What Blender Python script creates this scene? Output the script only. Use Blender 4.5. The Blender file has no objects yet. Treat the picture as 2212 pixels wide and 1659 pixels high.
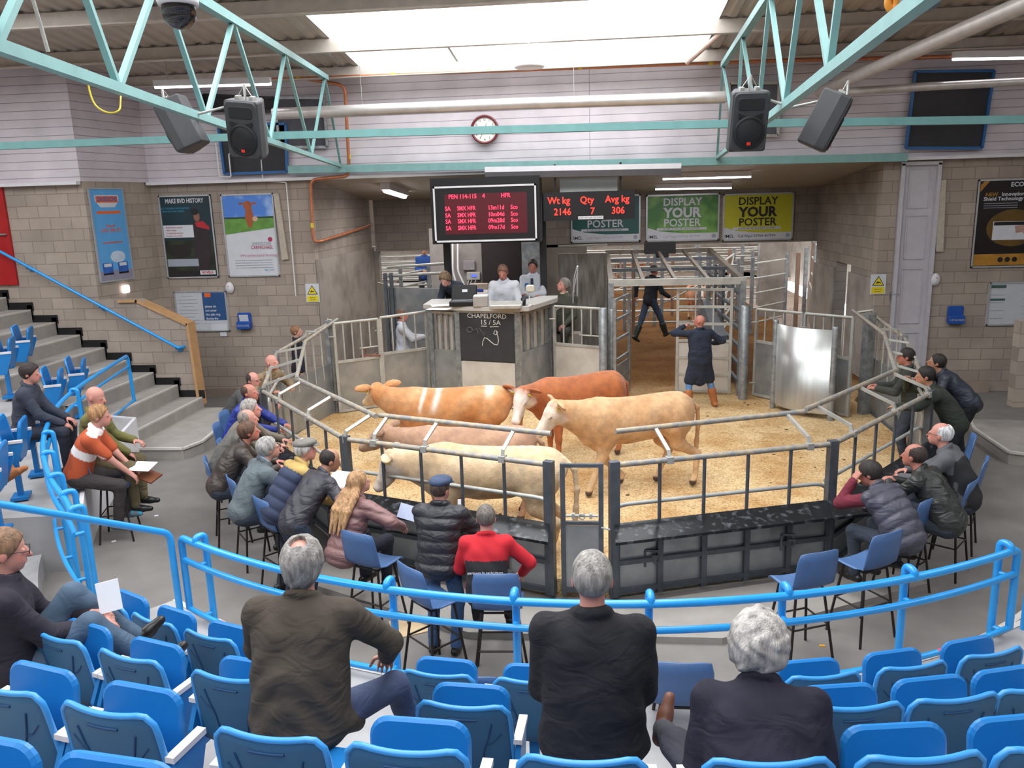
import bpy, math, random
import numpy as np
from mathutils import Matrix, Vector
random.seed(7)
SC = bpy.context.scene
COL = SC.collection
pi = math.pi

# ------------------------------------------------------------------ camera
FPX, CX, CY = 1750.0, 1106.0, 829.5
_down = np.array([(1335 - CX) / FPX, (8600 - CY) / FPX, 1.0]); _down /= np.linalg.norm(_down)
_up = -_down
_u = (1275 - CX) / FPX
_v = -(_u * _down[0] + _down[2]) / _down[1]
_fy = np.array([_u, _v, 1.0]); _fy /= np.linalg.norm(_fy)
_fx = np.cross(_fy, _up)
RM = np.stack([_fx, _fy, _up])
CAM = np.array([0.0, 0.0, 4.1])
cd = bpy.data.cameras.new('camera'); cam = bpy.data.objects.new('camera', cd); COL.objects.link(cam)
cd.sensor_width = 36.0; cd.lens = FPX / 2212 * 36.0; cd.clip_start = 0.05; cd.clip_end = 300
M4 = Matrix.Identity(4)
for i in range(3):
    M4[i][0] = RM[i, 0]; M4[i][1] = -RM[i, 1]; M4[i][2] = -RM[i, 2]; M4[i][3] = CAM[i]
cam.matrix_world = M4
SC.camera = cam

# ------------------------------------------------------------------ world, light, exposure
w = bpy.data.worlds.new('overcast_sky'); SC.world = w; w.use_nodes = True
w.node_tree.nodes['Background'].inputs[0].default_value = (0.93, 0.96, 1.0, 1)
w.node_tree.nodes['Background'].inputs[1].default_value = 3.0
SC.view_settings.view_transform = 'Standard'; SC.view_settings.look = 'None'
SC.view_settings.gamma = 1; SC.view_settings.exposure = 0.35
SC.view_settings.use_curve_mapping = False
cy = SC.cycles
cy.use_denoising = True; cy.max_bounces = 6; cy.diffuse_bounces = 4; cy.glossy_bounces = 2
cy.transmission_bounces = 2; cy.transparent_max_bounces = 6; cy.caustics_reflective = False; cy.caustics_refractive = False
cy.use_adaptive_sampling = True; cy.adaptive_threshold = 0.02; cy.sample_clamp_indirect = 4.0

def area(name, loc, size, power, color=(1, 1, 1), rot=(0, 0, 0)):
    d = bpy.data.lights.new(name, 'AREA'); d.shape = 'RECTANGLE'; d.size, d.size_y = size
    d.energy = power; d.color = color
    o = bpy.data.objects.new(name, d); COL.objects.link(o); o.location = loc; o.rotation_euler = rot
    return o
SKY = 1.0
# daylight entering by the roof lights (one lamp per run of sheets; all but the first unseen, added for evenness) and from the yard behind the pens
area('roof_light_seen_and_added', (-0.5, 14.2, 7.95), (8.4, 2.7), 190 * SKY, (1, 0.97, 0.96))
area('roof_light_seen_and_added', (-0.5, 8.2, 8.7), (8.4, 5.4), 520 * SKY, (1, 0.98, 0.97))
area('roof_light_seen_and_added', (-0.5, -0.2, 9.6), (8.4, 11.0), 210 * SKY, (1, 0.98, 0.97))
area('roof_light_seen_and_added', (-10.6, 4.0, 9.3), (5.6, 16.0), 520 * SKY, (1, 0.98, 0.97))
area('roof_light_seen_and_added', (9.2, 4.0, 9.3), (2.6, 16.0), 110 * SKY, (1, 0.98, 0.97))
area('yard_daylight', (0.5, 33.0, 6.7), (16, 18), 1300 * SKY, (1, 0.97, 0.93))
# area lamps added to strengthen the strip lights under the recess ceiling
area('recess_strip_boost', (1.6, 18.6, 4.25), (3.0, 1.2), 75, (1, 0.97, 0.98))
area('recess_strip_boost', (-3.6, 18.8, 4.25), (2.0, 1.2), 70, (1, 0.96, 0.94))

# ------------------------------------------------------------------ pixel of the photograph -> point of the hall
def at(px, py, Y=None, z=None, X=None):
    d = RM @ np.array([(px - CX) / FPX, (py - CY) / FPX, 1.0])
    if z is not None: t = (z - CAM[2]) / d[2]
    elif Y is not None: t = Y / d[1]
    else: t = X / d[0]
    return Vector(CAM + d * t)

# ------------------------------------------------------------------ materials
MATS = {}
def srgb(c):
    if isinstance(c, str):
        c = c.lstrip('#'); c = [int(c[i:i + 2], 16) / 255 for i in (0, 2, 4)]
    return tuple(x / 12.92 if x <= 0.04045 else ((x + 0.055) / 1.055) ** 2.4 for x in c) + (1.0,)
def mat(name, col, rough=0.6, metal=0.0, var=0.08, scale=6.0, bump=0.0, bscale=60.0, stretch=None, spec=0.5, col2=None,
        mix=0.5, attr=None, emit=None, estr=1.0, sheen=0.0, coat=0.0, wrinkle=0.0, wscale=7.0):
    """principled material: a colour broken up by noise (towards col2 when given), fine bump and broad creases"""
    if name in MATS: return MATS[name]
    m = bpy.data.materials.new(name); m.use_nodes = True; MATS[name] = m
    nt = m.node_tree; N = nt.nodes; L = nt.links; b = N['Principled BSDF']
    b.inputs['Roughness'].default_value = rough; b.inputs['Metallic'].default_value = metal
    b.inputs['Specular IOR Level'].default_value = spec
    if coat: b.inputs['Coat Weight'].default_value = coat
    if sheen: b.inputs['Sheen Weight'].default_value = sheen
    tc = N.new('ShaderNodeTexCoord'); mp = N.new('ShaderNodeMapping'); L.new(tc.outputs['Object'], mp.inputs[0])
    if stretch: mp.inputs['Scale'].default_value = stretch
    n1 = N.new('ShaderNodeTexNoise'); n1.inputs['Scale'].default_value = scale; n1.inputs['Detail'].default_value = 4
    L.new(mp.outputs[0], n1.inputs[0])
    c = srgb(col)
    if attr:
        src = N.new('ShaderNodeVertexColor'); src.layer_name = attr
        mul = N.new('ShaderNodeMix'); mul.data_type = 'RGBA'; mul.blend_type = 'MULTIPLY'; mul.inputs[0].default_value = 1
        rr = N.new('ShaderNodeMapRange'); rr.inputs[1].default_value = 0.3; rr.inputs[2].default_value = 0.7
        rr.inputs[3].default_value = 1 - var; rr.inputs[4].default_value = 1 + var
        L.new(n1.outputs[0], rr.inputs[0]); L.new(src.outputs[0], mul.inputs[6]); L.new(rr.outputs[0], mul.inputs[7])
        L.new(mul.outputs[2], b.inputs['Base Color'])
    elif var or col2:
        cr = N.new('ShaderNodeValToRGB')
        if col2:
            c2 = srgb(col2); a0, a1 = c, c2
            cr.color_ramp.elements[0].position = mix - 0.12; cr.color_ramp.elements[1].position = mix + 0.12
        else:
            a0 = tuple(max(0, x * (1 - 2 * var)) for x in c[:3]) + (1,); a1 = tuple(min(1, x * (1 + 2 * var)) for x in c[:3]) + (1,)
            cr.color_ramp.elements[0].position = 0.25; cr.color_ramp.elements[1].position = 0.75
        cr.color_ramp.elements[0].color = a0; cr.color_ramp.elements[1].color = a1
        L.new(n1.outputs[0], cr.inputs[0]); L.new(cr.outputs[0], b.inputs['Base Color'])
    else: b.inputs['Base Color'].default_value = c
    prev = None
    if bump:
        n2 = N.new('ShaderNodeTexNoise'); n2.inputs['Scale'].default_value = bscale; n2.inputs['Detail'].default_value = 3
        L.new(mp.outputs[0], n2.inputs[0]); bp = N.new('ShaderNodeBump'); bp.inputs['Strength'].default_value = bump
        bp.inputs['Distance'].default_value = 0.01; L.new(n2.outputs[0], bp.inputs['Height']); prev = bp
    if wrinkle:
        m2 = N.new('ShaderNodeMapping'); m2.inputs['Scale'].default_value = (0.75, 0.75, 1.5); L.new(tc.outputs['Object'], m2.inputs[0])
        n3 = N.new('ShaderNodeTexNoise'); n3.inputs['Scale'].default_value = wscale; n3.inputs['Detail'].default_value = 2
        n3.inputs['Distortion'].default_value = 1.2; L.new(m2.outputs[0], n3.inputs[0])
        bp2 = N.new('ShaderNodeBump'); bp2.inputs['Strength'].default_value = wrinkle; bp2.inputs['Distance'].default_value = 0.04
        L.new(n3.outputs[0], bp2.inputs['Height'])
        if prev: L.new(prev.outputs[0], bp2.inputs['Normal'])
        prev = bp2
    if prev: L.new(prev.outputs[0], b.inputs['Normal'])
    if emit:
        b.inputs['Emission Color'].default_value = srgb(emit); b.inputs['Emission Strength'].default_value = estr
    return m

# ------------------------------------------------------------------ meshes
class MB:
    """collects simple solids, build() links them as one mesh object"""
    def __init__(s): s.v = []; s.f = []; s.sm = []; s.mi = []; s.cur = 0
    def add(s, vs, fs, smooth=False):
        o = len(s.v); s.v += [tuple(v) for v in vs]; s.f += [tuple(i + o for i in f) for f in fs]
        s.sm += [smooth] * len(fs); s.mi += [s.cur] * len(fs); return s
    def box(s, c, size, rot=None, taper=1.0):
        x, y, z = size[0] / 2, size[1] / 2, size[2] / 2
        P = [Vector((sx * x * (taper if sz > 0 else 1), sy * y * (taper if sz > 0 else 1), sz * z)) for sz in (-1, 1) for sy in (-1, 1) for sx in (-1, 1)]
        if rot is not None:
            if isinstance(rot, (int, float)): rot = Matrix.Rotation(rot, 3, 'Z')
            P = [rot @ p for p in P]
        c = Vector(c)
        return s.add([p + c for p in P], [(0, 2, 3, 1), (4, 5, 7, 6), (0, 1, 5, 4), (2, 6, 7, 3), (0, 4, 6, 2), (1, 3, 7, 5)])
    def rbox(s, c, size, r, rot=None, n=3, axis=1):
        """slab with rounded corners in the plane across `axis`"""
        a, b = [i for i in range(3) if i != axis]
        hx, hy, ht = size[a] / 2, size[b] / 2, size[axis] / 2; r = min(r, hx * .99, hy * .99)
        ring = []
        for qx, qy, a0 in ((1, 1, 0), (-1, 1, 90), (-1, -1, 180), (1, -1, 270)):
            for k in range(n + 1):
                t = math.radians(a0 + 90 * k / n); ring.append((qx * (hx - r) + r * math.cos(t), qy * (hy - r) + r * math.sin(t)))
        e = min(ht * .6, r * .5); V = []; m = len(ring)
        for off, ins in ((-ht, e), (-ht + e, 0), (ht - e, 0), (ht, e)):
            for (x, y) in ring:
                p = [0, 0, 0]; p[a] = x * (1 - ins / hx); p[b] = y * (1 - ins / hy); p[axis] = off; V.append(Vector(p))
        if rot is not None:
            if isinstance(rot, (int, float)): rot = Matrix.Rotation(rot, 3, 'Z')
            V = [rot @ p for p in V]
        c = Vector(c); V = [p + c for p in V]
        F = [tuple(reversed(range(m))), tuple(range(3 * m, 4 * m))]
        for j in range(3):
            for i in range(m): F.append((j * m + i, j * m + (i + 1) % m, (j + 1) * m + (i + 1) % m, (j + 1) * m + i))
        if axis == 1: F = [tuple(reversed(f)) for f in F]
        return s.add(V, F)
    def tube(s, pts, r, n=10, caps=True, closed=False, r2=None, square=False):
        pts = [Vector(p) for p in pts]; m = len(pts); V = []; k4 = 4 if square else n
        up = Vector((0, 0, 1)); prev = None
        for i, p in enumerate(pts):
            if closed: t = pts[(i + 1) % m] - pts[i - 1]
            elif i == 0: t = pts[1] - p
            elif i == m - 1: t = p - pts[i - 1]
            else: t = (pts[i + 1] - p).normalized() + (p - pts[i - 1]).normalized()
            t.normalize()
            if prev is None:
                a = up if abs(t.dot(up)) < .95 else Vector((0, 1, 0)); x = t.cross(a).normalized()
            else:
                x = prev - t * prev.dot(t)
                x = x.normalized() if x.length > 1e-6 else t.cross(up).normalized()
            prev = x; y = t.cross(x); rr = r if r2 is None else r + (r2 - r) * i / max(1, m - 1)
            for j in range(k4):
                a = 2 * pi * (j + (.5 if square else 0)) / k4; q = rr * (math.sqrt(2) if square else 1)
                V.append(p + (x * math.cos(a) + y * math.sin(a)) * q)
        F = []
        for i in range(m if closed else m - 1):
            i2 = (i + 1) % m
            for j in range(k4): F.append((i * k4 + j, i * k4 + (j + 1) % k4, i2 * k4 + (j + 1) % k4, i2 * k4 + j))
        s.add(V, F, not square)
        if caps and not closed: s.add(V[:k4], [tuple(reversed(range(k4)))]); s.add(V[-k4:], [tuple(range(k4))])
        return s
    def lathe(s, prof, c=(0, 0, 0), n=20, rot=None, smooth=True):
        V = []
        for (r, z) in prof:
            for j in range(n): V.append(Vector((r * math.cos(2 * pi * j / n), r * math.sin(2 * pi * j / n), z)))
        if rot is not None: V = [rot @ p for p in V]
        c = Vector(c); V = [p + c for p in V]
        F = [(i * n + j, i * n + (j + 1) % n, (i + 1) * n + (j + 1) % n, (i + 1) * n + j) for i in range(len(prof) - 1) for j in range(n)]
        return s.add(V, F, smooth)
    def prism(s, poly, h0, h1, M=None):
        """polygon in XY between z=h0 and h1, then put through M"""
        n = len(poly); V = [Vector((p[0], p[1], h)) for h in (h0, h1) for p in poly]
        if M is not None: V = [M @ p for p in V]
        return s.add(V, [tuple(reversed(range(n))), tuple(range(n, 2 * n))] + [(i, (i + 1) % n, n + (i + 1) % n, n + i) for i in range(n)])
    def quad(s, *p): return s.add(p, [tuple(range(len(p)))])
    def slab(s, p0, p1, z0, z1, th):
        """upright slab standing on the line p0-p1"""
        p0 = Vector((p0[0], p0[1])); p1 = Vector((p1[0], p1[1])); d = p1 - p0
        return s.box(((p0.x + p1.x) / 2, (p0.y + p1.y) / 2, (z0 + z1) / 2), (d.length, th, z1 - z0), math.atan2(d.y, d.x))
    def build(s, name, m, parent=None, bevel=0.0):
        me = bpy.data.meshes.new(name); me.from_pydata(s.v, [], s.f)
        me.polygons.foreach_set('use_smooth', s.sm); me.polygons.foreach_set('material_index', s.mi)
        for q in (m if isinstance(m, (list, tuple)) else [m]): me.materials.append(q)
        o = bpy.data.objects.new(name, me); COL.objects.link(o)
        if parent is not None: attach(o, parent)
        if bevel:
            b = o.modifiers.new('bevel', 'BEVEL'); b.width = bevel; b.segments = 2; b.limit_method = 'ANGLE'
        return o

def attach(o, parent):
    o.parent = parent
    if parent.name in WM: o.matrix_parent_inverse = WM[parent.name].inverted()
WM = {}   # world matrix at the time a thing was made, so parts may be modelled in hall coordinates

def tag(o, label=None, cat=None, group=None, kind=None):
    if label: o['label'] = label
    if cat: o['category'] = cat
    if group: o['group'] = group
    if kind: o['kind'] = kind
    return o
def thing(name, label, cat, loc=(0, 0, 0), rz=0.0, group=None, local=False):
    """an Empty at the thing's base; with local=True its parts are modelled about that base"""
    o = bpy.data.objects.new(name, None); COL.objects.link(o); o.empty_display_size = 0.1
    o.location = loc; o.rotation_euler = (0, 0, rz)
    if not local: WM[o.name] = Matrix.Translation(Vector(loc)) @ Matrix.Rotation(rz, 4, 'Z')
    return tag(o, label, cat, group)
def struct(o): o['kind'] = 'structure'; return o
def dup(root, loc, rz, label=None, group=None):
    r = root.copy(); COL.objects.link(r); r.location = loc; r.rotation_euler = (0, 0, rz)
    if label: r['label'] = label
    if group: r['group'] = group
    for ch in root.children:
        c = ch.copy(); COL.objects.link(c); c.parent = r
        for g in ch.children:
            d = g.copy(); COL.objects.link(d); d.parent = c
    return r
def lettering(txt, size, m, parent, M, name='lettering', align='CENTER', bold=0.0, extrude=0.0015, sx=1.0):
    """text standing in the XZ plane of M (M maps its local x,y to the sign's right and up)"""
    c = bpy.data.curves.new(name, 'FONT'); c.body = txt; c.size = size; c.align_x = align; c.align_y = 'CENTER'
    c.extrude = extrude; c.offset = bold; c.resolution_u = 2; c.materials.append(m)
    tmp = bpy.data.objects.new('tmp_text', c); me = bpy.data.meshes.new_from_object(tmp); bpy.data.objects.remove(tmp)
    me.name = name
    if not me.materials: me.materials.append(m)
    o = bpy.data.objects.new(name, me); COL.objects.link(o)
    S = Matrix.Diagonal((sx, 1, 1, 1))
    o.parent = parent; o.matrix_parent_inverse = (WM.get(parent.name) or Matrix.Identity(4)).inverted()
    o.matrix_basis = M @ S
    return o
def bez(p0, p1, p2, n=8):
    p0, p1, p2 = Vector(p0), Vector(p1), Vector(p2)
    return [(1 - t) ** 2 * p0 + 2 * t * (1 - t) * p1 + t * t * p2 for t in [i / n for i in range(n + 1)]]
def rounded(pts, r, n=5, closed=False):
    """polyline with its corners rounded"""
    pts = [Vector(p) for p in pts]; out = []; m = len(pts)
    for i, p in enumerate(pts):
        if not closed and i in (0, m - 1): out.append(p); continue
        a, b = pts[i - 1], pts[(i + 1) % m]
        ra = min(r, (a - p).length * .45); rb = min(r, (b - p).length * .45)
        out += bez(p + (a - p).normalized() * ra, p, p + (b - p).normalized() * rb, n)
    return out
# ================================================================== THE HALL
def wallmat(name, col, mortar, bw, rh, ms, axis='x', rough=0.85, var=0.10, bump=0.5, off=0.5, dirt=None):
    """masonry or boarding laid in courses; axis tells which way the wall runs"""
    m = bpy.data.materials.new(name); m.use_nodes = True; nt = m.node_tree; N = nt.nodes; L = nt.links; b = N['Principled BSDF']
    tc = N.new('ShaderNodeTexCoord'); sp = N.new('ShaderNodeSeparateXYZ'); cb = N.new('ShaderNodeCombineXYZ')
    L.new(tc.outputs['Object'], sp.inputs[0]); L.new(sp.outputs[0 if axis == 'x' else 1], cb.inputs[0]); L.new(sp.outputs[2], cb.inputs[1])
    br = N.new('ShaderNodeTexBrick'); br.offset = off; br.inputs['Scale'].default_value = 1
    br.inputs['Brick Width'].default_value = bw; br.inputs['Row Height'].default_value = rh; br.inputs['Mortar Size'].default_value = ms
    br.inputs['Mortar Smooth'].default_value = 0.3
    c = srgb(col); k = 1 - var; h = 1 + var
    br.inputs['Color1'].default_value = tuple(x * k for x in c[:3]) + (1,); br.inputs['Color2'].default_value = tuple(min(1, x * h) for x in c[:3]) + (1,)
    br.inputs['Mortar'].default_value = srgb(mortar); L.new(cb.outputs[0], br.inputs[0])
    n = N.new('ShaderNodeTexNoise'); n.inputs['Scale'].default_value = 1.6; n.inputs['Detail'].default_value = 5; L.new(tc.outputs['Object'], n.inputs[0])
    r = N.new('ShaderNodeMapRange'); r.inputs[1].default_value = .3; r.inputs[2].default_value = .7; r.inputs[3].default_value = .86; r.inputs[4].default_value = 1.1
    L.new(n.outputs[0], r.inputs[0]); mx = N.new('ShaderNodeMix'); mx.data_type = 'RGBA'; mx.blend_type = 'MULTIPLY'; mx.inputs[0].default_value = 1
    L.new(br.outputs[0], mx.inputs[6]); L.new(r.outputs[0], mx.inputs[7])
    out = mx.outputs[2]
    if dirt:
        mr = N.new('ShaderNodeMapRange'); mr.inputs[1].default_value = dirt[0]; mr.inputs[2].default_value = dirt[1]
        L.new(sp.outputs[2], mr.inputs[0]); m3 = N.new('ShaderNodeMix'); m3.data_type = 'RGBA'
        L.new(mr.outputs[0], m3.inputs[0]); m3.inputs[6].default_value = srgb(dirt[2]); L.new(out, m3.inputs[7]); out = m3.outputs[2]
    L.new(out, b.inputs['Base Color']); b.inputs['Roughness'].default_value = rough
    bp = N.new('ShaderNodeBump'); bp.inputs['Strength'].default_value = bump; bp.inputs['Distance'].default_value = 0.006
    iv = N.new('ShaderNodeMath'); iv.operation = 'SUBTRACT'; iv.inputs[0].default_value = 1; L.new(br.outputs[1], iv.inputs[1])
    L.new(iv.outputs[0], bp.inputs['Height']); L.new(bp.outputs[0], b.inputs['Normal'])
    return m
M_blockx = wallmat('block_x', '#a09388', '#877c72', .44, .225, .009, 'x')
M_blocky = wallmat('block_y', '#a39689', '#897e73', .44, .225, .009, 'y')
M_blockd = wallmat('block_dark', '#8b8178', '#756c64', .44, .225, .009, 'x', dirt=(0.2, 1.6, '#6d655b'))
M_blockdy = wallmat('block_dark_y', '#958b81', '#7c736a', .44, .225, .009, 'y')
M_cladx = wallmat('clad_x', '#d5cdd2', '#97909a', 300, .155, .007, 'x', rough=.45, var=.01, off=0)
M_clady = wallmat('clad_y', '#cfc7cc', '#928b94', 300, .155, .007, 'y', rough=.45, var=.01, off=0)
M_render = mat('cement_render', '#9b9289', .8, var=.1, scale=1.8, col2='#7e766f', mix=.56, bump=.2)
M_floor = mat('concrete_floor', '#7b7672', .75, var=.06, scale=3, bump=.15, bscale=90)
M_tread = mat('stair_concrete', '#9a948e', .8, var=.06, scale=4, bump=.2, bscale=80)
M_nose = mat('stair_nosing', '#c2bcb6', .7, var=.05)
M_black = mat('black_paint', '#121113', .45, var=.1)
M_soffit = mat('soffit_cream', '#b9b2a3', .7, var=.04, scale=2)
M_white = mat('white_paint', '#dcdadd', .5, var=.03)
M_steel = mat('galvanised', '#a2a6a8', .42, .55, var=.12, scale=9, col2='#858a8d', mix=.5, bump=.06)
M_steelp = mat('galvanised_pale', '#b4b3ad', .5, .35, var=.1, scale=5, bump=.05)
M_steeld = mat('dark_steel', '#5b6066', .5, .4, var=.12, scale=8)
M_rust = mat('worn_tube', '#b3a48c', .55, .25, var=.1, scale=14, col2='#8f8f8f', mix=.48)
M_sheet = mat('galvanised_sheet', '#adb0b1', .38, .6, var=.1, scale=3, col2='#959a9d', mix=.5, bump=.05, bscale=12)
M_board = mat('stock_board', '#c5bfb6', .6, var=.05, scale=3, col2='#b3aca2', mix=.55)
M_teal = mat('teal_paint', '#7ca6a4', .5, var=.05, scale=6)
M_tealg = mat('teal_dark', '#65918f', .5, var=.05, scale=6)
M_blue = mat('handrail_blue', '#2596dd', .3, var=.04, scale=6, coat=.3)
M_copper = mat('copper_pipe', '#c07a55', .4, .4, var=.12, scale=8)
M_alu = mat('heater_tube', '#d5cfcb', .38, .55, var=.06, scale=5)
M_chalk = mat('chalk', '#d8d6d2', .9, var=0)
M_roofin = mat('roof_lining', '#b7ada3', .7, var=.05, scale=2)
M_purlin = mat('purlin', '#c9c0b6', .5, .2, var=.06)
M_yellow = mat('tape_yellow', '#d8c332', .5, var=.03)
M_ochre = mat('ochre_coping', '#b98f63', .65, var=.06, scale=8)
M_red = mat('red_door', '#a8181c', .45, var=.04)
M_door = mat('grey_door_paint', '#bdb9bf', .45, var=.03)
M_blk = mat('display_black', '#141214', .4, var=.03)
M_navy = mat('blue_frame', '#1f5f9a', .45, var=.04)

# ---- floor
YW = 17.1                                    # the long block wall
b = MB(); b.box((0, 5, -.1), (34, 24.4, .2)); struct(b.build('floor', M_floor))
m = bpy.data.materials.new('sawdust'); m.use_nodes = True; nt = m.node_tree; N = nt.nodes; L = nt.links
tc = N.new('ShaderNodeTexCoord'); n1 = N.new('ShaderNodeTexNoise'); n1.inputs['Scale'].default_value = 1.3; n1.inputs['Detail'].default_value = 6
n2 = N.new('ShaderNodeTexNoise'); n2.inputs['Scale'].default_value = 38; n2.inputs['Detail'].default_value = 4; n2.inputs['Roughness'].default_value = .75
n3 = N.new('ShaderNodeTexNoise'); n3.inputs['Scale'].default_value = 7; n3.inputs['Detail'].default_value = 3
for n in (n1, n2, n3): L.new(tc.outputs['Object'], n.inputs[0])
c1 = N.new('ShaderNodeValToRGB'); e = c1.color_ramp.elements; e[0].position = .36; e[0].color = srgb('#c19a68'); e[1].position = .6; e[1].color = srgb('#dcbf92')
L.new(n1.outputs[0], c1.inputs[0])
c2 = N.new('ShaderNodeValToRGB'); e = c2.color_ramp.elements; e[0].position = .33; e[0].color = (.38, .3, .22, 1); e[1].position = .5; e[1].color = (1, 1, 1, 1)
q = e.new(.72); q.color = (1.25, 1.25, 1.2, 1); L.new(n2.outputs[0], c2.inputs[0])
c3 = N.new('ShaderNodeValToRGB'); e = c3.color_ramp.elements; e[0].position = .3; e[0].color = (.72, .62, .5, 1); e[1].position = .45; e[1].color = (1, 1, 1, 1); L.new(n3.outputs[0], c3.inputs[0])
x1 = N.new('ShaderNodeMix'); x1.data_type = 'RGBA'; x1.blend_type = 'MULTIPLY'; x1.inputs[0].default_value = 1; L.new(c1.outputs[0], x1.inputs[6]); L.new(c2.outputs[0], x1.inputs[7])
x2 = N.new('ShaderNodeMix'); x2.data_type = 'RGBA'; x2.blend_type = 'MULTIPLY'; x2.inputs[0].default_value = .6; L.new(x1.outputs[2], x2.inputs[6]); L.new(c3.outputs[0], x2.inputs[7])
# trodden brown bedding towards the race behind the ring
sp = N.new('ShaderNodeSeparateXYZ'); L.new(tc.outputs['Object'], sp.inputs[0]); mr = N.new('ShaderNodeMapRange'); mr.inputs[1].default_value = 15.4; mr.inputs[2].default_value = 17.6
L.new(sp.outputs[1], mr.inputs[0]); x3 = N.new('ShaderNodeMix'); x3.data_type = 'RGBA'; x3.blend_type = 'MULTIPLY'; L.new(mr.outputs[0], x3.inputs[0]); L.new(x2.outputs[2], x3.inputs[6]); x3.inputs[7].default_value = srgb('#8a745c')
bs = N['Principled BSDF']; L.new(x3.outputs[2], bs.inputs['Base Color']); bs.inputs['Roughness'].default_value = .95; bs.inputs['Specular IOR Level'].default_value = .15
bp = N.new('ShaderNodeBump'); bp.inputs['Strength'].default_value = .6; bp.inputs['Distance'].default_value = .02; L.new(n2.outputs[0], bp.inputs['Height']); L.new(bp.outputs[0], bs.inputs['Normal'])
M_sawdust = m
ZR = 0.2
poly = [(-.44, 7.9), (.22, 7.9), (2.52, 8.63), (4.33, 10.77), (4.95, 13.4), (5.0, 15.6), (5.72, YW), (5.72, 41), (-5.65, 41), (-5.8, YW), (-5.0, 15.3), (-5.22, 13.0), (-4.74, 11.17), (-2.8, 8.82)]
def height_sheet(name, poly, z0, z1, m, step=.16, amp=.02):
    me = MB(); me.prism(poly, z0, z1); return me.build(name, m)
tag(height_sheet('sawdust_bedding', poly, .0, ZR, M_sawdust), 'golden sawdust bedding spread over the sale ring and race', 'sawdust', kind='stuff')
b = MB(); b.prism([(-1.2, 7.0), (1.2, 7.0), (3.5, 8.2), (3.2, 8.6), (.3, 7.62), (-.6, 7.62), (-3.1, 8.5), (-3.4, 8.1)], 0, .07); struct(b.build('floor_plinth', M_tread))
b = MB(); b.box((6.9, 30, .1), (2.4, 26, .2)); b.box((-9, 30, .1), (6.6, 26, .2)); b.box((0, 42.5, .1), (20, 5.1, .2)); struct(b.build('floor', mat('yard_concrete', '#96867a', .85, var=.1, scale=2, bump=.2)))
# ---- long wall and cladding either side of the recess
HC = 4.72
def wall(name, p0, p1, z0, z1, m, th=.25, side=1):
    """wall whose visible face stands on the line p0-p1"""
    p0 = Vector(p0); p1 = Vector(p1); d = (p1 - p0).normalized(); nrm = Vector((-d.y, d.x)) * side * th / 2
    bb = MB(); bb.slab(p0 + nrm, p1 + nrm, z0, z1, th); return struct(bb.build(name, m))
DJ = at(1935, 500, Y=YW).x, at(2021, 500, Y=YW).x
wall('wall_back', (-9.4, YW), (-5.9, YW), 0, HC, M_blockx)
wall('wall_back', (5.75, YW), (DJ[0], YW), 0, HC, M_blockx)
wall('wall_back', (DJ[1], YW), (13.2, YW), 0, HC, M_blockx)
wall('wall_back', (DJ[0], YW), (DJ[1], YW), 4.6, HC, M_blockx)
wall('wall_left', (-9.78, 15.3), (-9.4, YW), 0, HC, M_blocky)
wall('wall_left', (-16, 15.3), (-9.78, 15.3), 0, HC, M_blockx)
wall('wall_left', (-16, -7), (-16, 15.3), 0, 9, M_blocky, side=1)
wall('wall_right', (13.2, -7), (13.2, YW), 0, 9, M_blocky, side=-1)
wall('wall_front', (-16, -7), (13.2, -7), 0, 10, M_blockx, side=-1)
# white boarding above
ZT = 6.75
wall('wall_back', (-9.4, YW - .05), (13.2, YW - .05), HC, 7.2, M_cladx, th=.2)
wall('wall_left', (-9.78, 15.25), (-9.4, YW - .05), HC, 7.2, M_clady, th=.2)
wall('wall_left', (-16, 15.25), (-9.78, 15.25), HC, 7.2, M_cladx, th=.2)
bb = MB(); bb.box((1.9, YW - .1, HC - .03), (22.6, .14, .06)); bb.box((-12.9, 15.2, HC - .03), (6.2, .14, .06)); struct(bb.build('trim_1', M_white))
# ---- recess behind the rostrum
YB = 21.8; XL, XR = -5.9, 5.8
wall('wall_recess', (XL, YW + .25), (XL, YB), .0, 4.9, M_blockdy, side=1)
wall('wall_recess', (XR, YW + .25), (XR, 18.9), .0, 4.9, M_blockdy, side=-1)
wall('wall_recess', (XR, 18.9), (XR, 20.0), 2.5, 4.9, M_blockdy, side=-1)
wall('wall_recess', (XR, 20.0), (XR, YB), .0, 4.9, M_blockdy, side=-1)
bb = MB(); bb.box((XR + .5, 19.45, 1.25), (.06, 1.05, 2.5)); struct(bb.build('door_2', M_navy))
bb = MB(); bb.slab((XR - .03, YW + .1), (XR - .03, 18.9), .2, 2.35, .05); bb.slab((XL + .03, YW + .02), (XL + .03, YB), .2, 3.0, .05); bb.slab((XR - .03, 20.0), (XR - .03, YB), .2, 2.35, .05)
struct(bb.build('wall_recess_render', M_render))
zt = 4.3; zb = 2.88
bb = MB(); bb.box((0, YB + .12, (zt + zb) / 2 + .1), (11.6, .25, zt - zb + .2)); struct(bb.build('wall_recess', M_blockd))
bb = MB(); bb.box((-1.75, YB + .12, 1.5), (3.3, .25, 2.9)); bb.box((-5.83, YB + .1, 1.5), (.2, .25, 2.8)); struct(bb.build('wall_recess', M_render))
bb = MB(); bb.add([(XL, YW, HC - .02), (XR, YW, HC - .02), (XR, YB, 4.24), (XL, YB, 4.24), (XL, YW, HC + .2), (XR, YW, HC + .2), (XR, YB, 4.5), (XL, YB, 4.5)],
                  [(0, 1, 2, 3), (7, 6, 5, 4), (0, 4, 5, 1), (2, 6, 7, 3), (1, 5, 6, 2), (0, 3, 7, 4)]); struct(bb.build('ceiling', M_soffit))
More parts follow.
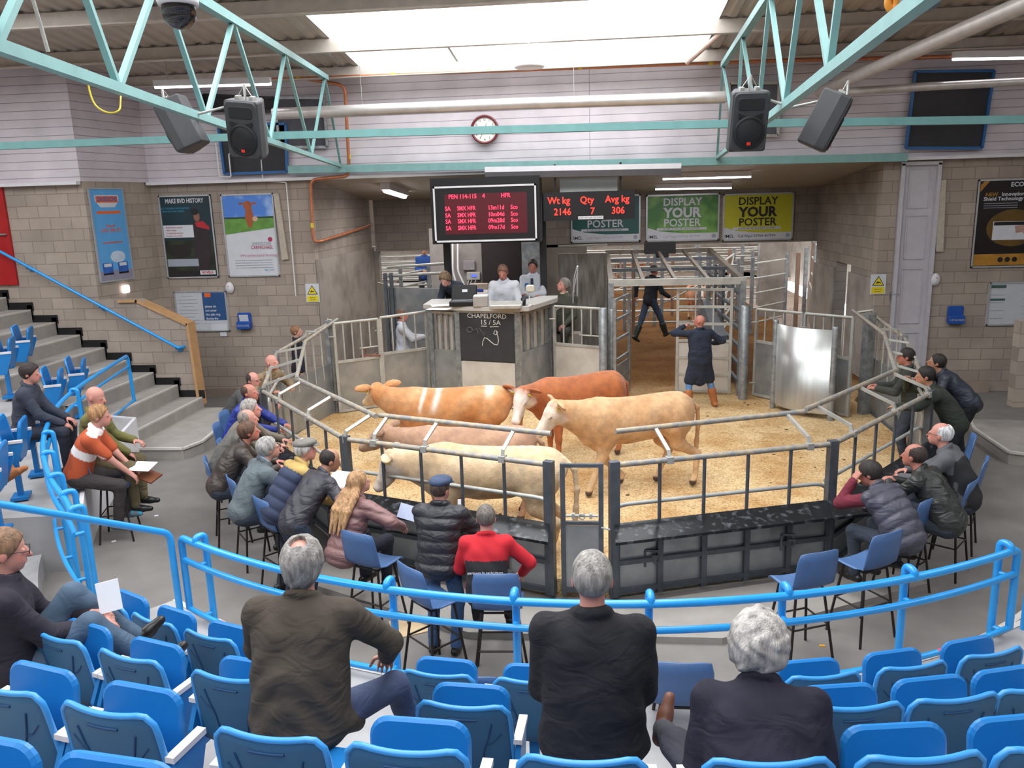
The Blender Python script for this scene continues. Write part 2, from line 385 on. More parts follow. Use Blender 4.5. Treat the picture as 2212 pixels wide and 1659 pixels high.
# ---- yard behind: side walls, roof, far wall
bb = MB(); bb.box((-12.2, 33, 3), (.2, 23, 6)); bb.box((1, 44.6, 3), (27, .2, 6)); bb.box((9.6, 24.3, 3.3), (.2, 4.6, 6.6)); bb.box((9.6, 37.5, 3.3), (.2, 14, 6.6)); bb.box((9.6, 28.6, .6), (.2, 4.2, 1.2))
struct(bb.build('wall_yard', M_render))
bb = MB(); bb.box((-1.2, 33.5, 6.9), (22.4, 22, .12)); struct(bb.build('ceiling', M_roofin))
bb = MB(); bb.box((9.62, 28.6, 2.9), (.06, 4.2, 3.4)); o = struct(bb.build('window_1', mat('daylit_opening', '#eef2f4', .6, var=0, emit='#eef4f6', estr=1.4)))

# ---- stair against the left wall, low parapet with ochre coping
bb = MB()
NS = 13
pts = []
TX, TZ = .485, .262; X0 = -7.85; Z0 = .42
PX = at(430, 875, Y=15.3).x
bb.prism([(PX, 0), (PX, .3), (at(404, 700, Y=15.3).x, 1.9), (at(296, 650, Y=15.3).x, 2.42), (-9.78, 2.42), (-9.78, 0)], -.22, 0, Matrix.Translation((0, 15.3, 0)) @ Matrix.Rotation(pi / 2, 4, 'X'))
struct(bb.build('wall_parapet', M_blockx))
a, c, d = at(404, 700, Y=15.3), at(296, 650, Y=15.3), at(258, 648, Y=15.3)
bb = MB()
for p0, p1 in (((PX + .02, .25), (a.x + .02, a.z)), ((a.x, a.z), (c.x, c.z)), ((c.x, c.z), (d.x, c.z))):
    v = Vector((p1[0] - p0[0], 0, p1[1] - p0[1])); bb.box(((p0[0] + p1[0]) / 2, 15.4, (p0[1] + p1[1]) / 2), (v.length + .04, .3, .05), Matrix.Rotation(-math.atan2(v.z, v.x), 3, 'Y'))
struct(bb.build('trim_2', M_ochre))
st = MB(); ns = MB(); sk = MB()
YS = 12.75
for k in range(NS):
    x1 = X0 - k * TX; z = Z0 + k * TZ
    yf = YS - .12 * k
    st.box(((x1 - 16) / 2, (15.3 + yf) / 2, z / 2), (x1 + 16, 15.3 - yf, z)); ns.box((x1 - .02, (15.3 + yf) / 2, z - .012), (.045, 15.3 - yf, .03))
    # black painted band on the wall following the steps
    sk.box((x1 - TX / 2 + .02, 15.285, z + .06), (TX + .08, .012, .17)); k and sk.box((x1 - .02, 15.285, z - .06), (.11, .012, .3))
    if k == 0: ns.box(((-8.6 + x1) / 2, yf + .01, z - .012), (x1 + 8.6, .04, .03))
struct(st.build('floor_stairs', M_tread)); struct(ns.build('trim_3', M_nose)); struct(sk.build('baseboard_left', M_black))
P = [at(*q, z=.2) for q in ((300, 968), (395, 968), (437, 952), (485, 912), (492, 895), (440, 880))]
poly = [(p.x, p.y) for p in P]; poly = [(-9, poly[0][1])] + poly[:5] + [(P[4].x - .05, 15.28), (-9, 15.28)]
bb = MB(); bb.prism(poly, 0, .2); struct(bb.build('floor_step', M_tread))
bb = MB()
for i in range(len(P) - 2): bb.slab(P[i].xy, P[i + 1].xy, .17, .208, .05)
struct(bb.build('trim_4', M_nose))
# right hand platform edge
P = [at(*q, z=.2) for q in ((2300, 910), (2095, 905), (2105, 925), (2180, 975), (2300, 990))]
bb = MB(); bb.prism([(p.x, p.y) for p in P], 0, .2); struct(bb.build('floor_step', M_tread))
bb = MB()
for i in range(1, 4): bb.slab(P[i].xy, P[i + 1].xy, .17, .208, .05)
struct(bb.build('trim_4', M_nose))
P = [at(*q, Y=13.5) for q in ((2188, 880), (2205, 695), (2260, 690), (2260, 880))]
bb = MB(); bb.prism([(p.x, p.z) for p in P], -.2, 0, Matrix.Translation((0, 13.5, 0)) @ Matrix.Rotation(pi / 2, 4, 'X')); struct(bb.build('wall_parapet', M_blockx))
# red door top left, far along the stair wall
p = at(42, 615, Y=15.3); q = at(0, 385, Y=15.3)
bb = MB(); bb.slab((q.x - .6, 15.27), (p.x, 15.27), p.z, 4.7, .05); struct(bb.build('door_1', M_red))
bb = MB(); bb.box((p.x - .12, 15.22, p.z + 1.0), (.14, .05, .03)); bb.build("door_handle", M_steel, bpy.data.objects["door_1"])

# ---- grey panelled door in the long wall (right)
d0, d1 = DJ; zt = 4.6
bb = MB(); bb.box(((d0 + d1) / 2, YW + .03, zt / 2), (d1 - d0 - .14, .05, zt)); dr = struct(bb.build('door_3', M_door))
bb = MB()
for (za, zb_) in ((.25, 1.25), (1.45, 2.55), (2.75, 3.6), (3.75, 4.5)):
    x0, x1 = d0 + .19, d1 - .19
    for c, s in ((((x0 + x1) / 2, za), (x1 - x0, .025)), (((x0 + x1) / 2, zb_), (x1 - x0, .025)), ((x0, (za + zb_) / 2), (.025, zb_ - za)), ((x1, (za + zb_) / 2), (.025, zb_ - za))):
        bb.box((c[0], YW + .0, c[1]), (s[0], .025, s[1]))
bb.build('panel_moulding', M_door, dr)
bb = MB(); bb.box((d0 + .04, YW - .02, zt / 2), (.07, .1, zt)); bb.box((d1 - .04, YW - .02, zt / 2), (.07, .1, zt)); bb.box(((d0 + d1) / 2, YW - .02, zt), (d1 - d0, .1, .07)); struct(bb.build('door_3_frame', M_door))
h = at(1925, 635, Y=YW); bb = MB(); bb.tube([(h.x, YW - .02, h.z), (h.x, YW - .07, h.z), (h.x + .13, YW - .07, h.z)], .012); bb.box((h.x, YW - .01, h.z - .05), (.05, .02, .18)); bb.build('door_handle', M_steel, dr)

# ---- dark louvred panels with blue frames high in the cladding
def high_panel(idx, quad, frame, Yp=YW - .16, inner='#27272b', fw=.05):
    P = [at(*q, Y=Yp) for q in quad]
    bb = MB(); bb.prism([(p.x, p.z) for p in P], 0, .05, Matrix.Translation((0, Yp + .05, 0)) @ Matrix.Rotation(pi / 2, 4, 'X'))
    o = struct(bb.build('window_%d' % idx, mat('panel_dark' + inner, inner, .6, var=.1)))
    f = MB()
    for i in range(4):
        f.tube([P[i] - Vector((0, .02, 0)), P[(i + 1) % 4] - Vector((0, .02, 0))], fw / 2, square=True)
    f.build('window_frame', frame, o)
high_panel(2, ((1976, 155), (2146, 153), (2120, 320), (1956, 320)), M_navy)
high_panel(3, ((472, 268), (618, 268), (621, 371), (486, 376)), M_navy)
high_panel(4, ((595, 212), (700, 212), (708, 318), (605, 318)), M_steel, inner='#4a4a52')
high_panel(5, ((440, 205), (592, 212), (592, 240), (440, 240)), M_black, inner='#1a1a1c')
high_panel(6, ((1575, 180), (1682, 180), (1680, 293), (1573, 293)), M_steelp, inner='#55555c')

# ---- roof: corrugated lining sheets, purlins, translucent roof lights
def roofz(y): return ZT - .02 + .105 * (YW - y)
def sheets(name, x0, x1, y0, y1, m, dz=0, pitch=.27, rib=.035):
    V = []; F = []; n = max(1, int(round((x1 - x0) / pitch)))
    xs = []
    for i in range(n):
        a = x0 + (x1 - x0) * i / n; p = (x1 - x0) / n
        xs += [(a, 0), (a + p * .18, rib), (a + p * .42, rib), (a + p * .6, 0)]
    xs.append((x1, 0))
    for (x, h) in xs:
        for y in (y0, y1): V.append((x, y, roofz(y) + h + dz))
    for i in range(len(xs) - 1): F.append((2 * i, 2 * i + 1, 2 * i + 3, 2 * i + 2))
    bb = MB(); bb.add(V, F); return struct(bb.build(name, m))
m = bpy.data.materials.new('rooflight_sheet'); m.use_nodes = True; nt = m.node_tree; N = nt.nodes; L = nt.links
for x in list(N):
    if x.type != 'OUTPUT_MATERIAL': N.remove(x)
tr = N.new('ShaderNodeBsdfTransparent'); tr.inputs[0].default_value = (.95, .97, .98, 1); tl = N.new('ShaderNodeBsdfTranslucent'); tl.inputs[0].default_value = (.93, .93, .92, 1)
mx = N.new('ShaderNodeMixShader'); mx.inputs[0].default_value = .3; L.new(tr.outputs[0], mx.inputs[1]); L.new(tl.outputs[0], mx.inputs[2]); L.new(mx.outputs[0], N['Material Output'].inputs[0])
M_grp = m
SX0 = at(772, 128, z=roofz(15.5)).x; SX1 = at(1508, 112, z=roofz(15.5)).x
Y1 = at(1100, 118, z=roofz(15.6)).y
LIGHTS = [(SX0, SX1, 12.9, Y1), (SX0, SX1, -5.8, 10.9), (-13.4, -7.8, -4, 12.0), (7.9, 10.5, -4, 12)]  # only the first run is in view; the rest are added for even light
def roof_cells():
    xs = [-16.3, -13.4, -7.8, SX0, SX1, 7.9, 10.5, 13.4]; ys = [-7.2, -5.8, -4, 10.9, 12.0, 12.9, Y1, YW + .1]
    for i in range(len(xs) - 1):
        for j in range(len(ys) - 1):
            cx, cy_ = (xs[i] + xs[i + 1]) / 2, (ys[j] + ys[j + 1]) / 2
            lit = any(a < cx < b_ and c < cy_ < d for a, b_, c, d in LIGHTS)
            yield xs[i], xs[i + 1], ys[j], ys[j + 1], lit
for x0, x1, y0, y1, lit in roof_cells():
    sheets('ceiling_rooflight_seen_and_added' if lit else 'ceiling', x0, x1, y0, y1, M_grp if lit else M_roofin)
def yroof(py, dz, px=1100):
    ys = np.linspace(5, 18, 2600); return float(ys[int(np.argmin([abs(at(px, py, Y=y).z - (roofz(y) + dz)) for y in ys]))])
PL = ['roof purlin right above the white boarded wall', 'roof purlin crossing the bright roof light', 'roof purlin at the top edge above the roof light']
for k, (yy, hh) in enumerate([(yroof(149, -.2), .2), (yroof(95, -.24), .22), (yroof(2, -.2), .22)]):
    z = roofz(yy) - .13
    bb = MB(); bb.box((-1.2, yy, z), (29, .05, hh)); bb.box((-1.2, yy - .05, z - hh / 2), (29, .12, .02)); bb.box((-1.2, yy + .04, z + hh / 2), (29, .1, .02))
    tag(bb.build('roof_purlin', M_purlin), PL[k], 'roof purlin', 'roof purlins under the sheets')
# ================================================================== THE SALE RING
V2 = lambda p: Vector((p[0], p[1]))
def post(x, y, z0, z1, m, parent, a=0, w=.09, d=.06, name='post'):
    bb = MB(); bb.box((x, y, (z0 + z1) / 2), (w, d, z1 - z0), a); return bb.build(name, m, parent)
def fence(label, p0, p1, za, zb, nb, sheet=1.2, ledge=False, inner=None, post0=True, post1=True, loop=None, zbase=.05, thin=.019, brackets=(.1, .5, .9), grid=True):
    """one bay: top tube, uprights, lower sheets; inner = (q0, q1) the anti-jump rail held inside on flat brackets"""
    p0, p1 = V2(p0), V2(p1); d = p1 - p0; L_ = d.length; a = math.atan2(d.y, d.x); n = Vector((-d.y, d.x)) / L_
    t = thing('ring_fence', label, 'fence', (p0.x, p0.y, 0), 0, 'fence bays around the sale ring')
    T = lambda f: za + (zb - za) * f
    bb = MB(); bb.tube([(p0.x, p0.y, za - .02), (p1.x, p1.y, zb - .02)], .03, 12); bb.build('top_rail', M_rust, t)
    for k in range(1, nb + 1):
        f = k / (nb + 1); q = p0 + d * f
        bb = MB(); bb.tube([(q.x, q.y, sheet - .3), (q.x, q.y, T(f) - .03)], thin, 8); bb.build('upright', M_steeld if ledge else M_steelp, t)
    bb = MB(); bb.slab(p0, p1, zbase, sheet - .02, .02); bb.build('sheet', M_sheet, t)
    if grid:
        bb = MB(); o = -n * .03
        for z in (zbase + .06, (sheet + zbase) / 2, sheet - .03): bb.slab(p0 + o, p1 + o, z - .025, z + .025, .04)
        for k in range(nb + 1):
            q = p0 + d * ((k + .5 if not ledge else k) / (nb + 1)) + o; bb.box((q.x, q.y, (sheet + zbase) / 2), (.06, .05, sheet - zbase), a)
        bb.build('sheet_frame', M_steeld, t)
    if post0: post(p0.x, p0.y, zbase, za + .02, M_steeld if ledge else M_steel, t, a, .1, .08)
    if post1: post(p1.x, p1.y, zbase, zb + .02, M_steeld if ledge else M_steel, t, a, .1, .08)
    if ledge:
        bb = MB(); o = -n; e = d / L_ * .02
        z1, z2 = .86, .79
        A, B = p0 + o * .02, p1 + o * .02; C_, D_ = p1 + o * .33 + d / L_ * ledge[1], p0 + o * .33 - d / L_ * ledge[0]
        V = [(A.x, A.y, z1), (B.x, B.y, z1), (C_.x, C_.y, z2), (D_.x, D_.y, z2)]
        bb.add(V + [(x, y, z - .03) for x, y, z in V], [(3, 2, 1, 0), (4, 5, 6, 7), (0, 1, 5, 4), (1, 2, 6, 5), (2, 3, 7, 6), (3, 0, 4, 7)]); bb.build('ledge', M_ledge, t)
    if loop:
        bb = MB(); o = n * .07; A, B = p0 + o, p1 + o; l0, l1, zl = loop
        pts = []
        if l0: pts.append((A.x, A.y, zl - .22))
        pts.append((A.x, A.y, zl)) if not l0 else pts.append((A.x, A.y, zl))
        pts.append((B.x, B.y, zl))
        if l1: pts.append((B.x, B.y, zl - .22))
        bb.tube(rounded(pts, .2), .022, 10); bb.build('loop_rail', M_steelp, t)
    if inner:
        q0, q1 = Vector(inner[0]), Vector(inner[1])
        bb = MB(); bb.tube([q0, q1], .03, 12); bb.build('inner_rail', M_rust, t)
        for f in brackets:
            q = q0 + (q1 - q0) * f
            s = max(0, min(1, (V2(q) - p0).dot(d) / L_ ** 2)); r = p0 + d * s
            rz = T(s); bb = MB(); bb.tube([(r.x, r.y, rz - .02), (r.x * .93 + q.x * .07, r.y * .93 + q.y * .07, rz + .07), (q.x, q.y, q.z - .01)], .018, square=True)
            bb.box((r.x, r.y, rz - .02), (.07, .075, .07), a); bb.build('bracket', M_steelp, t)
    return t
M_ledge = mat('wet_black_ledge', '#1f2124', .28, .2, var=.2, scale=14, col2='#6b7075', mix=.66)
l0 = at(1190, 937, z=1.72); l1 = at(820, 897, z=1.72)
fence('black ledged fence bay left of the narrow wicket, woman in quilted jacket leaning on it', (-2.84, 8.76), (-.44, 7.85), 1.5, 1.5, 4, sheet=.8, ledge=(.1, .12), inner=(l1, l0), loop=(False, True, 1.08), brackets=(.05, .36, .8))
l0 = at(1330, 932, z=1.72); l1 = at(1738, 889, z=1.72)
fence('long black ledged fence bay right of the narrow wicket, with two ring bolts', (.22, 7.84), (2.56, 8.57), 1.5, 1.5, 4, sheet=.8, ledge=(.1, .25), inner=(l0, l1), loop=(True, True, 1.02), brackets=(.2, .9))
q0, q1 = at(812, 899, z=1.72), at(640, 818, z=1.72)
fence('fence bay where men on stools watch beside the man in the grey cap', (-4.8, 11.15), (-2.84, 8.76), 1.52, 1.5, 4, sheet=.8, ledge=(.02, .05), inner=(q1, q0), post1=False, loop=(True, False, 1.05), brackets=(.08, .5, .95))
q0, q1 = at(1740, 885, z=1.74), at(1935, 800, z=1.74)
fence('fence bay where the man in the maroon sleeves and padded waistcoat leans', (2.56, 8.57), (4.4, 10.75), 1.5, 1.52, 4, sheet=.8, ledge=(.05, .02), inner=(q0, q1), post0=False, loop=(False, True, 1.05), brackets=(.1, .55, .95))
q0, q1 = at(659, 738, z=1.88), at(640, 818, z=1.74)
fence('sheeted side bay of the ring beyond the man in the bright blue jacket', (-5.28, 13.0), (-4.8, 11.15), 1.75, 1.52, 5, sheet=1.15, inner=(q0, q1), post1=False, loop=(False, True, 1.4), grid=False, brackets=(.15, .5, .85))
q0, q1 = at(728, 690, z=1.98), at(659, 738, z=1.88)
fence('tall sheeted side bay of the ring meeting the double gates', (-4.98, 14.85), (-5.28, 13.0), 1.95, 1.75, 5, sheet=1.2, inner=(q0, q1), post1=False, grid=False, brackets=(.1, .6))
q0, q1 = at(1911, 722, z=1.88), at(1935, 800, z=1.74)
fence('sheeted side bay of the ring with the two men leaning outside it', (4.4, 10.75), (5.02, 13.4), 1.52, 1.8, 5, sheet=1.15, inner=(q1, q0), post0=False, loop=(True, True, 1.45), grid=False, brackets=(.15, .5, .85))
q0, q1 = at(1842, 670, z=1.98), at(1911, 722, z=1.88)
fence('tall sheeted side bay of the ring below the grey panelled door', (5.02, 13.4), (5.03, 14.95), 1.8, 1.95, 4, sheet=1.2, inner=(q1, q0), post0=False, grid=False, brackets=(.2, .9))
# ring bolts on the front sheets
f = [o for o in COL.objects if o.get('label', '').startswith('long black ledged')][0]
for px, py in ((1408, 1205), (1701, 1170)):
    p = at(px, py, Y=7.95 if px < 1500 else 8.3); bb = MB()
    y = p.y - .02
    for a_, b_ in (((-.07, -.09), (-.07, .09)), ((-.07, .09), (.07, .09)), ((.0, .03), (.08, .03))): bb.tube([(p.x + a_[0], y, p.z + a_[1]), (p.x + b_[0], y, p.z + b_[1])], .012, square=True)
    bb.tube([(p.x + .04 + .03 * math.cos(t), y - .01, p.z - .01 + .04 * math.sin(t)) for t in np.linspace(0, 6.28, 13)], .008, 6); bb.build('ring_bolt', M_steeld, f)
# wicket between the two front posts
a, b_ = at(1214, 1005, z=1.5), at(1298, 1005, z=1.5); yw = 7.83
t = thing('wicket_gate', 'narrow steel wicket standing open-topped between the two dark front posts', 'gate', (a.x, yw, 0))
bb = MB()
for x in (a.x, b_.x): bb.box((x, yw, .78), (.05, .05, 1.44))
bb.box(((a.x + b_.x) / 2, yw, 1.48), (b_.x - a.x, .04, .035)); bb.box(((a.x + b_.x) / 2, yw, .86), (b_.x - a.x, .04, .035)); bb.box(((a.x + b_.x) / 2, yw, .12), (b_.x - a.x, .04, .06)); bb.build('frame', M_steeld, t)
bb = MB(); bb.box(((a.x + b_.x) / 2, yw, .48), (b_.x - a.x - .05, .015, .7)); bb.build('sheet', M_sheet, t)
bb = MB(); bb.tube([(a.x + .03, yw - .03, .95), (b_.x - .03, yw - .03, .95)], .014); bb.tube([((a.x + b_.x) / 2 + .03 * math.cos(u), yw - .05, .95 + .03 * math.sin(u)) for u in np.linspace(0, 6.28, 11)], .008, 6)
for s in (-.09, .09): bb.box(((a.x + b_.x) / 2 + s, yw - .03, .95), (.03, .05, .05))
bb.tube([(b_.x, yw - .02, .82), (b_.x + .09, yw - .03, .8)], .01); bb.build('latch', M_steelp, t)

# ---- gates along the back of the ring
def gate(label, p0, p1, zb, zt, zs, nb, cross=None, m_up=None, m_sheet=None, zt1=None, group=None, hinge=True):
    p0, p1 = V2(p0), V2(p1); d = p1 - p0; a = math.atan2(d.y, d.x); zt1 = zt1 or zt
    t = thing('ring_gate', label, 'gate', (p0.x, p0.y, 0.2), 0, group or 'gates at the back of the ring'); m_up = m_up or M_steelp; m_sheet = m_sheet or M_sheet
    Tz = lambda f: zt + (zt1 - zt) * f
    bb = MB(); bb.tube([(p0.x, p0.y, zt), (p1.x, p1.y, zt1)], .028, 10)
    for q, z in ((p0, zt), (p1, zt1)): bb.box((q.x, q.y, (zb + z) / 2), (.05, .05, z - zb), a)
    bb.slab(p0, p1, zs - .02, zs + .03, .05); bb.slab(p0, p1, zb, zb + .05, .05); bb.build('frame', m_up, t)
    for k in range(1, nb + 1):
        f = k / (nb + 1); q = p0 + d * f; z0 = zs
        if cross and f > cross[0]: z0 = cross[1] if k == nb else zs
        bb = MB(); bb.tube([(q.x, q.y, z0), (q.x, q.y, Tz(f) - .02)], .017, 8); bb.build('upright', m_up, t)
    if cross:
        f = int(cross[0] * (nb + 1)) / (nb + 1) if cross[0] else 0; q = p0 + d * max(f, cross[0]); bb = MB(); bb.tube([(q.x, q.y, cross[1]), (p1.x, p1.y, cross[1])], .015, 8); bb.build('cross_rail', m_up, t)
    bb = MB(); bb.slab(p0 + d * .02, p1 - d * .02, zb, zs, .02); bb.build('sheet', m_sheet, t)
    if hinge:
        for z in (zb + .25, zt - .25): bb = MB(); bb.tube([(p0.x - .1, p0.y - .02, z), (p0.x + .02, p0.y - .02, z)], .016, 8); bb.build('hinge', M_steelp, t)
    return t
g = gate('left leaf of the weathered double gates beside the rostrum', (-4.84, 14.77), (-4.13, 15.30), .22, 1.95, 1.2, 4, cross=(.55, 1.42))
gate('right leaf of the weathered double gates, white-coated man standing behind it', (-4.09, 15.33), (-3.3, 15.9), .22, 1.97, 1.25, 3, zt1=2.0)
bb = MB(); p = at(802, 770, Y=15.25); bb.box(p, (.42, .05, .06), .64); bb.tube([p + Vector((-.1, -.04, -.02)), p + Vector((-.1, -.04, .16))], .012); bb.tube([p + Vector((-.2, -.04, .03)), p + Vector((.2, -.04, .03))], .018); bb.build('latch', mat('rusty_latch', '#8a5a4e', .6, .3, var=.15), g)
a, b_ = at(1198, 700, Y=16.1), at(1297, 700, Y=15.6)
gate('board-faced gate right of the rostrum with the seated man behind', (a.x, 16.1), (b_.x, 15.6), .25, 2.04, 1.28, 4, cross=(.55, 1.5), m_sheet=M_board)
gate('right hand gate leaf behind the curved shield, nearest the round post', (3.2, 16.0), (3.86, 15.2), .22, 1.93, 1.3, 4, zt1=1.95)
gate('last gate leaf behind the curved shield, hinged to the right side bay', (3.9, 15.15), (4.5, 14.35), .22, 1.95, 1.25, 4, zt1=1.98)
def stanchion(label, px, py0, py1, Y, r, m=None):
    a = at(px, py0, Y=Y); bb = MB(); x = at(px, (py0 + py1) / 2, Y=Y).x
    bb.lathe([(r, .2), (r, a.z - .02), (r * .8, a.z), (0, a.z)], (x, Y, 0), 16); return tag(bb.build('stanchion', m or M_steel), label, 'post', 'round steel posts of the ring')
stanchion('thick round galvanised post between the race and the right gates', 1607, 660, 860, 15.75, .085)
stanchion('pale round post right of the board-faced gate', 1303, 665, 870, 15.3, .075)
stanchion('slim round post tight behind the pale one at the race mouth', 1322, 668, 870, 15.7, .045)
# square corner posts with hinge pins at the two sides
for lab, x, y, zt in (('square corner post where the double gates meet the left side bay', -4.97, 14.9, 2.0), ('square corner post where the last gate leaf meets the right side bay', 4.85, 14.6, 2.0)):
    bb = MB(); bb.box((x, y, zt / 2 + .1), (.16, .14, zt - .2), .4); tag(bb.build('corner_post', M_steel), lab, 'post', 'square corner posts of the ring')

# ---- curved steel shield in front of the right hand gates
t = thing('refuge_shield', 'tall curved sheet steel shield standing on two posts in the ring', 'shield', (3.8, 14.5, .2))
pa, pb = Vector((3.36, 15.05)), Vector((4.15, 14.15)); n_ = Vector((-(pb - pa).y, (pb - pa).x)).normalized()
V = []; F = []; NN = 18
for th in (0, .02):
    for zz in (.3, 1.8):
        for i in range(NN + 1):
            f = i / NN; q = pa + (pb - pa) * f - n_ * ((.17 + th) * math.sin(pi * f)) * 1.0
            if th == 0: q = pa + (pb - pa) * f - n_ * (.17 * math.sin(pi * f))
            V.append((q.x, q.y, zz))
m_ = NN + 1
for i in range(NN): F += [(i, i + 1, m_ + i + 1, m_ + i), (2 * m_ + i, 3 * m_ + i, 3 * m_ + i + 1, 2 * m_ + i + 1), (m_ + i, m_ + i + 1, 3 * m_ + i + 1, 3 * m_ + i)]
bb = MB(); bb.add(V, F, True); bb.build('curved_sheet', mat('bright_sheet', '#c2c4c2', .3, .75, var=.08, scale=3, stretch=(3, 3, .4), bump=.05, bscale=8), t)
for q in (pa, pb):
    bb = MB(); bb.lathe([(.05, .2), (.05, 1.83), (.04, 1.86), (0, 1.86)], (q.x, q.y, 0), 14); bb.build('post', M_steel, t)

# ---- rostrum
RC = [(-3.14, 15.72), (-2.56, 15.40), (-1.4, 15.05), (-.84, 16.35)]
t = thing('rostrum', 'faceted grey auctioneer rostrum with a chalkboard on its front', 'rostrum', (-2, 15.9, .2))
body = [RC[0], RC[1], RC[2], RC[3], (-.84, 17.2), (-3.14, 17.2)]
for i in range(3): q0, q1 = V2(RC[i]), V2(RC[i + 1]); nn_ = Vector((-(q1 - q0).y, (q1 - q0).x)).normalized() * .05; bb = MB(); bb.slab(q0 + nn_, q1 + nn_, .2, 2.1, .08); bb.build('body_panel', M_board, t)
bb = MB(); bb.slab((-3.14, 15.75), (-3.14, 17.2), .2, 2.1, .06); bb.build('body_panel', M_board, t)
for i, (x, y) in enumerate(RC):
    bb = MB(); bb.box((x, y, 1.15), (.11, .11, 1.95), math.atan2(RC[min(i + 1, 3)][1] - RC[max(i - 1, 0)][1], RC[min(i + 1, 3)][0] - RC[max(i - 1, 0)][0])); bb.build('corner_post', M_steel, t)
def onface(i, f0, f1, z0, z1, th, off, m, name):
    p0, p1 = V2(RC[i]), V2(RC[i + 1]); d = p1 - p0; n = Vector((d.y, -d.x)).normalized() * off; bb = MB(); bb.slab(p0 + d * f0 + n, p0 + d * f1 + n, z0, z1, th); return bb.build(name, m, t)
onface(0, .05, .95, .22, 1.28, .03, .02, M_sheet, 'side_sheet'); onface(2, .05, .95, .22, 1.28, .03, .02, M_sheet, 'side_sheet')
for i in (0, 2):
    for k in range(4): onface(i, .16 + .22 * k, .22 + .22 * k, 1.3, 2.02, .03, .03, M_steel, 'upright')
    onface(i, .02, .98, 2.0, 2.05, .05, .03, M_rust, 'rail')
cb = onface(1, .03, .97, 1.13, 2.05, .03, .04, mat('chalkboard', '#303134', .75, var=.08, scale=5), 'chalkboard')
onface(1, .03, .97, .22, 1.1, .03, .03, M_board, 'front_board'); onface(1, .0, 1, 2.05, 2.09, .06, .03, M_steelp, 'top_rail')
p0, p1 = V2(RC[1]), V2(RC[2]); d = (p1 - p0); L_ = d.length; ang = math.atan2(d.y, d.x); nn = Vector((d.y, -d.x)).normalized() * .06
def onboard(u, v):   # u across 0..1, v up in metres from the floor
    q = p0 + d * u + nn; return Vector((q.x, q.y, v))
FM = lambda p, a, rx=pi / 2: Matrix.Translation(p) @ Matrix.Rotation(a, 4, 'Z') @ Matrix.Rotation(rx, 4, 'X')
for txt, u, v, s, sk in (('CHAPELFORD', .52, 1.99, .12, 1.1), ('15 / 5A', .58, 1.87, .13, 1.1)):
    lettering(txt, s, M_chalk, cb, FM(onboard(u, v), ang), 'chalk_writing', sx=sk)
def chalk(pts, r=.008, m=None):
    bb = MB(); bb.tube([onboard(*q) for q in pts], r, 5); bb.build('chalk_mark', m or M_chalk, cb)
chalk([(.42, 1.80), (.52, 1.80)]); chalk([(.57, 1.79), (.72, 1.80)])
chalk([(.65, 1.72), (.63, 1.66), (.67, 1.64), (.70, 1.69), (.67, 1.73), (.70, 1.62), (.71, 1.52), (.69, 1.45), (.64, 1.45), (.58, 1.50), (.52, 1.56), (.47, 1.58), (.44, 1.50), (.43, 1.42)], .008)
M_smear = mat('chalk_smear', '#5d5e60', .9, var=.1)
chalk([(.22 + .05 * math.cos(u), 1.72 + .05 * math.sin(u)) for u in np.linspace(0, 6, 10)], .012, M_smear); chalk([(.38, 1.76), (.44, 1.66), (.5, 1.7), (.46, 1.62)], .012, M_smear); chalk([(.28, 1.70), (.34, 1.75), (.36, 1.66)], .012, M_smear)
# worktop
W_ = [(-3.28, 15.62), (-2.6, 15.26), (-1.35, 14.9), (-1.15, 15.0), (-.68, 16.3), (-.68, 16.75), (-1.0, 16.75), (-1.45, 15.95), (-2.35, 16.1), (-2.6, 16.5), (-3.28, 16.5)]
bb = MB(); bb.prism(W_, 2.1, 2.18); bb.build('worktop', mat('worktop', '#b5b1ac', .5, var=.04), t)
bb = MB(); bb.box((-1.75, 17.35, .42), (3.3, 1.9, .44)); struct(bb.build('floor_platform', M_render))
bb = MB(); bb.box((-.55, 17.35, 1.0), (.7, .4, .6)); tag(bb.build('low_bench', M_render), 'low block seat under the man in the olive jacket', 'bench')
# desk going back, and things behind the rostrum
t = thing('side_desk', 'grey-topped desk running back from the rostrum beside the writer', 'desk', (-2.3, 18, .64))
a0, a1 = at(1030, 640, Y=16.9), at(1105, 592, Y=19.2)
bb = MB(); bb.prism([(-2.75, 16.9), (-2.05, 16.9), (-1.75, 19.2), (-2.7, 19.2)], 2.06, 2.11); bb.build('top', mat('worktop', ''), t)
bb = MB(); bb.prism([(-2.7, 17.0), (-2.1, 17.0), (-1.82, 19.15), (-2.65, 19.15)], .64, 2.06); bb.build('cupboard', M_steeld, t)

# ---- race and weigh crate
t = thing('weigh_crate', 'tall dark steel framed weigh crate over the race mouth', 'crate', (1.7, 17, .2))
xl, xr = at(1320, 700, Y=16.0).x, at(1603, 700, Y=16.0).x; yf, yb_ = 16.05, 20.8; zf = at(1320, 612, Y=16.0).z; zk = at(1312, 545, Y=20.8).z
xl2, xr2 = at(1312, 545, Y=20.8).x, at(1532, 545, Y=20.8).x
C4 = lambda x, y, z: Vector((x, y, z))
for (x, y, z) in ((xl, yf, zf), (xr, yf, zf), (xl2, yb_, zk), (xr2, yb_, zk)): bb = MB(); bb.box((x, y, (z + .2) / 2), (.11, .11, z - .2)); bb.build('frame_post', M_steel, t)
bb = MB(); bb.box(((xl + xr) / 2, yf, zf), (xr - xl + .1, .1, .13)); bb.build('front_beam', M_steelp, t)
bb = MB()
for s0, s1 in ((C4(xl, yf, zf), C4(xl2, yb_, zk)), (C4(xr, yf, zf), C4(xr2, yb_, zk)), (C4(xl2, yb_, zk), C4(xr2, yb_, zk))): bb.tube([s0, s1], .05, square=True)
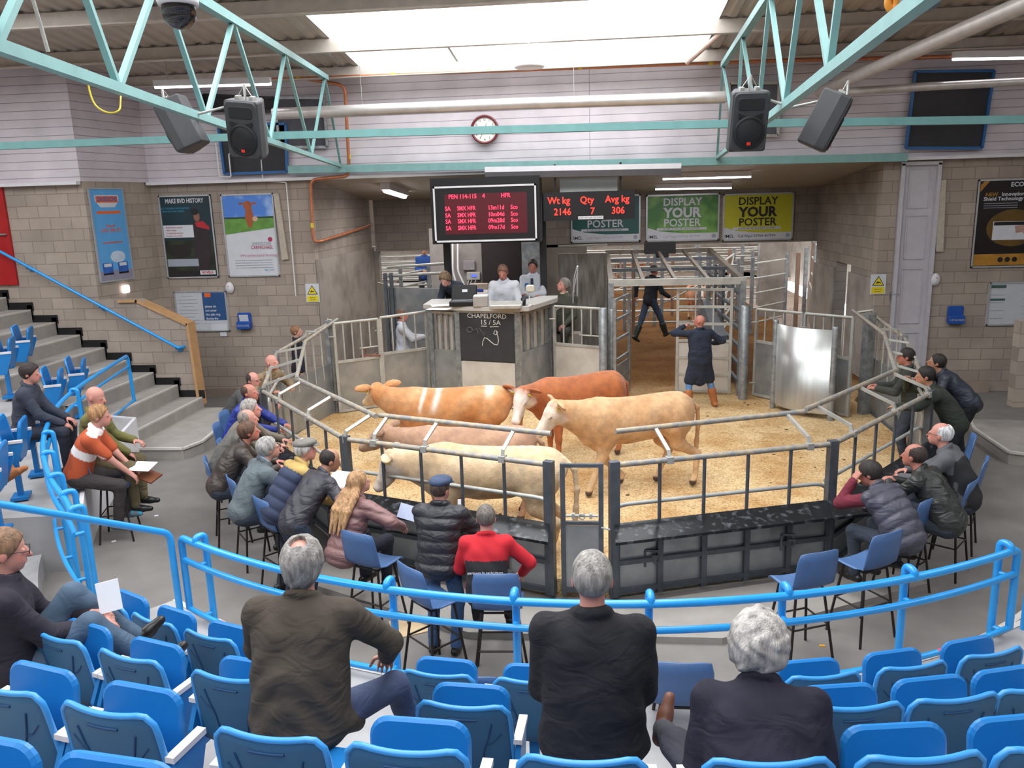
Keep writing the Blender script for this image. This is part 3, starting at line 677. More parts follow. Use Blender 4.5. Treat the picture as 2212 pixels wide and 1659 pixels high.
for f in (.25, .5, .75):
    A = C4(xl, yf, zf).lerp(C4(xr, yf, zf), f); B = C4(xl2, yb_, zk).lerp(C4(xr2, yb_, zk), f); bb.tube([A, B], .035, square=True)
bb.build('roof_bars', mat('crate_steel', '#6a6258', .55, .35, var=.15, scale=8), t)
bb = MB()
for f in (.35, .68):
    A = C4(xl, yf, zf).lerp(C4(xl2, yb_, zk), f); B = C4(xr, yf, zf).lerp(C4(xr2, yb_, zk), f); bb.tube([A, B], .035, square=True)
bb.build('roof_crossbars', M_steeld, t)
bb = MB(); p = at(1425, 535, Y=20.7); bb.box((p.x, p.y, p.z), (.75, .4, .28)); bb.box((p.x + .05, p.y - .1, p.z - .2), (.3, .3, .2)); bb.build('ram', M_black, t)
# crate sides: slatted rails running back
for sgn, xa, xb in ((0, xl, xl2), (1, xr, xr2)):
    for z in (.45, .8, 1.15, 1.5, 1.85, 2.2):
        bb = MB(); bb.tube([(xa, yf + .1, z), (xb, yb_, z)], .03, square=True); bb.build('side_rail', M_steeld, t)
    for f in (.25, .5, .75):
        bb = MB(); x = xa + (xb - xa) * f; y = yf + (yb_ - yf) * f; bb.box((x, y, 1.35), (.06, .06, 2.3)); bb.build('side_post', M_steeld, t)
# floor grating wedge on the right in the race
bb = MB(); bb.add([(2.35, 17.3, .2), (2.9, 17.3, .2), (2.9, 20.5, .2), (2.5, 20.5, .2), (2.6, 17.4, 1.15), (2.9, 17.4, 1.2), (2.9, 20.4, 1.6), (2.75, 20.4, 1.6)],
                  [(0, 3, 7, 4), (0, 4, 5, 1), (4, 7, 6, 5), (1, 5, 6, 2), (2, 6, 7, 3)]); bb.build('sloped_side_sheet', M_steeld, t)
def bargate(label, p0, p1, zb, zt, rails, m, boards=None, nvert=1, group='barred gates of the race'):
    p0, p1 = V2(p0), V2(p1); d = p1 - p0; a = math.atan2(d.y, d.x); t = thing('race_gate', label, 'gate', (p0.x, p0.y, zb), 0, group)
    bb = MB()
    for q in (p0, p1): bb.box((q.x, q.y, (zb + zt) / 2), (.055, .055, zt - zb), a)
    for k in range(nvert):
        q = p0 + d * ((k + 1) / (nvert + 1)); bb.box((q.x, q.y, (zb + zt) / 2 + .5), (.03, .03, zt - zb - 1), a)
    bb.build('stile', m, t)
    for i in range(rails):
        z = zb + .03 + (zt - zb - .05) * i / (rails - 1); bb = MB(); bb.slab(p0, p1, z - .025, z + .025, .04); bb.build('rail', m, t)
    if boards: bb = MB(); bb.slab(p0 + d * .03, p1 - d * .03, zb + .03, boards, .015); bb.build('board', M_board if m is M_steelp else M_sheet, t)
    return t
bargate('open barred gate leaf swung along the left side of the race mouth', (.45, 15.35), (.76, 16.3), .25, 2.25, 6, M_steel, boards=.95, nvert=0)
bargate('open barred gate with pale boards low down behind the dark-coated man', (at(1463, 740, Y=16.25).x, 16.25), (at(1578, 740, Y=16.1).x, 16.1), .24, 2.33, 7, M_steelp, boards=1.25, nvert=2)
# ================================================================== PENS BEHIND AND UNDER THE BACK WALL
def pen_rails(label, p0, p1, rails, z0, z1, m=None, npost=2, r=.028, diag=False):
    p0, p1 = V2(p0), V2(p1); d = p1 - p0; m = m or M_steelp
    t = thing('pen_hurdle', label, 'hurdle', (p0.x, p0.y, .2), 0, 'tubular pen hurdles behind the back wall')
    for i in range(rails):
        z = z0 + (z1 - z0) * i / (rails - 1); bb = MB(); bb.tube([(p0.x, p0.y, z), (p1.x, p1.y, z)], r, 8); bb.build('rail', m, t)
    for k in range(npost):
        q = p0 + d * (k / max(1, npost - 1)); bb = MB(); bb.box((q.x, q.y, (z1 + .3) / 2), (.09, .09, z1 + .05)); bb.build('post', M_steel, t)
    if diag: bb = MB(); bb.tube([(p0.x, p0.y, z0), (p1.x, p1.y, z1)], r * .8, 8); bb.build('brace', m, t)
    return t
# seen through the opening left of the rostrum
k = 0
for (y, x0, x1) in ((23.2, -6.4, -3.0), (24.6, -7.2, -2.6), (26.4, -7.8, -2.2), (28.6, -8.2, -2.0), (31.2, -9.0, -1.5), (34.0, -10, 0)):
    pen_rails('%s row of pen rails seen through the opening left of the rostrum' % ('nearest second third fourth fifth farthest'.split()[k]), (x0, y), (x1, y + .4), 6, .45, 2.15 + .05 * k, npost=3, diag=k in (1, 3)); k += 1
pen_rails('slanting pen hurdle end-on inside the opening left of the rostrum', (-5.3, 22.4), (-4.1, 27), 6, .45, 2.2, npost=3)
# seen through the right opening and over the race
k = 0
for (y, x0, x1) in ((24.4, 1.0, 4.3), (27.0, .2, 5.2), (30.0, -.5, 6), (33.5, -1, 7), (37, -2, 8)):
    pen_rails('%s row of pen rails crossing behind the weigh crate' % ('nearest second third fourth farthest'.split()[k]), (x0, y), (x1, y), 6, .45, 2.1 + .08 * k, npost=4, diag=k in (0, 2)); k += 1
pen_rails('angled hurdle running back beside the crate, red tag on its top', (3.4, 21.9), (4.35, 25.5), 7, .45, 2.35, npost=2, diag=True)
pen_rails('five-rail hurdle crossing the alley below the yellow poster', (at(1625, 600, Y=23.5).x, 23.5), (at(1698, 600, Y=25).x, 25.0), 5, .5, 2.2, npost=2)
pen_rails('slanting hurdle across the daylit opening at the far right', (6.2, 23.0), (7.2, 27.5), 5, .5, 2.6, npost=3)
bb = MB(); bb.slab((6.05, 22.5), (7.3, 28.2), .2, 1.25, .05); struct(bb.build('wall_yard_low', M_render))
bb = MB(); bb.slab((at(1640, 600, Y=27).x, 27), (at(1700, 600, Y=27).x, 27), .2, 3.2, .2); struct(bb.build('wall_yard_pier', M_render))
# sheeted gate pens left of the rostrum behind the ring gates
t = thing('sheeted_pen', 'grey sheeted pen gate behind the white-coated man, dark posts at its hinge', 'gate', (-4.4, 18, .2))
a, b_ = at(838, 600, Y=18.2), at(965, 600, Y=17.6)
bb = MB(); bb.slab((a.x, 18.2), (b_.x, 17.6), .3, at(850, 620, Y=18.2).z, .04); bb.build('sheet', M_sheet, t)
for dz in (.25, .45): bb = MB(); z = at(850, 620, Y=18.2).z + dz; bb.tube([(a.x, 18.2, z), (b_.x, 17.6, z + .1)], .03, 8); bb.build('rail', M_steelp, t)
for px in (832, 845): bb = MB(); p = at(px, 600, Y=18.1); bb.box((p.x, 18.1, 1.4), (.07, .09, 2.4)); bb.build('post', M_steeld, t)
bb = MB(); bb.slab((at(822, 700, Y=19.2).x, 19.2), (at(838, 700, Y=18.6).x, 18.6), .3, 2.3, .04); bb.build('side_sheet', M_steelp, t)
bb = MB(); bb.slab((-3.35, 17.3), (-3.35, 21.7), .2, 1.0, .1); struct(bb.build('wall_rostrum_low', M_render))
# stained concrete screen between rostrum and race
a, b_ = at(1207, 620, Y=18.4), at(1312, 620, Y=18.4)
bb = MB(); bb.box(((a.x + b_.x) / 2, 18.4, 1.55), (b_.x - a.x, .12, 2.75)); bb.cur = 0; struct(bb.build('wall_screen', mat('stained_concrete', '#8f8982', .8, var=.1, scale=3, col2='#6b645d', mix=.5, stretch=(4, 4, .5), bump=.2)))
bb = MB(); bb.box(((a.x + b_.x) / 2, 18.35, at(1260, 530, Y=18.4).z), (b_.x - a.x, .06, .04)); struct(bb.build('trim_5', M_steelp))
# dark sheet painted as the shade in the doorway, and cupboards behind the rostrum
a, b_ = at(1043, 620, Y=20.4), at(1128, 620, Y=20.4)
bb = MB(); bb.box(((a.x + b_.x) / 2, 20.4, 2.1), (b_.x - a.x, .06, 3.0)); struct(bb.build('doorway_shade_sheet', mat('doorway_shade', '#241a1a', .7, var=.1)))
bb = MB(); bb.box((at(1020, 600, Y=20.5).x - .3, 20.5, 1.8), (1.5, .1, 3.4)); struct(bb.build('wall_rostrum_back', mat('grey_plaster', '#8d8783', .8, var=.06)))
a, b_ = at(1129, 620, Y=20.2), at(1168, 620, Y=20.2)
bb = MB(); bb.box(((a.x + b_.x) / 2, 20.2, 2.1), (b_.x - a.x, .1, 3.0)); tag(bb.build('steel_cabinet', M_steel), 'tall grey steel cabinet in the dark behind the white-coated men', 'cabinet')
# black steel posts carrying the display housing
for px, lab in ((965, 'black upright left of the rostrum under the pen display'), (1173, 'black upright right of the rostrum between the two displays')):
    a = at(px, 520, Y=17.3); bb = MB(); bb.box((a.x, 17.3, 2.75), (.14, .14, 3.0)); tag(bb.build('display_post', M_black), lab, 'post', 'black display posts')

bb = MB(); bb.box((-5.2, 24.0, .9), (3.6, 1.3, .1)); 
for x in (-6.8, -5.2, -3.6): bb.box((x, 24.0, .52), (.1, 1.1, .66))
tag(bb.build('catwalk', M_steeld), 'raised steel catwalk among the pens under the man in the bright blue jacket', 'catwalk')
rnd2 = random.Random(5)
for k in range(9):
    x = 1.2 + k * .75; y = 23.2 + (k % 3) * 2.1; bb = MB(); bb.box((x, y, 1.35), (.1, .1, 2.3)); tag(bb.build('pen_post', M_steel if k % 2 else mat('rust_post', '#8a6f5c', .7)), ['grey', 'rusty', 'pale', 'square', 'thin', 'tall', 'far', 'middle', 'last'][k] + ' upright post of the pens right of the rostrum, number %s along' % 'one two three four five six seven eight nine'.split()[k], 'post', 'upright posts of the pens')
# ================================================================== THE STANDS
RC0 = Vector((-.1, 11.7))
def pol(r, a, z=0):          # a: angle from straight towards the camera, positive to the right
    return Vector((RC0.x + r * math.sin(a), RC0.y - r * math.cos(a), z))
ROWR = {1: 7.42, 2: 8.30, 3: 9.18, 4: 10.05, 5: 10.9}
ROWZ = {k: .5 + .42 * (k - 1) for k in range(1, 7)}
def sector(bb, r0, r1, a0, a1, z0, z1, n=28):
    pts = [pol(r0, a0 + (a1 - a0) * i / n) for i in range(n + 1)] + [pol(r1, a1 + (a0 - a1) * i / n) for i in range(n + 1)]
    V = [(p.x, p.y, z) for z in (z0, z1) for p in pts]; m = len(pts)
    F = [(i, i + 1, 2 * n + 1 - i - 1, 2 * n + 1 - i) for i in range(n)]
    bb.add(V, [tuple(reversed(f)) for f in F] + [tuple(j + m for j in f) for f in F] + [(i, (i + 1) % m, m + (i + 1) % m, m + i) for i in range(m)])
M_plat = mat('stand_floor', '#a5a3a3', .6, var=.06, scale=2.5, col2='#929090', mix=.55)
A0, A1 = -.66, .66
bb = MB(); sector(bb, 6.02, 6.3, -.62, A1 + .4, 0, .25)
for k in range(1, 6): sector(bb, ROWR[k] - 1.13 if k == 1 else ROWR[k] - .62, 12.9, A0, 1.25, ROWZ[k] - .42 if k > 1 else 0, ROWZ[k])
struct(bb.build('floor_stand', M_plat))
bb = MB(); sector(bb, 6.0, 6.06, -.62, A1 + .4, .21, .262); struct(bb.build('trim_6', M_nose))
for k in (1,): bb = MB(); sector(bb, ROWR[k] - 1.15, ROWR[k] - 1.1, A0, 1.25, ROWZ[k] - .04, ROWZ[k] + .006); struct(bb.build('trim_7', M_nose))
# left stand beyond the aisle
LA = -1.62
bb = MB()
for k in range(1, 8):                                  # aisle steps between the two
    sector(bb, 6.75 + .44 * k, 13.6, -1.06, A0, 0, .21 * k + .05)
struct(bb.build('floor_aisle', M_plat))

# ---- tip-up seats
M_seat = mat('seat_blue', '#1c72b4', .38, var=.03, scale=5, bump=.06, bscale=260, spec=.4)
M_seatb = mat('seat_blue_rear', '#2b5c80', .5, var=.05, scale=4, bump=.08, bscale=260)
M_rib = mat('seat_rib', '#15406a', .6, var=.05)
M_arm = mat('arm_cap', '#cfcdd2', .45, var=.03)
def make_seat(up=True):
    t = thing('stadium_seat', 'x', 'seat', local=True)
    # back shell: rounded top corners, shallow dip, flared lower part, bowed towards the sitter
    W, H, z0 = .225, .44, .42; nx, nz = 16, 10; V = []; F = []
    def outline(u, v):    # u -1..1, v 0..1
        top = 1 - .045 * (1 - u * u) ** 1.0 * 1.0
        half = W * (1.0 + .05 * (1 - v))
        k = 1 - (max(0, abs(u) - .72) / .28) ** 2.3 * .13
        x = u * half; z = z0 + H * v * (top if v > .5 else 1) * (1 - (1 - k) * v)
        y = -.05 * v - .03 * (1 - u * u) + .03
        return x, y, z
    for side in (0, 1):
        for j in range(nz + 1):
            for i in range(nx + 1):
                u = -1 + 2 * i / nx; v = j / nz; x, y, z = outline(u, v)
                e = 1 if (i in (0, nx) or j in (0, nz)) else 0
                th = .013 if not e else .008
                V.append((x, y - (th if side else -th), z + (.006 if (not side) and j == nz else 0)))
    n_ = (nx + 1) * (nz + 1)
    for j in range(nz):
        for i in range(nx):
            a = j * (nx + 1) + i; F.append((a + 1, a, a + nx + 1, a + nx + 2)); F.append((n_ + a, n_ + a + 1, n_ + a + nx + 2, n_ + a + nx + 1))
    rim = [i for i in range(nx + 1)] + [j * (nx + 1) + nx for j in range(1, nz + 1)] + [nz * (nx + 1) + i for i in range(nx - 1, -1, -1)] + [j * (nx + 1) for j in range(nz - 1, 0, -1)]
    for q in range(len(rim)): a, b_ = rim[q], rim[(q + 1) % len(rim)]; F.append((a, b_, n_ + b_, n_ + a))
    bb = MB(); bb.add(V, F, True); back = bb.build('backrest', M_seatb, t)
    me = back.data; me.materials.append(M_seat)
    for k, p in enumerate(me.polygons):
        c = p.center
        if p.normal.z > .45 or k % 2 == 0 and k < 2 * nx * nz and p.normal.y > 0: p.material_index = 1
    # thick rolled rim
    bb = MB(); pr = [Vector(outline(-1, v)) for v in np.linspace(.1, .9, 8)] + [Vector(outline(u, 1)) for u in np.linspace(-.98, .98, 15)] + [Vector(outline(1, v)) for v in np.linspace(.9, .1, 8)]
    bb.tube(pr, .0135, 8); bb.build('rim', mat('seat_rim', '#3a8fd2', .35, var=.03), back)
    # moulded ribs and slot on the rear
    bb = MB()
    def rear(u, v): x, y, z = outline(u, v); return Vector((x, y - .0145, z))
    for s in (-1, 1):
        bb.tube([rear(s * u, v) for u, v in ((.62, .80), (.52, .60), (.43, .45), (.36, .20), (.34, .05))], .005, 6)
        bb.tube([rear(s * u, v) for u, v in ((.80, .66), (.62, .55), (.45, .50))], .0035, 6)
    bb.build('moulded_rib', M_rib, back)
    bb = MB(); bb.tube([rear(u, .87) for u in np.linspace(-.32, .32, 6)], .006, 6); bb.build('slot', M_rib, back)
    # pan
    bb = MB()
    if up:
        R_ = Matrix.Rotation(math.radians(-8), 3, 'X'); bb.rbox((0, .145, .62), (.40, .035, .42), .075, R_, n=5)
    else:
        bb.rbox((0, .22, .44), (.42, .42, .035), .07, Matrix.Rotation(math.radians(4), 3, 'X'), n=5, axis=2)
    bb.build('tip_up_pan', M_seat, t)
    for s in (-1, 1):
        bb = MB(); bb.prism([(-.05, .36), (.1, .36), (.19, .6), (.19, .64), (.02, .64), (-.05, .5)], -.014, .014, Matrix.Translation((s * .258, 0, 0)) @ Matrix(((0, 0, 1, 0), (1, 0, 0, 0), (0, 1, 0, 0), (0, 0, 0, 1))))
        bk = bb.build('side_bracket', M_seat, t)
        bb = MB(); bb.box((s * .258, .09, .652), (.042, .2, .026)); bb.build('arm_cap', M_arm, bk)
    bb = MB(); bb.box((0, .05, .2), (.06, .05, .4)); bb.box((0, .05, .015), (.22, .16, .03)); bb.build('pedestal', M_seat, t)
    return t
SEATS = {}
def seat(px, py, row, label, up=True):
    z = ROWZ[row] + .84; p = at(px, py, z=z); d = V2(p) - RC0
    a = math.atan2(d.x, -d.y); q = pol(ROWR[row], a, ROWZ[row]); rz = -math.atan2(RC0.x - q.x, RC0.y - q.y)
    key = up
    if key not in SEATS:
        s = make_seat(up); s['label'] = label; s['group'] = 'blue tip-up seats in the stand'; s.location = q; s.rotation_euler = (0, 0, rz); SEATS[key] = s
    else: s = dup(SEATS[key], q, rz, label)
    return s, q, a
def seat_at(a, row, label, up=True):
    q = pol(ROWR[row], a, ROWZ[row]); rz = -math.atan2(RC0.x - q.x, RC0.y - q.y)
    return dup(SEATS[up], q, rz, label)
S_BROWN = seat(615, 1545, 3, 'blue tip-up seat directly behind the man in the brown jacket', up=False)
S_900 = seat(900, 1562, 3, 'raised blue tip-up seat between the brown-jacketed man and the man in the black suit')
S_SUIT = seat(1257, 1592, 3, 'blue tip-up seat directly behind the man in the black suit', up=False)
S_WOM = seat(1637, 1590, 3, 'blue tip-up seat directly behind the white-haired person in the navy coat', up=False)
seat(1942, 1572, 3, 'raised blue seat immediately right of the one behind the white-haired person')
seat(2225, 1560, 3, 'raised blue seat cut by the right edge of the picture, third row')
seat(290, 1488, 3, 'raised blue seat left of the brown-jacketed man, in his row')
seat(70, 1446, 3, 'raised blue seat at the left edge behind the man in the dark ribbed sweater')
seat(505, 1452, 2, 'blue seat partly hidden behind the left arm of the brown-jacketed man')
seat(300, 1405, 2, 'blue seat with a wide pan right of the one with the knee-raised sweater man')
seat(150, 1362, 2, 'blue seat just below the raised knee of the man in the sweater')
seat(-20, 1350, 2, 'dark blue seat the man in the ribbed sweater sits in', up=False)
seat(1008, 1500, 2, 'raised blue seat in the second row left of the man in the black suit')
seat(1830, 1500, 2, 'raised blue seat in the second row right of the white-haired person')
seat(2035, 1482, 2, 'raised blue seat in the second row, next but one right of the white-haired person')
seat(2210, 1462, 2, 'raised blue seat in the second row touching the right edge')
seat(945, 1455, 1, 'raised blue seat in the front row right of the brown-jacketed man')
seat(1150, 1462, 1, 'raised blue seat in the front row left of the suited man, half hidden')
seat(1775, 1455, 1, 'raised blue seat in the front row just right of the white hair')
seat(1962, 1430, 1, 'raised blue seat in the front row below the thick blue rail post')
seat(2125, 1398, 1, 'raised blue seat in the front row near the right end of the rail')
seat(455, 1372, 1, 'raised blue seat in the front row left of the brown-jacketed man')
seat(325, 1342, 1, 'raised blue seat in the front row beside the raised black shoe')
seat(215, 1310, 1, 'blue seat of the front row under the bent grey jeans')
for i, (px, lab) in enumerate(((-60, 'raised blue seat at the bottom left corner, its shell cut off'), (235, 'raised blue seat at the bottom, left of the brown-jacketed man and one row back'), (790, 'blue seat top at the bottom edge below the empty seat by the brown jacket'),
                               (1310, 'blue seat top at the bottom edge below the suited man'), (1690, 'blue seat top at the bottom edge below the white-haired person'), (2140, 'blue seat top in the bottom right corner'))):
    seat(px, 1668 if px > 600 else (1640 if px > 0 else 1600), 4, lab)

# ---- blue handrails
def rail_arc(pts, r, name, parent, m=M_blue, rr=.1): bb = MB(); bb.tube(rounded(pts, rr, 4) if rr else pts, r, 12); return bb.build(name, m, parent)
ZR1 = 1.27; RR = 6.36
aL = math.atan2(at(378, 1165, z=ZR1).x - RC0.x, RC0.y - at(378, 1165, z=ZR1).y); aR = math.atan2(at(2196, 1185, z=ZR1).x - RC0.x, RC0.y - at(2196, 1185, z=ZR1).y)
t = thing('guard_rail', 'long curved double blue guard rail sweeping across in front of the seated men', 'guard rail', pol(RR, 0, .5))
arc = lambda r, z, a0, a1, n=40: [pol(r, a0 + (a1 - a0) * i / n, z) for i in range(n + 1)]
top = arc(RR, ZR1, aL, aR); mid = arc(RR, ZR1 - .21, aL, aR); low = arc(RR, .58, aL, aR)
bb = MB(); bb.tube(rounded([pol(RR, aL, .58), pol(RR, aL, ZR1), top[1]], .06, 4)[:-1] + top[1:-1] + rounded([top[-2], pol(RR, aR, ZR1), pol(RR, aR, .58)], .06, 4)[1:], .031, 12); bb.build('top_rail', M_blue, t)
rail_arc(mid, .027, 'middle_rail', t, rr=0); rail_arc(low, .024, 'kick_rail', t, rr=0)
for px in (440, 845, 1112, 1402, 1690, 1950, 2160):
    py = {440: 1175, 845: 1270, 1112: 1298, 1402: 1298, 1690: 1280, 1950: 1240, 2160: 1190}[px]
    p = at(px, py - 12, z=ZR1 + .02); a = math.atan2(p.x - RC0.x, RC0.y - p.y); rp = RR - .09
    bb = MB(); bb.tube(rounded([pol(rp, a, .02 if rp < 6.3 else .5), pol(rp, a, ZR1 + .055), pol(RR + .0, a, ZR1 + .055), pol(RR + .0, a, ZR1 - .02)], .05, 4), .03, 12)
    for z in (ZR1 - .21, .58): bb.tube([pol(rp, a, z), pol(RR, a, z)], .022, 8)
    bb.build('post', M_blue, t)
for a, in ((aL + .075,), (.235 - .0,), (.45,)):
    bb = MB(); q = arc(RR, .58, a, a + .018, 3) if a != .235 else arc(RR, .58, a, a + .01, 2); bb.tube(q, .0255, 12); bb.build('red_tape', mat('red_tape', '#d8566a', .5, var=.05), t)
# second rail at the far right
t = thing('guard_rail', 'second blue guard rail starting at the right edge beyond the aisle', 'guard rail', pol(RR, aR + .05, .5))
bb = MB(); bb.tube(rounded([pol(RR, aR + .035, .3), pol(RR, aR + .035, ZR1 + .02), pol(RR, aR + .5, ZR1 + .02)], .07, 4), .03, 12); bb.build('rail', M_blue, t)
# sloping aisle handrail
t = thing('aisle_handrail', 'single sloping blue handrail beside the aisle steps at the left', 'handrail', at(385, 1320, z=.3))
e = at(366, 1152, z=1.33); s_ = at(-60, 1079, z=2.1); 
bb = MB(); bb.tube(rounded([(e.x + .02, e.y - .02, .25), e, s_], .07, 4), .03, 12); bb.build('rail', M_blue, t)
bb = MB(); bb.tube([s_, (s_.x, s_.y, .9)], .03, 10); bb.build('post', M_blue, t)
# left stand guard rail
LP = [(275, 768, 1.55), (190, 822, 1.53), (135, 865, 1.5), (104, 915, 1.5), (93, 960, 1.5), (98, 1005, 1.5), (115, 1045, 1.5), (142, 1082, 1.5), (155, 1110, 1.5)]
top = [at(x, y, z=z) for x, y, z in LP]
def smooth(P, n=5):
    out = []
    for i in range(len(P) - 1):
        a, b_, c, d = P[max(0, i - 1)], P[i], P[i + 1], P[min(len(P) - 1, i + 2)]
        for k in range(n):
            u = k / n; out.append(.5 * ((2 * b_) + (c - a) * u + (2 * a - 5 * b_ + 4 * c - d) * u * u + (3 * b_ - a - 3 * c + d) * u ** 3))
    return out + [P[-1]]
S_ = smooth(top)
t = thing('guard_rail', 'curved blue guard rail around the left stand beside the stair', 'guard rail', (S_[-1].x, S_[-1].y, .3))
def dz(P, k): return [Vector((p.x, p.y, p.z - k)) for p in P]
bb = MB(); bb.tube(rounded([Vector((S_[0].x + .02, S_[0].y, .45)), S_[0], S_[2]], .1, 4)[:-1] + S_[2:] , .031, 12); bb.build('top_rail', M_blue, t)
bb = MB(); bb.tube(dz(S_, .2), .025, 10); bb.build('middle_rail', M_blue, t)
bb = MB(); bb.tube(dz(S_, .85), .022, 10); bb.build('kick_rail', M_blue, t)
cen = V2(S_[-1]).lerp(Vector((-11, 9)), 1)
for i in (8, 13, 18, 23, 29, 34, 40):
    if i >= len(S_): i = len(S_) - 1
    p = S_[i]; d = (RC0 - V2(p)).normalized() * .1
    bb = MB(); q = Vector((p.x + d.x, p.y + d.y, 0)); bb.tube(rounded([(q.x, q.y, .1), (q.x, q.y, p.z + .05), (p.x, p.y, p.z + .05), (p.x, p.y, p.z)], .05, 4), .028, 12)
    for k in (.2, .85): bb.tube([(q.x, q.y, p.z - k), (p.x, p.y, p.z - k)], .02, 8)
    bb.build('post', M_blue, t)
# fascia of the left stand, pale panels
FG = [at(x, y, z=0) for x, y in ((303, 990), (255, 1055), (215, 1120), (196, 1175), (192, 1232))]
bb = MB()
for i in range(len(FG) - 1): bb.slab(FG[i].xy, FG[i + 1].xy, 0, .72, .05)
bb.slab(FG[0].xy, (FG[0].x - 1.2, FG[0].y + .3), 0, .72, .05)
struct(bb.build('wall_stand_fascia', M_white))
bb = MB(); bb.prism([(p.x - .03, p.y) for p in FG] + [(-9.5, FG[-1].y - .6), (-16, FG[-1].y), (-16, 12.6), (FG[0].x - 1.2, FG[0].y + .3)], 0, .70); struct(bb.build('floor_stand_side', M_plat))
bb = MB(); bb.prism([(-9.0, 6.8), (-8.6, 9), (-8.9, 12.4), (-16, 12.55), (-16, 6.8)], .6, 1.15); struct(bb.build('floor_stand_side', M_plat))
# wall handrail down the stair
p, q = at(386, 752, Y=15.1), at(-30, 527, Y=15.1)
t = thing('stair_handrail', 'straight blue handrail fixed along the stair wall', 'handrail', (p.x, 15.2, p.z))
bb = MB(); bb.tube(rounded([(p.x + .02, 15.28, p.z), p, q], .06, 4), .03, 12); bb.build('rail', M_blue, t)
for f in (.02, .42, .8):
    r = p.lerp(q, f); bb = MB(); bb.tube([r, (r.x, 15.14, r.z - .08), (r.x, 15.3, r.z - .1)], .012, 6); bb.lathe([(0, 0), (.05, 0), (.05, .015), (0, .015)], (r.x, 15.29, r.z - .1), 12, Matrix.Rotation(pi / 2, 3, 'X')); bb.build('wall_bracket', M_blue, t)

# ---- side stand seats seen from the front (left)
def sideseat(px, py, z, rz, label, up=True):
    p = at(px, py, z=z + .84 * 1.2); o = dup(SEATS[up], (p.x, p.y, z), rz, label); o.scale = (1.2,) * 3; return o, p
for px, py, z, lab in ((150, 775, .72, 'raised blue seat nearest the end of the left guard rail'), (98, 797, .72, 'raised blue seat behind the young man, second from the rail end'),
                       (35, 706, 1.2, 'raised blue seat beside the stair above the young man'), (-8, 728, 1.2, 'raised blue seat at the left edge beside the stair'),
                       (45, 868, .72, 'blue seat the young man in the dark jacket sits in'), (5, 905, .72, 'blue seat left of the young man in the dark jacket'), (-45, 960, .72, 'blue seat at the left edge above the brown boots')):
    sideseat(px, py, z, -1.1, lab, up='sits' not in lab)
bb = MB(); 
# ---- bar stools with blue shells
M_shell = mat('stool_shell', '#4a6a98', .4, var=.04, bump=.05, bscale=200)
M_leg = mat('stool_leg', '#2c2423', .45, .3, var=.08)
def make_stool(hs=.72):
    t = thing('bar_stool', 'x', 'stool', local=True)
    prof = [(.20, hs - .02), (.17, hs + .005), (.06, hs), (-.06, hs), (-.15, hs + .02), (-.195, hs + .08), (-.215, hs + .18), (-.235, hs + .30), (-.25, hs + .40)]
    nx = 10; V = []; F = []
    for side in (0, 1):
        for j, (y, z) in enumerate(prof):
            wj = .21 if j < 5 else .21 - .004 * (j - 5)
            if j == len(prof) - 1: wj *= .93
            for i in range(nx + 1):
                u = -1 + 2 * i / nx; cv = .022 * u * u
                if j < 5: yy, zz = y, z + cv
                else: yy, zz = y + cv * 1.6, z - (.02 * u ** 4 if j == len(prof) - 1 else 0)
                if side: yy, zz = (yy, zz - .012) if j < 4 else (yy - .012, zz)
                V.append((u * wj, yy, zz))
    m_ = (nx + 1) * len(prof)
    for j in range(len(prof) - 1):
        for i in range(nx): a = j * (nx + 1) + i; F += [(a, a + 1, a + nx + 2, a + nx + 1), (m_ + a + 1, m_ + a, m_ + a + nx + 1, m_ + a + nx + 2)]
    rim = list(range(nx + 1)) + [j * (nx + 1) + nx for j in range(1, len(prof))] + [(len(prof) - 1) * (nx + 1) + i for i in range(nx - 1, -1, -1)] + [j * (nx + 1) for j in range(len(prof) - 2, 0, -1)]
    for q in range(len(rim)): a, b_ = rim[q], rim[(q + 1) % len(rim)]; F.append((b_, a, m_ + a, m_ + b_))
    bb = MB(); bb.add(V, F, True); bb.build('shell', M_shell, t)
    for sx in (-1, 1):
        for y0, y1 in ((.12, .2), (-.12, -.2)):
            bb = MB(); bb.tube([(sx * .14, y0, hs - .02), (sx * .225, y1, 0)], .0125, 8); bb.build('leg', M_leg, t)
    k = .36; f = 1 - k / hs; X_ = .14 + .085 * f; Y_ = .12 + .08 * f
    for a_, b_ in (((-X_, Y_), (X_, Y_)), ((-X_, -Y_), (X_, -Y_)), ((-X_, -Y_), (-X_, Y_)), ((X_, -Y_), (X_, Y_))):
        bb = MB(); bb.tube([(a_[0], a_[1], k), (b_[0], b_[1], k)], .009, 6); bb.build('foot_rail', M_leg, t)
    bb = MB(); bb.tube([(-.14, .12, hs - .02), (-.14, -.12, hs - .02), (.14, -.12, hs - .02), (.14, .12, hs - .02)], .011, 6, closed=True); bb.build('seat_frame', M_leg, t)
    return t
STOOL = None
def stool(px, py, label, rz=None, z=1.12, xy=None):
    """px,py: middle of the top edge of the back"""
    global STOOL
    p = at(px, py, z=z) if xy is None else Vector((xy[0], xy[1], 0)); d = V2(p) - RC0
    if rz is None: rz = -math.atan2(RC0.x - p.x, RC0.y - p.y)
    off = Matrix.Rotation(rz, 2) @ Vector((0, .25)); q = (p.x + off.x, p.y + off.y, 0) if xy is None else (p.x, p.y, 0)
    if STOOL is None:
        STOOL = make_stool(); STOOL.location = q; STOOL.rotation_euler = (0, 0, rz); STOOL['label'] = label; STOOL['group'] = 'blue shelled bar stools'; return STOOL
    return dup(STOOL, q, rz, label)
stool(765, 1150, 'blue shelled bar stool under the long-haired woman in the quilted jacket')
stool(878, 1222, 'empty blue shelled bar stool turned aside behind the man in the blue cap', rz=-.75)
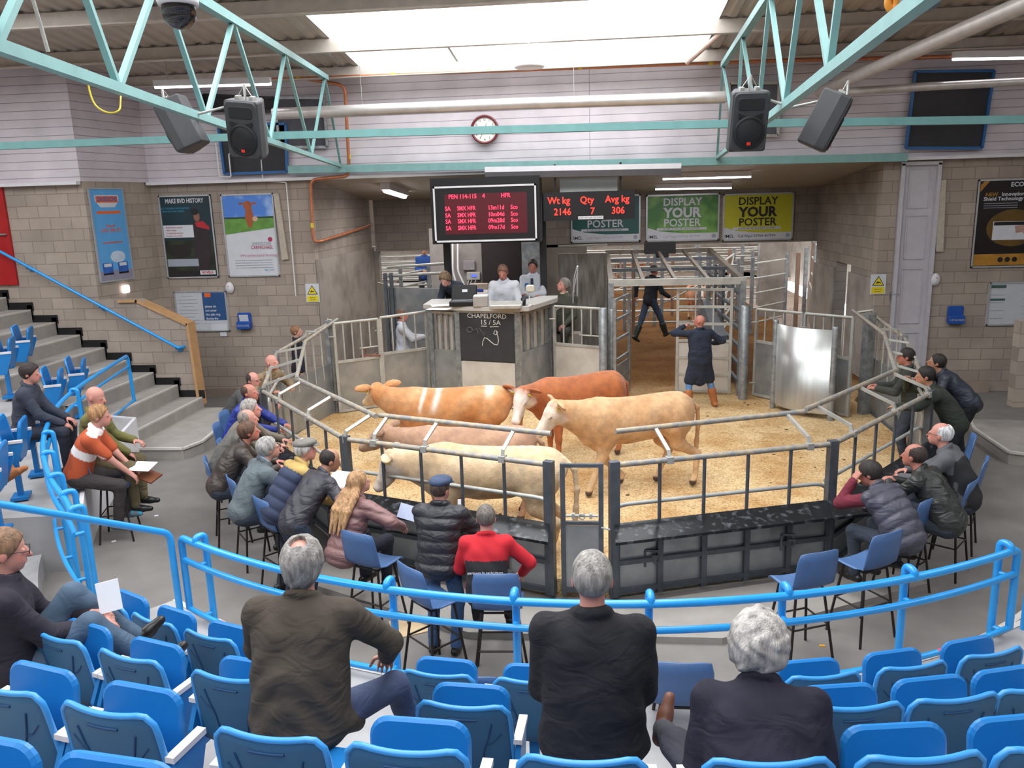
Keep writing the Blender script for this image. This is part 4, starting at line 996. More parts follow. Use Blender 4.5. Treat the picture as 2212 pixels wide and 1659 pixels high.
stool(1070, 1240, 'blue shelled bar stool under the man in the red and black fleece', rz=.05)
stool(1776, 1192, 'empty blue shelled bar stool right of the two ring bolts, its back to the rail')
stool(1925, 1150, 'blue shelled bar stool under the man in the padded waistcoat')
stool(2015, 1075, 'blue shelled bar stool under the man in the dark leather jacket')
stool(2110, 1035, 'blue shelled bar stool under the white-haired man with glasses, right row')
stool(2135, 990, 'empty blue shelled bar stool, middle of the three behind the white-haired man')
stool(2108, 940, 'empty blue shelled bar stool farthest along the right of the ring')
stool(555, 1075, 'blue shelled bar stool under the man in the grey jacket with the blue collar')
stool(492, 1030, 'blue shelled bar stool under the man in the brown jacket left of the ring')
stool(440, 990, 'blue shelled bar stool standing clear at the left of the row')
stool(470, 950, 'blue shelled bar stool behind the grey-haired pair left of the ring')
stool(462, 915, 'small looking blue stool back, second from the far end of the left row')
stool(478, 888, 'farthest blue stool back of the left row, beside the stair foot')
stool(190, 985, 'blue shelled bar stool under the man in the orange striped rugby shirt', rz=-1.25)
t_ = stool(1010, 1462, 'dark blue stool back in front of the first row, left of the suited man', rz=0); t_ = stool(1478, 1432, 'dark blue stool back in front of the first row beside the raised brown shoe', rz=0)
# ================================================================== SOFT BODIES (people and cattle): blended tapered limbs turned into one skin
def _frame(R): return np.array(R, dtype=np.float32)
class Soft:
    def __init__(s, res=.011, k=.03): s.P = []; s.res = res; s.k = k; s.post = None; s.clip = []
    def cap(s, a, b, ra, rb=None, k=None, op='add'): s.P.append(('c', np.array(a, float), np.array(b, float), ra, ra if rb is None else rb, k, op)); return s
    def ell(s, c, r, R=None, k=None, op='add'): s.P.append(('e', np.array(c, float), np.array(r, float), None if R is None else np.array(R, float), 0, k, op)); return s
    def mesh(s):
        lo = np.full(3, 1e9); hi = -lo
        for p in s.P:
            if p[6] != 'add': continue
            if p[0] == 'c': r = max(p[3], p[4]); lo = np.minimum(lo, np.minimum(p[1], p[2]) - r); hi = np.maximum(hi, np.maximum(p[1], p[2]) + r)
            else: r = np.max(p[2]); lo = np.minimum(lo, p[1] - r); hi = np.maximum(hi, p[1] + r)
        h = s.res; lo = lo - .03 - 3 * h; hi = hi + .03 + 3 * h; n = np.ceil((hi - lo) / h).astype(int) + 1
        ax = [(lo[i] + h * np.arange(n[i])).astype(np.float32) for i in range(3)]
        D = np.full(tuple(n), .2, np.float32)
        for typ, a, b, ra, rb, k, op in s.P:
            k = s.k if k is None else k
            if typ == 'c': r = max(ra, rb); l2 = np.minimum(a, b) - r; h2 = np.maximum(a, b) + r
            else: r = np.max(b); l2 = a - r; h2 = a + r
            m = k + 3 * h + .015; i0 = np.maximum(((l2 - m - lo) / h).astype(int), 0); i1 = np.minimum(((h2 + m - lo) / h).astype(int) + 2, n)
            if np.any(i1 <= i0): continue
            X = ax[0][i0[0]:i1[0], None, None]; Y = ax[1][None, i0[1]:i1[1], None]; Z = ax[2][None, None, i0[2]:i1[2]]
            if typ == 'c':
                d = b - a; L2 = max(float(d @ d), 1e-9); px, py, pz = X - a[0], Y - a[1], Z - a[2]
                t = np.clip((px * d[0] + py * d[1] + pz * d[2]) / L2, 0, 1); q = np.sqrt((px - t * d[0]) ** 2 + (py - t * d[1]) ** 2 + (pz - t * d[2]) ** 2) - (ra + (rb - ra) * t)
            else:
                px, py, pz = X - a[0], Y - a[1], Z - a[2]; r_ = b
                if ra is not None: R = ra; px, py, pz = px * R[0][0] + py * R[0][1] + pz * R[0][2], px * R[1][0] + py * R[1][1] + pz * R[1][2], px * R[2][0] + py * R[2][1] + pz * R[2][2]
                k0 = np.sqrt((px / r_[0]) ** 2 + (py / r_[1]) ** 2 + (pz / r_[2]) ** 2); k1 = np.sqrt((px / r_[0] ** 2) ** 2 + (py / r_[1] ** 2) ** 2 + (pz / r_[2] ** 2) ** 2) + 1e-9; q = k0 * (k0 - 1) / k1
            S = D[i0[0]:i1[0], i0[1]:i1[1], i0[2]:i1[2]]; q = q.astype(np.float32)
            if op == 'add':
                if k > 1e-4: hh = np.maximum(k - np.abs(S - q), 0) / k; S[...] = np.minimum(S, q) - hh * hh * k * .25
                else: S[...] = np.minimum(S, q)
            else:
                hh = np.maximum(k - np.abs(S + q), 0) / max(k, 1e-4); S[...] = np.maximum(S, -q) + hh * hh * k * .25
        if s.post is not None:
            X, Y, Z = ax[0][:, None, None], ax[1][None, :, None], ax[2][None, None, :]; D = s.post(D, X, Y, Z).astype(np.float32)
        return nets(D, lo, h)
def nets(D, lo, h):
    """surface nets"""
    I = D < 0; nx, ny, nz = D.shape; c = np.zeros((nx - 1, ny - 1, nz - 1), np.int8)
    for dx in (0, 1):
        for dy in (0, 1):
            for dz in (0, 1): c += I[dx:nx - 1 + dx, dy:ny - 1 + dy, dz:nz - 1 + dz]
    idx = np.argwhere((c > 0) & (c < 8)); 
    if len(idx) == 0: return np.zeros((0, 3)), np.zeros((0, 4), int)
    num = -np.ones(c.shape, np.int32); num[idx[:, 0], idx[:, 1], idx[:, 2]] = np.arange(len(idx))
    acc = np.zeros((len(idx), 3)); cnt = np.zeros(len(idx))
    corners = [(x, y, z) for x in (0, 1) for y in (0, 1) for z in (0, 1)]
    for a in corners:
        for ax_ in range(3):
            if a[ax_]: continue
            b = list(a); b[ax_] = 1
            va = D[idx[:, 0] + a[0], idx[:, 1] + a[1], idx[:, 2] + a[2]]; vb = D[idx[:, 0] + b[0], idx[:, 1] + b[1], idx[:, 2] + b[2]]
            m = (va < 0) != (vb < 0); t = va[m] / (va[m] - vb[m]); p = np.tile(np.array(a, float), (m.sum(), 1)); p[:, ax_] += t; acc[m] += p; cnt[m] += 1
    V = (idx + acc / cnt[:, None]) * h + lo; F = []
    for ax_, (u, v) in enumerate(((1, 2), (2, 0), (0, 1))):
        sl = [slice(1, -1)] * 3; sl[ax_] = slice(0, -1); s2 = list(sl); s2[ax_] = slice(1, None)
        A = I[tuple(sl)]; B = I[tuple(s2)]; e = np.argwhere(A != B); off = np.ones(3, int); off[ax_] = 0; e = e + off
        ins = I[e[:, 0], e[:, 1], e[:, 2]]; q = []
        for du, dv in ((0, 0), (-1, 0), (-1, -1), (0, -1)):
            w_ = e.copy(); w_[:, u] += du; w_[:, v] += dv; q.append(num[w_[:, 0], w_[:, 1], w_[:, 2]])
        q = np.stack(q, 1); ok = (q >= 0).all(1); q = q[ok]; ins = ins[ok]; q[~ins] = q[~ins][:, ::-1]; F.append(q)
    return V, np.concatenate(F)
def relax(V, F, it=1):
    for _ in range(it):
        acc = np.zeros_like(V); cn = np.zeros(len(V))
        for i in range(4):
            a, b = F[:, i], F[:, (i + 1) % 4]; np.add.at(acc, a, V[b]); np.add.at(acc, b, V[a]); np.add.at(cn, a, 1); np.add.at(cn, b, 1)
        V = .5 * V + .5 * acc / np.maximum(cn, 1)[:, None]
    return V
def soft_obj(name, S, m, parent, col=None, it=1):
    V, F = S.mesh()
    if len(V) == 0: return None
    if it: V = relax(V, F, it)
    me = bpy.data.meshes.new(name); me.vertices.add(len(V)); me.vertices.foreach_set('co', V.astype(np.float32).ravel())
    me.loops.add(len(F) * 4); me.loops.foreach_set('vertex_index', F.astype(np.int32).ravel()); me.polygons.add(len(F))
    me.polygons.foreach_set('loop_start', np.arange(0, len(F) * 4, 4, dtype=np.int32)); me.polygons.foreach_set('loop_total', np.full(len(F), 4, np.int32))
    me.update(calc_edges=True); me.polygons.foreach_set('use_smooth', np.ones(len(F), bool)); me.materials.append(m)
    if col is not None:
        C_ = col(V); a = me.color_attributes.new('Col', 'FLOAT_COLOR', 'POINT'); a.data.foreach_set('color', np.concatenate([C_, np.ones((len(V), 1))], 1).astype(np.float32).ravel())
    o = bpy.data.objects.new(name, me); COL.objects.link(o)
    if parent is not None: attach(o, parent)
    return o
def lin(c): return np.array(srgb(c)[:3])

# ------------------------------------------------------------------ a person
def rotx(a): return Matrix.Rotation(a, 3, 'X')
def ik(a, t, l1, l2, hint):
    a, t, hint = Vector(a), Vector(t), Vector(hint); d = t - a; L_ = min(d.length, (l1 + l2) * .998); d.normalize(); t = a + d * L_
    x = (l1 * l1 - l2 * l2 + L_ * L_) / (2 * L_); y = math.sqrt(max(0, l1 * l1 - x * x)); h = hint - d * hint.dot(d)
    h = h.normalized() if h.length > 1e-5 else Vector((0, -1, 0)); return a + d * x + h * y, t
def hand(S, w_, d, palm, side, curl=.5, spread=1.0, grip=False):
    """w_: wrist, d: pointing direction, palm: the way the palm faces, side: +1 puts the thumb on d x palm"""
    d = Vector(d).normalized(); palm = Vector(palm); palm = (palm - d * palm.dot(d)).normalized(); s_ = d.cross(palm).normalized() * side
    w_ = Vector(w_); kn = w_ + d * .085
    for q in (-.028, -.009, .010, .028): S.cap(w_ + s_ * q * .6 + d * .01, kn + s_ * q, .0155, .0125, k=.012)
    L_ = ((-.030, .026, .019, .016), (-.011, .034, .024, .018), (.009, .037, .026, .019), (.029, .032, .023, .018))
    for q, a, b, c in L_:
        p = kn + s_ * q; ang = 0; dd = d + s_ * (q * 2.2 * spread)
        for i, seg in enumerate((a, b, c)):
            ang += curl * (.75 if i == 0 else .95); e = (dd.normalized() * math.cos(ang) + palm * math.sin(ang)).normalized(); n = p + e * seg * 1.08
            S.cap(p, n, .0092 - .0006 * i, .0086 - .0007 * i, k=.004); p = n
    p = w_ + d * .025 + s_ * .026; e = (d * .55 + s_ * .75 + palm * .35).normalized(); n = p + e * .042; S.cap(p - s_ * .008, n, .0135, .0108, k=.012)
    e2 = (d * .85 + s_ * .25 + palm * (.3 + .4 * curl)).normalized(); m_ = n + e2 * .03; S.cap(n, m_, .0105, .0098, k=.004); S.cap(m_, m_ + (e2 + palm * .3 * curl).normalized() * .024, .0096, .0085, k=.004)
M_skin = mat('skin', '#ffffff', .55, attr='Col', var=.05, scale=14, bump=.08, bscale=120)
SK = {'fair': '#c9998a', 'pink': '#c98f80', 'tan': '#ad8067', 'ruddy': '#b87b6a', 'pale': '#d3a797'}
def cloth(c, kind='wool', c2=None):
    n = 'cloth_%s_%s%s' % (kind, c, c2 or '')
    if kind == 'leather': return mat(n, c, .42, var=.08, scale=6, bump=.1, wrinkle=.7, wscale=9)
    if kind == 'shiny': return mat(n, c, .5, var=.06, scale=6, wrinkle=.55, wscale=8)
    if kind == 'denim': return mat(n, c, .8, var=.14, scale=5, bump=.25, bscale=220, wrinkle=.4)
    if kind == 'white': return mat(n, c, .7, var=.02, wrinkle=.35, wscale=9)
    return mat(n, c, .9, var=.07, scale=5, bump=.2, bscale=180, wrinkle=.55, col2=c2, mix=.5)
M_shoe = mat('shoe_black', '#1d1a19', .35, var=.08); M_shoeb = mat('shoe_brown', '#6a3f2c', .5, var=.1)
def person(label, cat='person', head=None, Y=None, loc=None, rz=0, z=0, s=1.0, sit=None, lean=0, hunch=0, side=0, twist=0, hyaw=0, hpitch=0, htilt=0,
           lh=None, rh=None, lel=None, rel=None, lf=None, rf=None, kn=None, curl=.5, skin='fair', hair='short', hc='#3a2a20', jacket='#333', jk='wool', jopt=None,
           sleeve=None, trousers='#333a45', tk='wool', shoes=None, res=.012, collar=None, cap=None, glasses=False, group=None, fat=1.0, palms=None, legs=True, hdir=None, yoke=None):
    """local frame: +Y the way the person faces, +X their right; lengths for a 1.75 m adult, scaled by s.  head=(px,py) puts the head there, feet level z"""
    R_ = Vector((1, 0, 0)); st = sit is None; hz = .93 if st else sit + .095
    P = Vector((0, 0, hz)); la = math.radians(lean); u = Vector((math.sin(math.radians(side)), math.sin(la), math.cos(la) )).normalized()
    hu = math.radians(lean + hunch); u2 = Vector((math.sin(math.radians(side)), math.sin(hu), math.cos(hu))).normalized()
    W_ = P + u * .22; Ch = W_ + u2 * .14; N_ = W_ + u2 * .30
    tw = math.radians(twist); r2 = Vector((math.cos(tw), math.sin(tw), -math.sin(math.radians(side)))).normalized(); f2 = u2.cross(r2).normalized(); r2 = f2.cross(u2).normalized() 
    f2 = u2.cross(r2)
    SR = W_ + u2 * .235 + r2 * .165 * (.5 + .5 * fat); SL = W_ + u2 * .235 - r2 * .165 * (.5 + .5 * fat)
    hp = math.radians(lean * .35 + hunch * .35 + hpitch); hy = math.radians(hyaw)
    hd = Vector((0, math.sin(hp * .7), math.cos(hp * .7))); HC = N_ + (u2 * .5 + hd * .5).normalized() * .155 + Vector((0, .012, 0))
    HR = Matrix.Rotation(hy, 3, 'Z') @ Matrix.Rotation(-hp, 3, 'X') @ Matrix.Rotation(math.radians(htilt), 3, 'Y')     # local head axes -> person
    HI = np.array(HR.inverted())
    hl = lambda x, y, zz: HC + HR @ Vector((x, y, zz))
    # arms and legs
    lh = Vector(lh) if lh is not None else (Vector((-.24, .06, hz - .12)) if st else Vector((-.14, .36, hz + .03)))
    rh = Vector(rh) if rh is not None else (Vector((.24, .06, hz - .12)) if st else Vector((.14, .36, hz + .03)))
    EL, lh = ik(SL, lh, .285, .25, lel or (-.6, -.7, -.6)); ER, rh = ik(SR, rh, .285, .25, rel or (.6, -.7, -.6))
    HL, HRt = P + Vector((-.095, 0, -.02)), P + Vector((.095, 0, -.02))
    lf = Vector(lf) if lf is not None else (Vector((-.11, .02, .09)) if st else Vector((-.13, .42, max(.09, hz - .50))))
    rf = Vector(rf) if rf is not None else (Vector((.11, .02, .09)) if st else Vector((.13, .42, max(.09, hz - .50))))
    kn = kn or ((-.15, 1, .25), (.15, 1, .25)); KL, lf = ik(HL, lf, .43, .42, kn[0]); KR, rf = ik(HRt, rf, .43, .42, kn[1])
    t = thing('person', label, cat, local=True, group=group)
    def torso(S, g):
        w = .155 * fat
        fr = [R_, Vector((0, math.cos(la), -math.sin(la))), u]
        S.ell(Ch, (w + g, .105 * (.6 + .4 * fat) + g, .175 + g), [r2, f2, u2]).ell(P + u * .19, (.142 * fat + g, .108 * fat + g, .17 + g), fr).ell(P + u * .08, (.147 * fat + g, .112 * fat + g, .13 + g), fr).ell(P + Vector((0, -.005, 0)), (.15 + g, .112 + g, .10 + g))
        if g > 0:
            for q in (-1, 1): S.cap(Ch + r2 * q * .065 * fat, P + R_ * q * .07 * fat + u * .03, .088 * (.4 + .6 * fat) + g, .085 * (.4 + .6 * fat) + g, k=.04)
        S.cap(SL, SR, .058 + g * .8).cap(Ch + u2 * .08, N_, .07 + g * .5, .055 + g * .3)
    # --- body, one skin
    S = Soft(res, .025); torso(S, -.012)
    S.cap(N_ - u2 * .06, HC - HR @ Vector((0, .015, .055)), .056, .05)
    S.ell(hl(0, -.012, .02), (.074, .094, .092), HR.transposed()).ell(hl(0, .03, -.045), (.056, .066, .062), HR.transposed()).ell(hl(0, .062, -.088), (.028, .026, .022), HR.transposed())
    S.cap(hl(0, .088, .012), hl(0, .112, -.028), .009, .0135, k=.012).ell(hl(.033, .1, .005), (.015, .014, .011), HR.transposed(), k=.012, op='sub').ell(hl(-.033, .1, .005), (.015, .014, .011), HR.transposed(), k=.012, op='sub')
    S.cap(hl(-.02, .094, -.058), hl(.02, .094, -.058), .0075, k=.01).ell(hl(.032, .078, .004), (.0135, .0135, .0135), k=.002).ell(hl(-.032, .078, .004), (.0135, .0135, .0135), k=.002)
    for q in (-1, 1): S.ell(hl(q * .077, -.01, -.012), (.011, .022, .033), HR.transposed(), k=.008)
    for A, E, w_, q in ((SL, EL, lh, -1), (SR, ER, rh, 1)):
        S.cap(A, E, .046, .037).cap(E, w_, .038, .026, k=.02)
        dd = (w_ - E).normalized() if hdir is None else (Vector(hdir[0 if q < 0 else 1]) if hdir[0 if q < 0 else 1] is not None else (w_ - E).normalized())
        pm = (palms[0 if q < 0 else 1] if palms else (-q * .25, .0, -1)); sd = 1 if dd.cross(Vector(pm)).dot(R_) * -q > 0 else -1
        hand(S, w_ - dd * .005, dd, pm, sd, curl)
    if legs:
        for A, K, f in ((HL, KL, lf), (HRt, KR, rf)): S.cap(A, K, .07, .05).cap(K, f, .048, .034)
    sk = lin(SK[skin]); hcl = lin(hc)
    def col(V):
        q = (V - np.array(HC)) @ HI.T; C_ = np.tile(sk, (len(V), 1)); d = lambda x, y, zz, r: np.exp(-(((q - np.array([x, y, zz])) / np.array(r)) ** 2).sum(1))
        for x in (-1, 1):
            C_ += d(x * .045, .07, -.03, (.025, .03, .02))[:, None] * np.array([.06, -.06, -.05]); C_ *= (1 - .5 * d(x * .078, -.01, -.01, (.02, .02, .03))[:, None] * np.array([0, .5, .5]))
            e = d(x * .033, .092, .004, (.013, .02, .008))[:, None]; C_ = C_ * (1 - .75 * e) + e * .75 * np.array([.09, .07, .06]); b_ = d(x * .034, .09, .03, (.02, .02, .006))[:, None]; C_ = C_ * (1 - .6 * b_) + .6 * b_ * hcl
        m_ = d(0, .1, -.058, (.022, .02, .008))[:, None]; C_ = C_ * (1 - m_ * .6) + m_ * .6 * np.array([.42, .14, .12]); n_ = d(0, .11, -.03, (.02, .02, .02))[:, None]; C_ *= 1 - n_ * np.array([0, .18, .18])
        return np.clip(C_, 0, 1)
    body = soft_obj('body', S, M_skin, t, col)
    # --- hair
    def hairs(kind):
        S = Soft(max(.007, res * .8), .02); th = {'short': .010, 'bald': .008, 'curly': .02, 'bushy': .042, 'long': .018, 'full': .014, 'bob': .022, 'grey': .02}.get(kind, .012)
        S.ell(hl(0, -.016, .022), (.075 + th, .095 + th, .093 + th), HR.transposed())
        if kind in ('bushy',): S.ell(hl(0, -.03, -.03), (.105, .1, .09), HR.transposed()).ell(hl(-.07, .0, -.02), (.05, .07, .07), HR.transposed()).ell(hl(.07, .0, -.02), (.05, .07, .07), HR.transposed())
        if kind in ('grey',): S.ell(hl(0, -.045, -.035), (.078, .06, .075), HR.transposed())
        if kind == 'bob': S.ell(hl(0, -.03, -.04), (.088, .085, .08), HR.transposed())
        if kind == 'long':
            for x in (-.055, -.02, .02, .055): S.cap(hl(x, -.06, -.03), N_ - f2 * .12 + r2 * x * 1.4, .042, .038).cap(N_ - f2 * .12 + r2 * x * 1.4, Ch - f2 * .165 + r2 * x * 1.6, .038, .034).cap(Ch - f2 * .165 + r2 * x * 1.6, P + u * .13 + r2 * x * 1.4 - f2 * .165, .034, .012)
        a0 = np.array(HC)
        def post(D, X, Y, Z):
            x, y, zz = X - a0[0], Y - a0[1], Z - a0[2]; lx = HI[0][0] * x + HI[0][1] * y + HI[0][2] * zz; ly = HI[1][0] * x + HI[1][1] * y + HI[1][2] * zz; lz = HI[2][0] * x + HI[2][1] * y + HI[2][2] * zz
            amp = {'bushy': .006, 'curly': .005, 'long': .002, 'grey': .0025, 'bob': .002}.get(kind, .0012); f = {'bushy': 75, 'curly': 130}.get(kind, 110)
            D = D + amp * (np.sin(f * lx + 3 * np.sin(40 * lz)) + np.sin(f * .8 * ly + 2 * np.sin(50 * lx)) * .7) * (.6 + .4 * np.sin(f * .6 * lz))
            low = {'short': -.055, 'bald': -.05, 'curly': -.06, 'bushy': -.14, 'long': -9, 'full': -.075, 'bob': -.12, 'grey': -.1}.get(kind, -.06)
            front = .074 - .55 * np.maximum(0, .072 - lz) - .25 * np.maximum(0, -.0 - lz) if kind not in ('bushy',) else .06 - .15 * np.maximum(0, .06 - lz)
            D = np.maximum(D, (ly - front) * .9); nape = low + np.maximum(0, (ly + .02)) * .9
            if kind != 'long': D = np.maximum(D, (nape - lz) * .9)
            if kind == 'bald': D = np.maximum(np.maximum(D, (ly - .015 - .25 * np.minimum(0, lz)) * .9), np.where(lz > .0, (1 - np.sqrt((lx / .062) ** 2 + ((ly - .03) / .1) ** 2)) * .06, -1))
            if jopt and 'patch' in jopt: D = np.maximum(D, .038 - np.sqrt((lx) ** 2 + (ly + .055) ** 2 + (lz - .105) ** 2))
            return D
        S.post = post; return soft_obj('hair', S, mat('hair_' + hc + kind, hc, .6, var=.3, scale=45 if kind != 'bushy' else 30, stretch=(1, 1, .25), bump=.8, bscale=130), t)
    if hair: hairs(hair)
    # --- clothes
    puff = jk == 'puffer'
    def sleeves(S, g, cut=1.0):
        for A, E, w_ in ((SL, EL, lh), (SR, ER, rh)): S.cap(A, E, .054 + g, .044 + g).cap(E, E + (w_ - E) * .96 * cut, .045 + g, .034 + g * .8, k=.02)
    S = Soft(max(.009, res), .035); g = .014 if jk != 'puffer' else .03
    torso(S, g)
    if sleeve is None or jopt and 'short' in jopt: sleeves(S, g) if not (jopt and 'short' in jopt) else [S.cap(A, A + (E - A) * .8, .056 + g, .05 + g) for A, E in ((SL, EL), (SR, ER))]
    if jopt and 'long' in jopt:
        for A, K in ((HL, KL), (HRt, KR)): S.cap(A, A + (K - A) * .92, .11, .105, k=.08)
        if st: S.cap(P - Vector((0, .03, .1)), (KL + KR) / 2 + Vector((0, -.04, .02)), .12, .11, k=.08)
    elif not (jopt and 'crop' in jopt):
        S.ell(P + Vector((0, -.005, -.02 if st else .03)), (.155 * (.3 + .7 * fat) + g, .118 + g, .12), k=.03)
        if jopt and 'skirt' in jopt: S.ell(P + Vector((0, -.05, -.03)), (.19, .13, .11), k=.06).cap(P + Vector((-.17, .0, -.02)), P + Vector((-.2, .12, -.1)), .07, .05).cap(P + Vector((.17, .0, -.02)), P + Vector((.2, .12, -.1)), .07, .05)
    NR = .062 + .004; nb = N_ + (HC - N_) * .12
    for i in range(10):
        a = 2 * pi * i / 10; b_ = 2 * pi * (i + 1) / 10; e = lambda q: nb + r2 * math.cos(q) * NR + f2 * (math.sin(q) * NR - .006) - u2 * (.012 * math.sin(q))
        S.cap(e(a), e(b_), .016 if not puff else .022, k=.02)
    pa = np.array(P); ua = np.array(u2)
    seed = (hash(label) % 97) if False else sum(map(ord, label)) % 97
    def post(D, X, Y, Z):
        x, y, zz = X - pa[0], Y - pa[1], Z - pa[2]; sl = x * ua[0] + y * ua[1] + zz * ua[2]
        if puff: return D + .016 * (1 - np.abs(np.sin(pi * sl / .105))) ** 1.5 - .004 + .003 * np.sin(40 * x + seed) * np.sin(35 * y)
        fold = np.sin(30 * sl + 14 * np.abs(x) + 2.2 * np.sin(11 * x + seed) + 1.5 * np.sin(9 * y + 7 * sl)) * (.55 + .45 * np.sin(8 * x + 5 * sl + seed * 1.7))
        return D + (.0065 if res < .0105 else .0045) * fold * np.clip(1.15 - 1.4 * np.maximum(0, sl - .25), .35, 1) + .002 * np.sin(47 * x + 31 * y + 24 * sl)
    S.post = post
    if yoke:
        c0, c1 = lin(jacket), lin(yoke[1]); ra = np.array(r2)
        def jcol(V):
            q = V - pa; sl = q @ ua; lat = np.abs(q @ ra); up = sl > yoke[0]
            if len(yoke) > 2 and yoke[2] == 'arms': up |= (lat > .185) | ((V[:, 1] - (pa[1] + ua[1] * sl)) > .16)
            if len(yoke) > 2 and yoke[2] == 'band': up = ((sl > yoke[0]) & (sl < yoke[0] + .085) & (lat < .19)) | ((lat > .19) & (sl < yoke[0] + .12) & (sl > yoke[0] + .03)) | ((np.abs(q @ np.array(f2)) < .2) & (sl > .5))
            m_ = up.astype(float)[:, None]; return c0 * (1 - m_) + c1 * m_
        soft_obj('jacket', S, mat('cloth_attr', '#ffffff', .85, attr='Col', var=.06, scale=6, bump=.15, bscale=150), t, jcol)
    else: soft_obj('jacket', S, cloth(jacket, 'shiny' if puff else jk), t)
    if sleeve and not (jopt and 'short' in jopt):
        S = Soft(max(.009, res), .03); sleeves(S, .01); S.cap(SL, SR, .05); soft_obj('sleeves', S, cloth(sleeve), t)
    if collar:
        S = Soft(max(.007, res * .8), .01); nb2 = N_ + (HC - N_) * .26
        for i in range(12):
            a = 2 * pi * i / 12; b_ = 2 * pi * (i + 1) / 12; e = lambda q: nb2 + r2 * math.cos(q) * .062 + f2 * (math.sin(q) * .06) - u2 * (.014 * math.sin(q) + .004)
            S.cap(e(a), e(b_), .011)
        soft_obj('collar', S, cloth(collar, 'white'), t)
    if legs:
        S = Soft(max(.010, res), .03); S.ell(P + Vector((0, -.005, -.01)), (.165, .122, .12))
        for A, K, f in ((HL, KL, lf), (HRt, KR, rf)): S.cap(A, K, .088, .066).cap(K, f, .064, .053)
        def post2(D, X, Y, Z): return D + .003 * np.sin(38 * Z + 12 * X + seed) * np.sin(20 * Y + 9 * Z)
        S.post = post2; soft_obj('trousers', S, cloth(trousers, tk), t)
        for f, K in ((lf, KL), (rf, KR)):
            sh = (f - K).normalized(); fw = Vector((0, 1, 0)); fw = (fw - sh * fw.dot(sh)).normalized() if abs(sh.z) < .97 else fw; fw = (fw + Vector((0, 0, 0))).normalized()
            S = Soft(.010, .02); q = f + sh * .045; S.cap(q - fw * .045, q + fw * .07 + sh * .012, .038, .036).cap(q + fw * .06 + sh * .01, q + fw * .15 + sh * .018, .037, .028).cap(f - sh * .03, q, .042, .04)
            if shoes == 'boots' or shoes == 'tan': S.cap(f - sh * .22, f, .078, .06)
            pl = q + sh * .04
            o = soft_obj('shoe', S, {None: M_shoe, 'boots': mat('boot_green', '#26302a', .4), 'tan': mat('boot_tan', '#a8673a', .7, var=.1), 'brown': M_shoeb, 'trainer': mat('trainer', '#5c6468', .6, var=.2, scale=20, col2='#35a9d0', mix=.6)}[shoes], t)
    if cap:
        S = Soft(max(.007, res * .7), .015); S.ell(hl(0, -.01, .075), (.094, .118, .052), HR.transposed()).ell(hl(0, .02, .085), (.088, .1, .04), HR.transposed()).ell(hl(0, .105, .052), (.07, .045, .011), HR.transposed()).ell(hl(0, .0, .02), (.2, .2, .03), HR.transposed(), op='sub', k=.005)
        soft_obj('flat_cap', S, cloth(cap), t)
    if glasses:
        bb = MB()
        for x in (-1, 1): bb.tube([hl(x * .033 + .019 * math.cos(a), .106, .004 + .014 * math.sin(a)) for a in np.linspace(0, 2 * pi, 10)], .0025, 5); bb.tube([hl(x * .052, .106, .008), hl(x * .078, .03, .008), hl(x * .08, -.01, .004)], .002, 5)
        bb.tube([hl(-.014, .108, .006), hl(.014, .108, .006)], .002, 5); bb.build('glasses', M_blk, t)
    t.scale = (s, s, s); t.rotation_euler = (0, 0, rz)
    if head is not None and Y is not None:
        z = at(head[0], head[1], Y=Y).z - HC.z * s
        ZUSED[label] = z
    if head is not None:
        tgt = at(head[0], head[1], z=z + HC.z * s); o = Matrix.Rotation(rz, 3, 'Z') @ Vector((HC.x, HC.y, 0)) * s; t.location = (tgt.x - o.x, tgt.y - o.y, z)
    else: t.location = loc
    PJ[label] = dict(HC=HC, lh=lh, rh=rh, P=P, lf=lf, rf=rf, KL=KL, KR=KR, t=t, s=s, rz=rz)
    return t
PJ = {}; ZUSED = {}
def world_of(label, key):
    j = PJ[label]; t = j['t']; return Vector(t.location) + Matrix.Rotation(j['rz'], 3, 'Z') @ (Vector(j[key]) * j['s'])
# ================================================================== THE PEOPLE
def face_c(px, py, z=1.4, off=0): p = at(px, py, z=z); return -math.atan2(RC0.x - p.x, RC0.y - p.y) + off
# ---- outside the ring, left
def leaner(label, px, py, s=1.12, off=0, **k):
    d = dict(sit=.68, lean=30, hunch=18, lh=(-.16, .62, .93), rh=(.12, .6, .93), lel=(-1, -.2, -.6), rel=(1, -.2, -.6), hpitch=-18, lf=(-.14, .38, .32), rf=(.14, .4, .32)); d.update(k)
    return person(label, head=(px, py), rz=face_c(px, py, 1.4, off), s=s, **d)
leaner('bald man in a tan jacket at the far end of the left row of watchers', 588, 783, hair=None, skin='pink', jacket='#8d7a5f', sit=None, lean=18, hunch=15, s=1.1, lh=(-.2, .42, 1.15), rh=(.2, .42, 1.15), lf=None, rf=None)
leaner('man with glasses and dark hair just beyond the man in the bright blue jacket', 548, 821, skin='pink', hair='bald', hc='#3b2f2a', jacket='#4b4a4a', glasses=True, hyaw=-12)
leaner('man in a bright blue jacket watching from the left row', 540, 848, skin='ruddy', hair='bald', hc='#4a372c', jacket='#25378c', jk='shiny', hyaw=-10, lean=16, hunch=16)
leaner('man with curly grey hair right below the man in the bright blue jacket', 543, 884, skin='pink', hair='curly', hc='#a19a94', jacket='#7a7163', lean=20)
leaner('balding man in a grey jacket below the curly-haired man', 536, 905, skin='pink', hair='bald', hc='#8b8078', jacket='#625f5a', lean=26)
leaner('man with brown hair in a dark brown jacket leaning on the rail, left row', 538, 932, skin='ruddy', hair='full', hc='#5d4232', jacket='#3d342f', jk='shiny', lean=24)
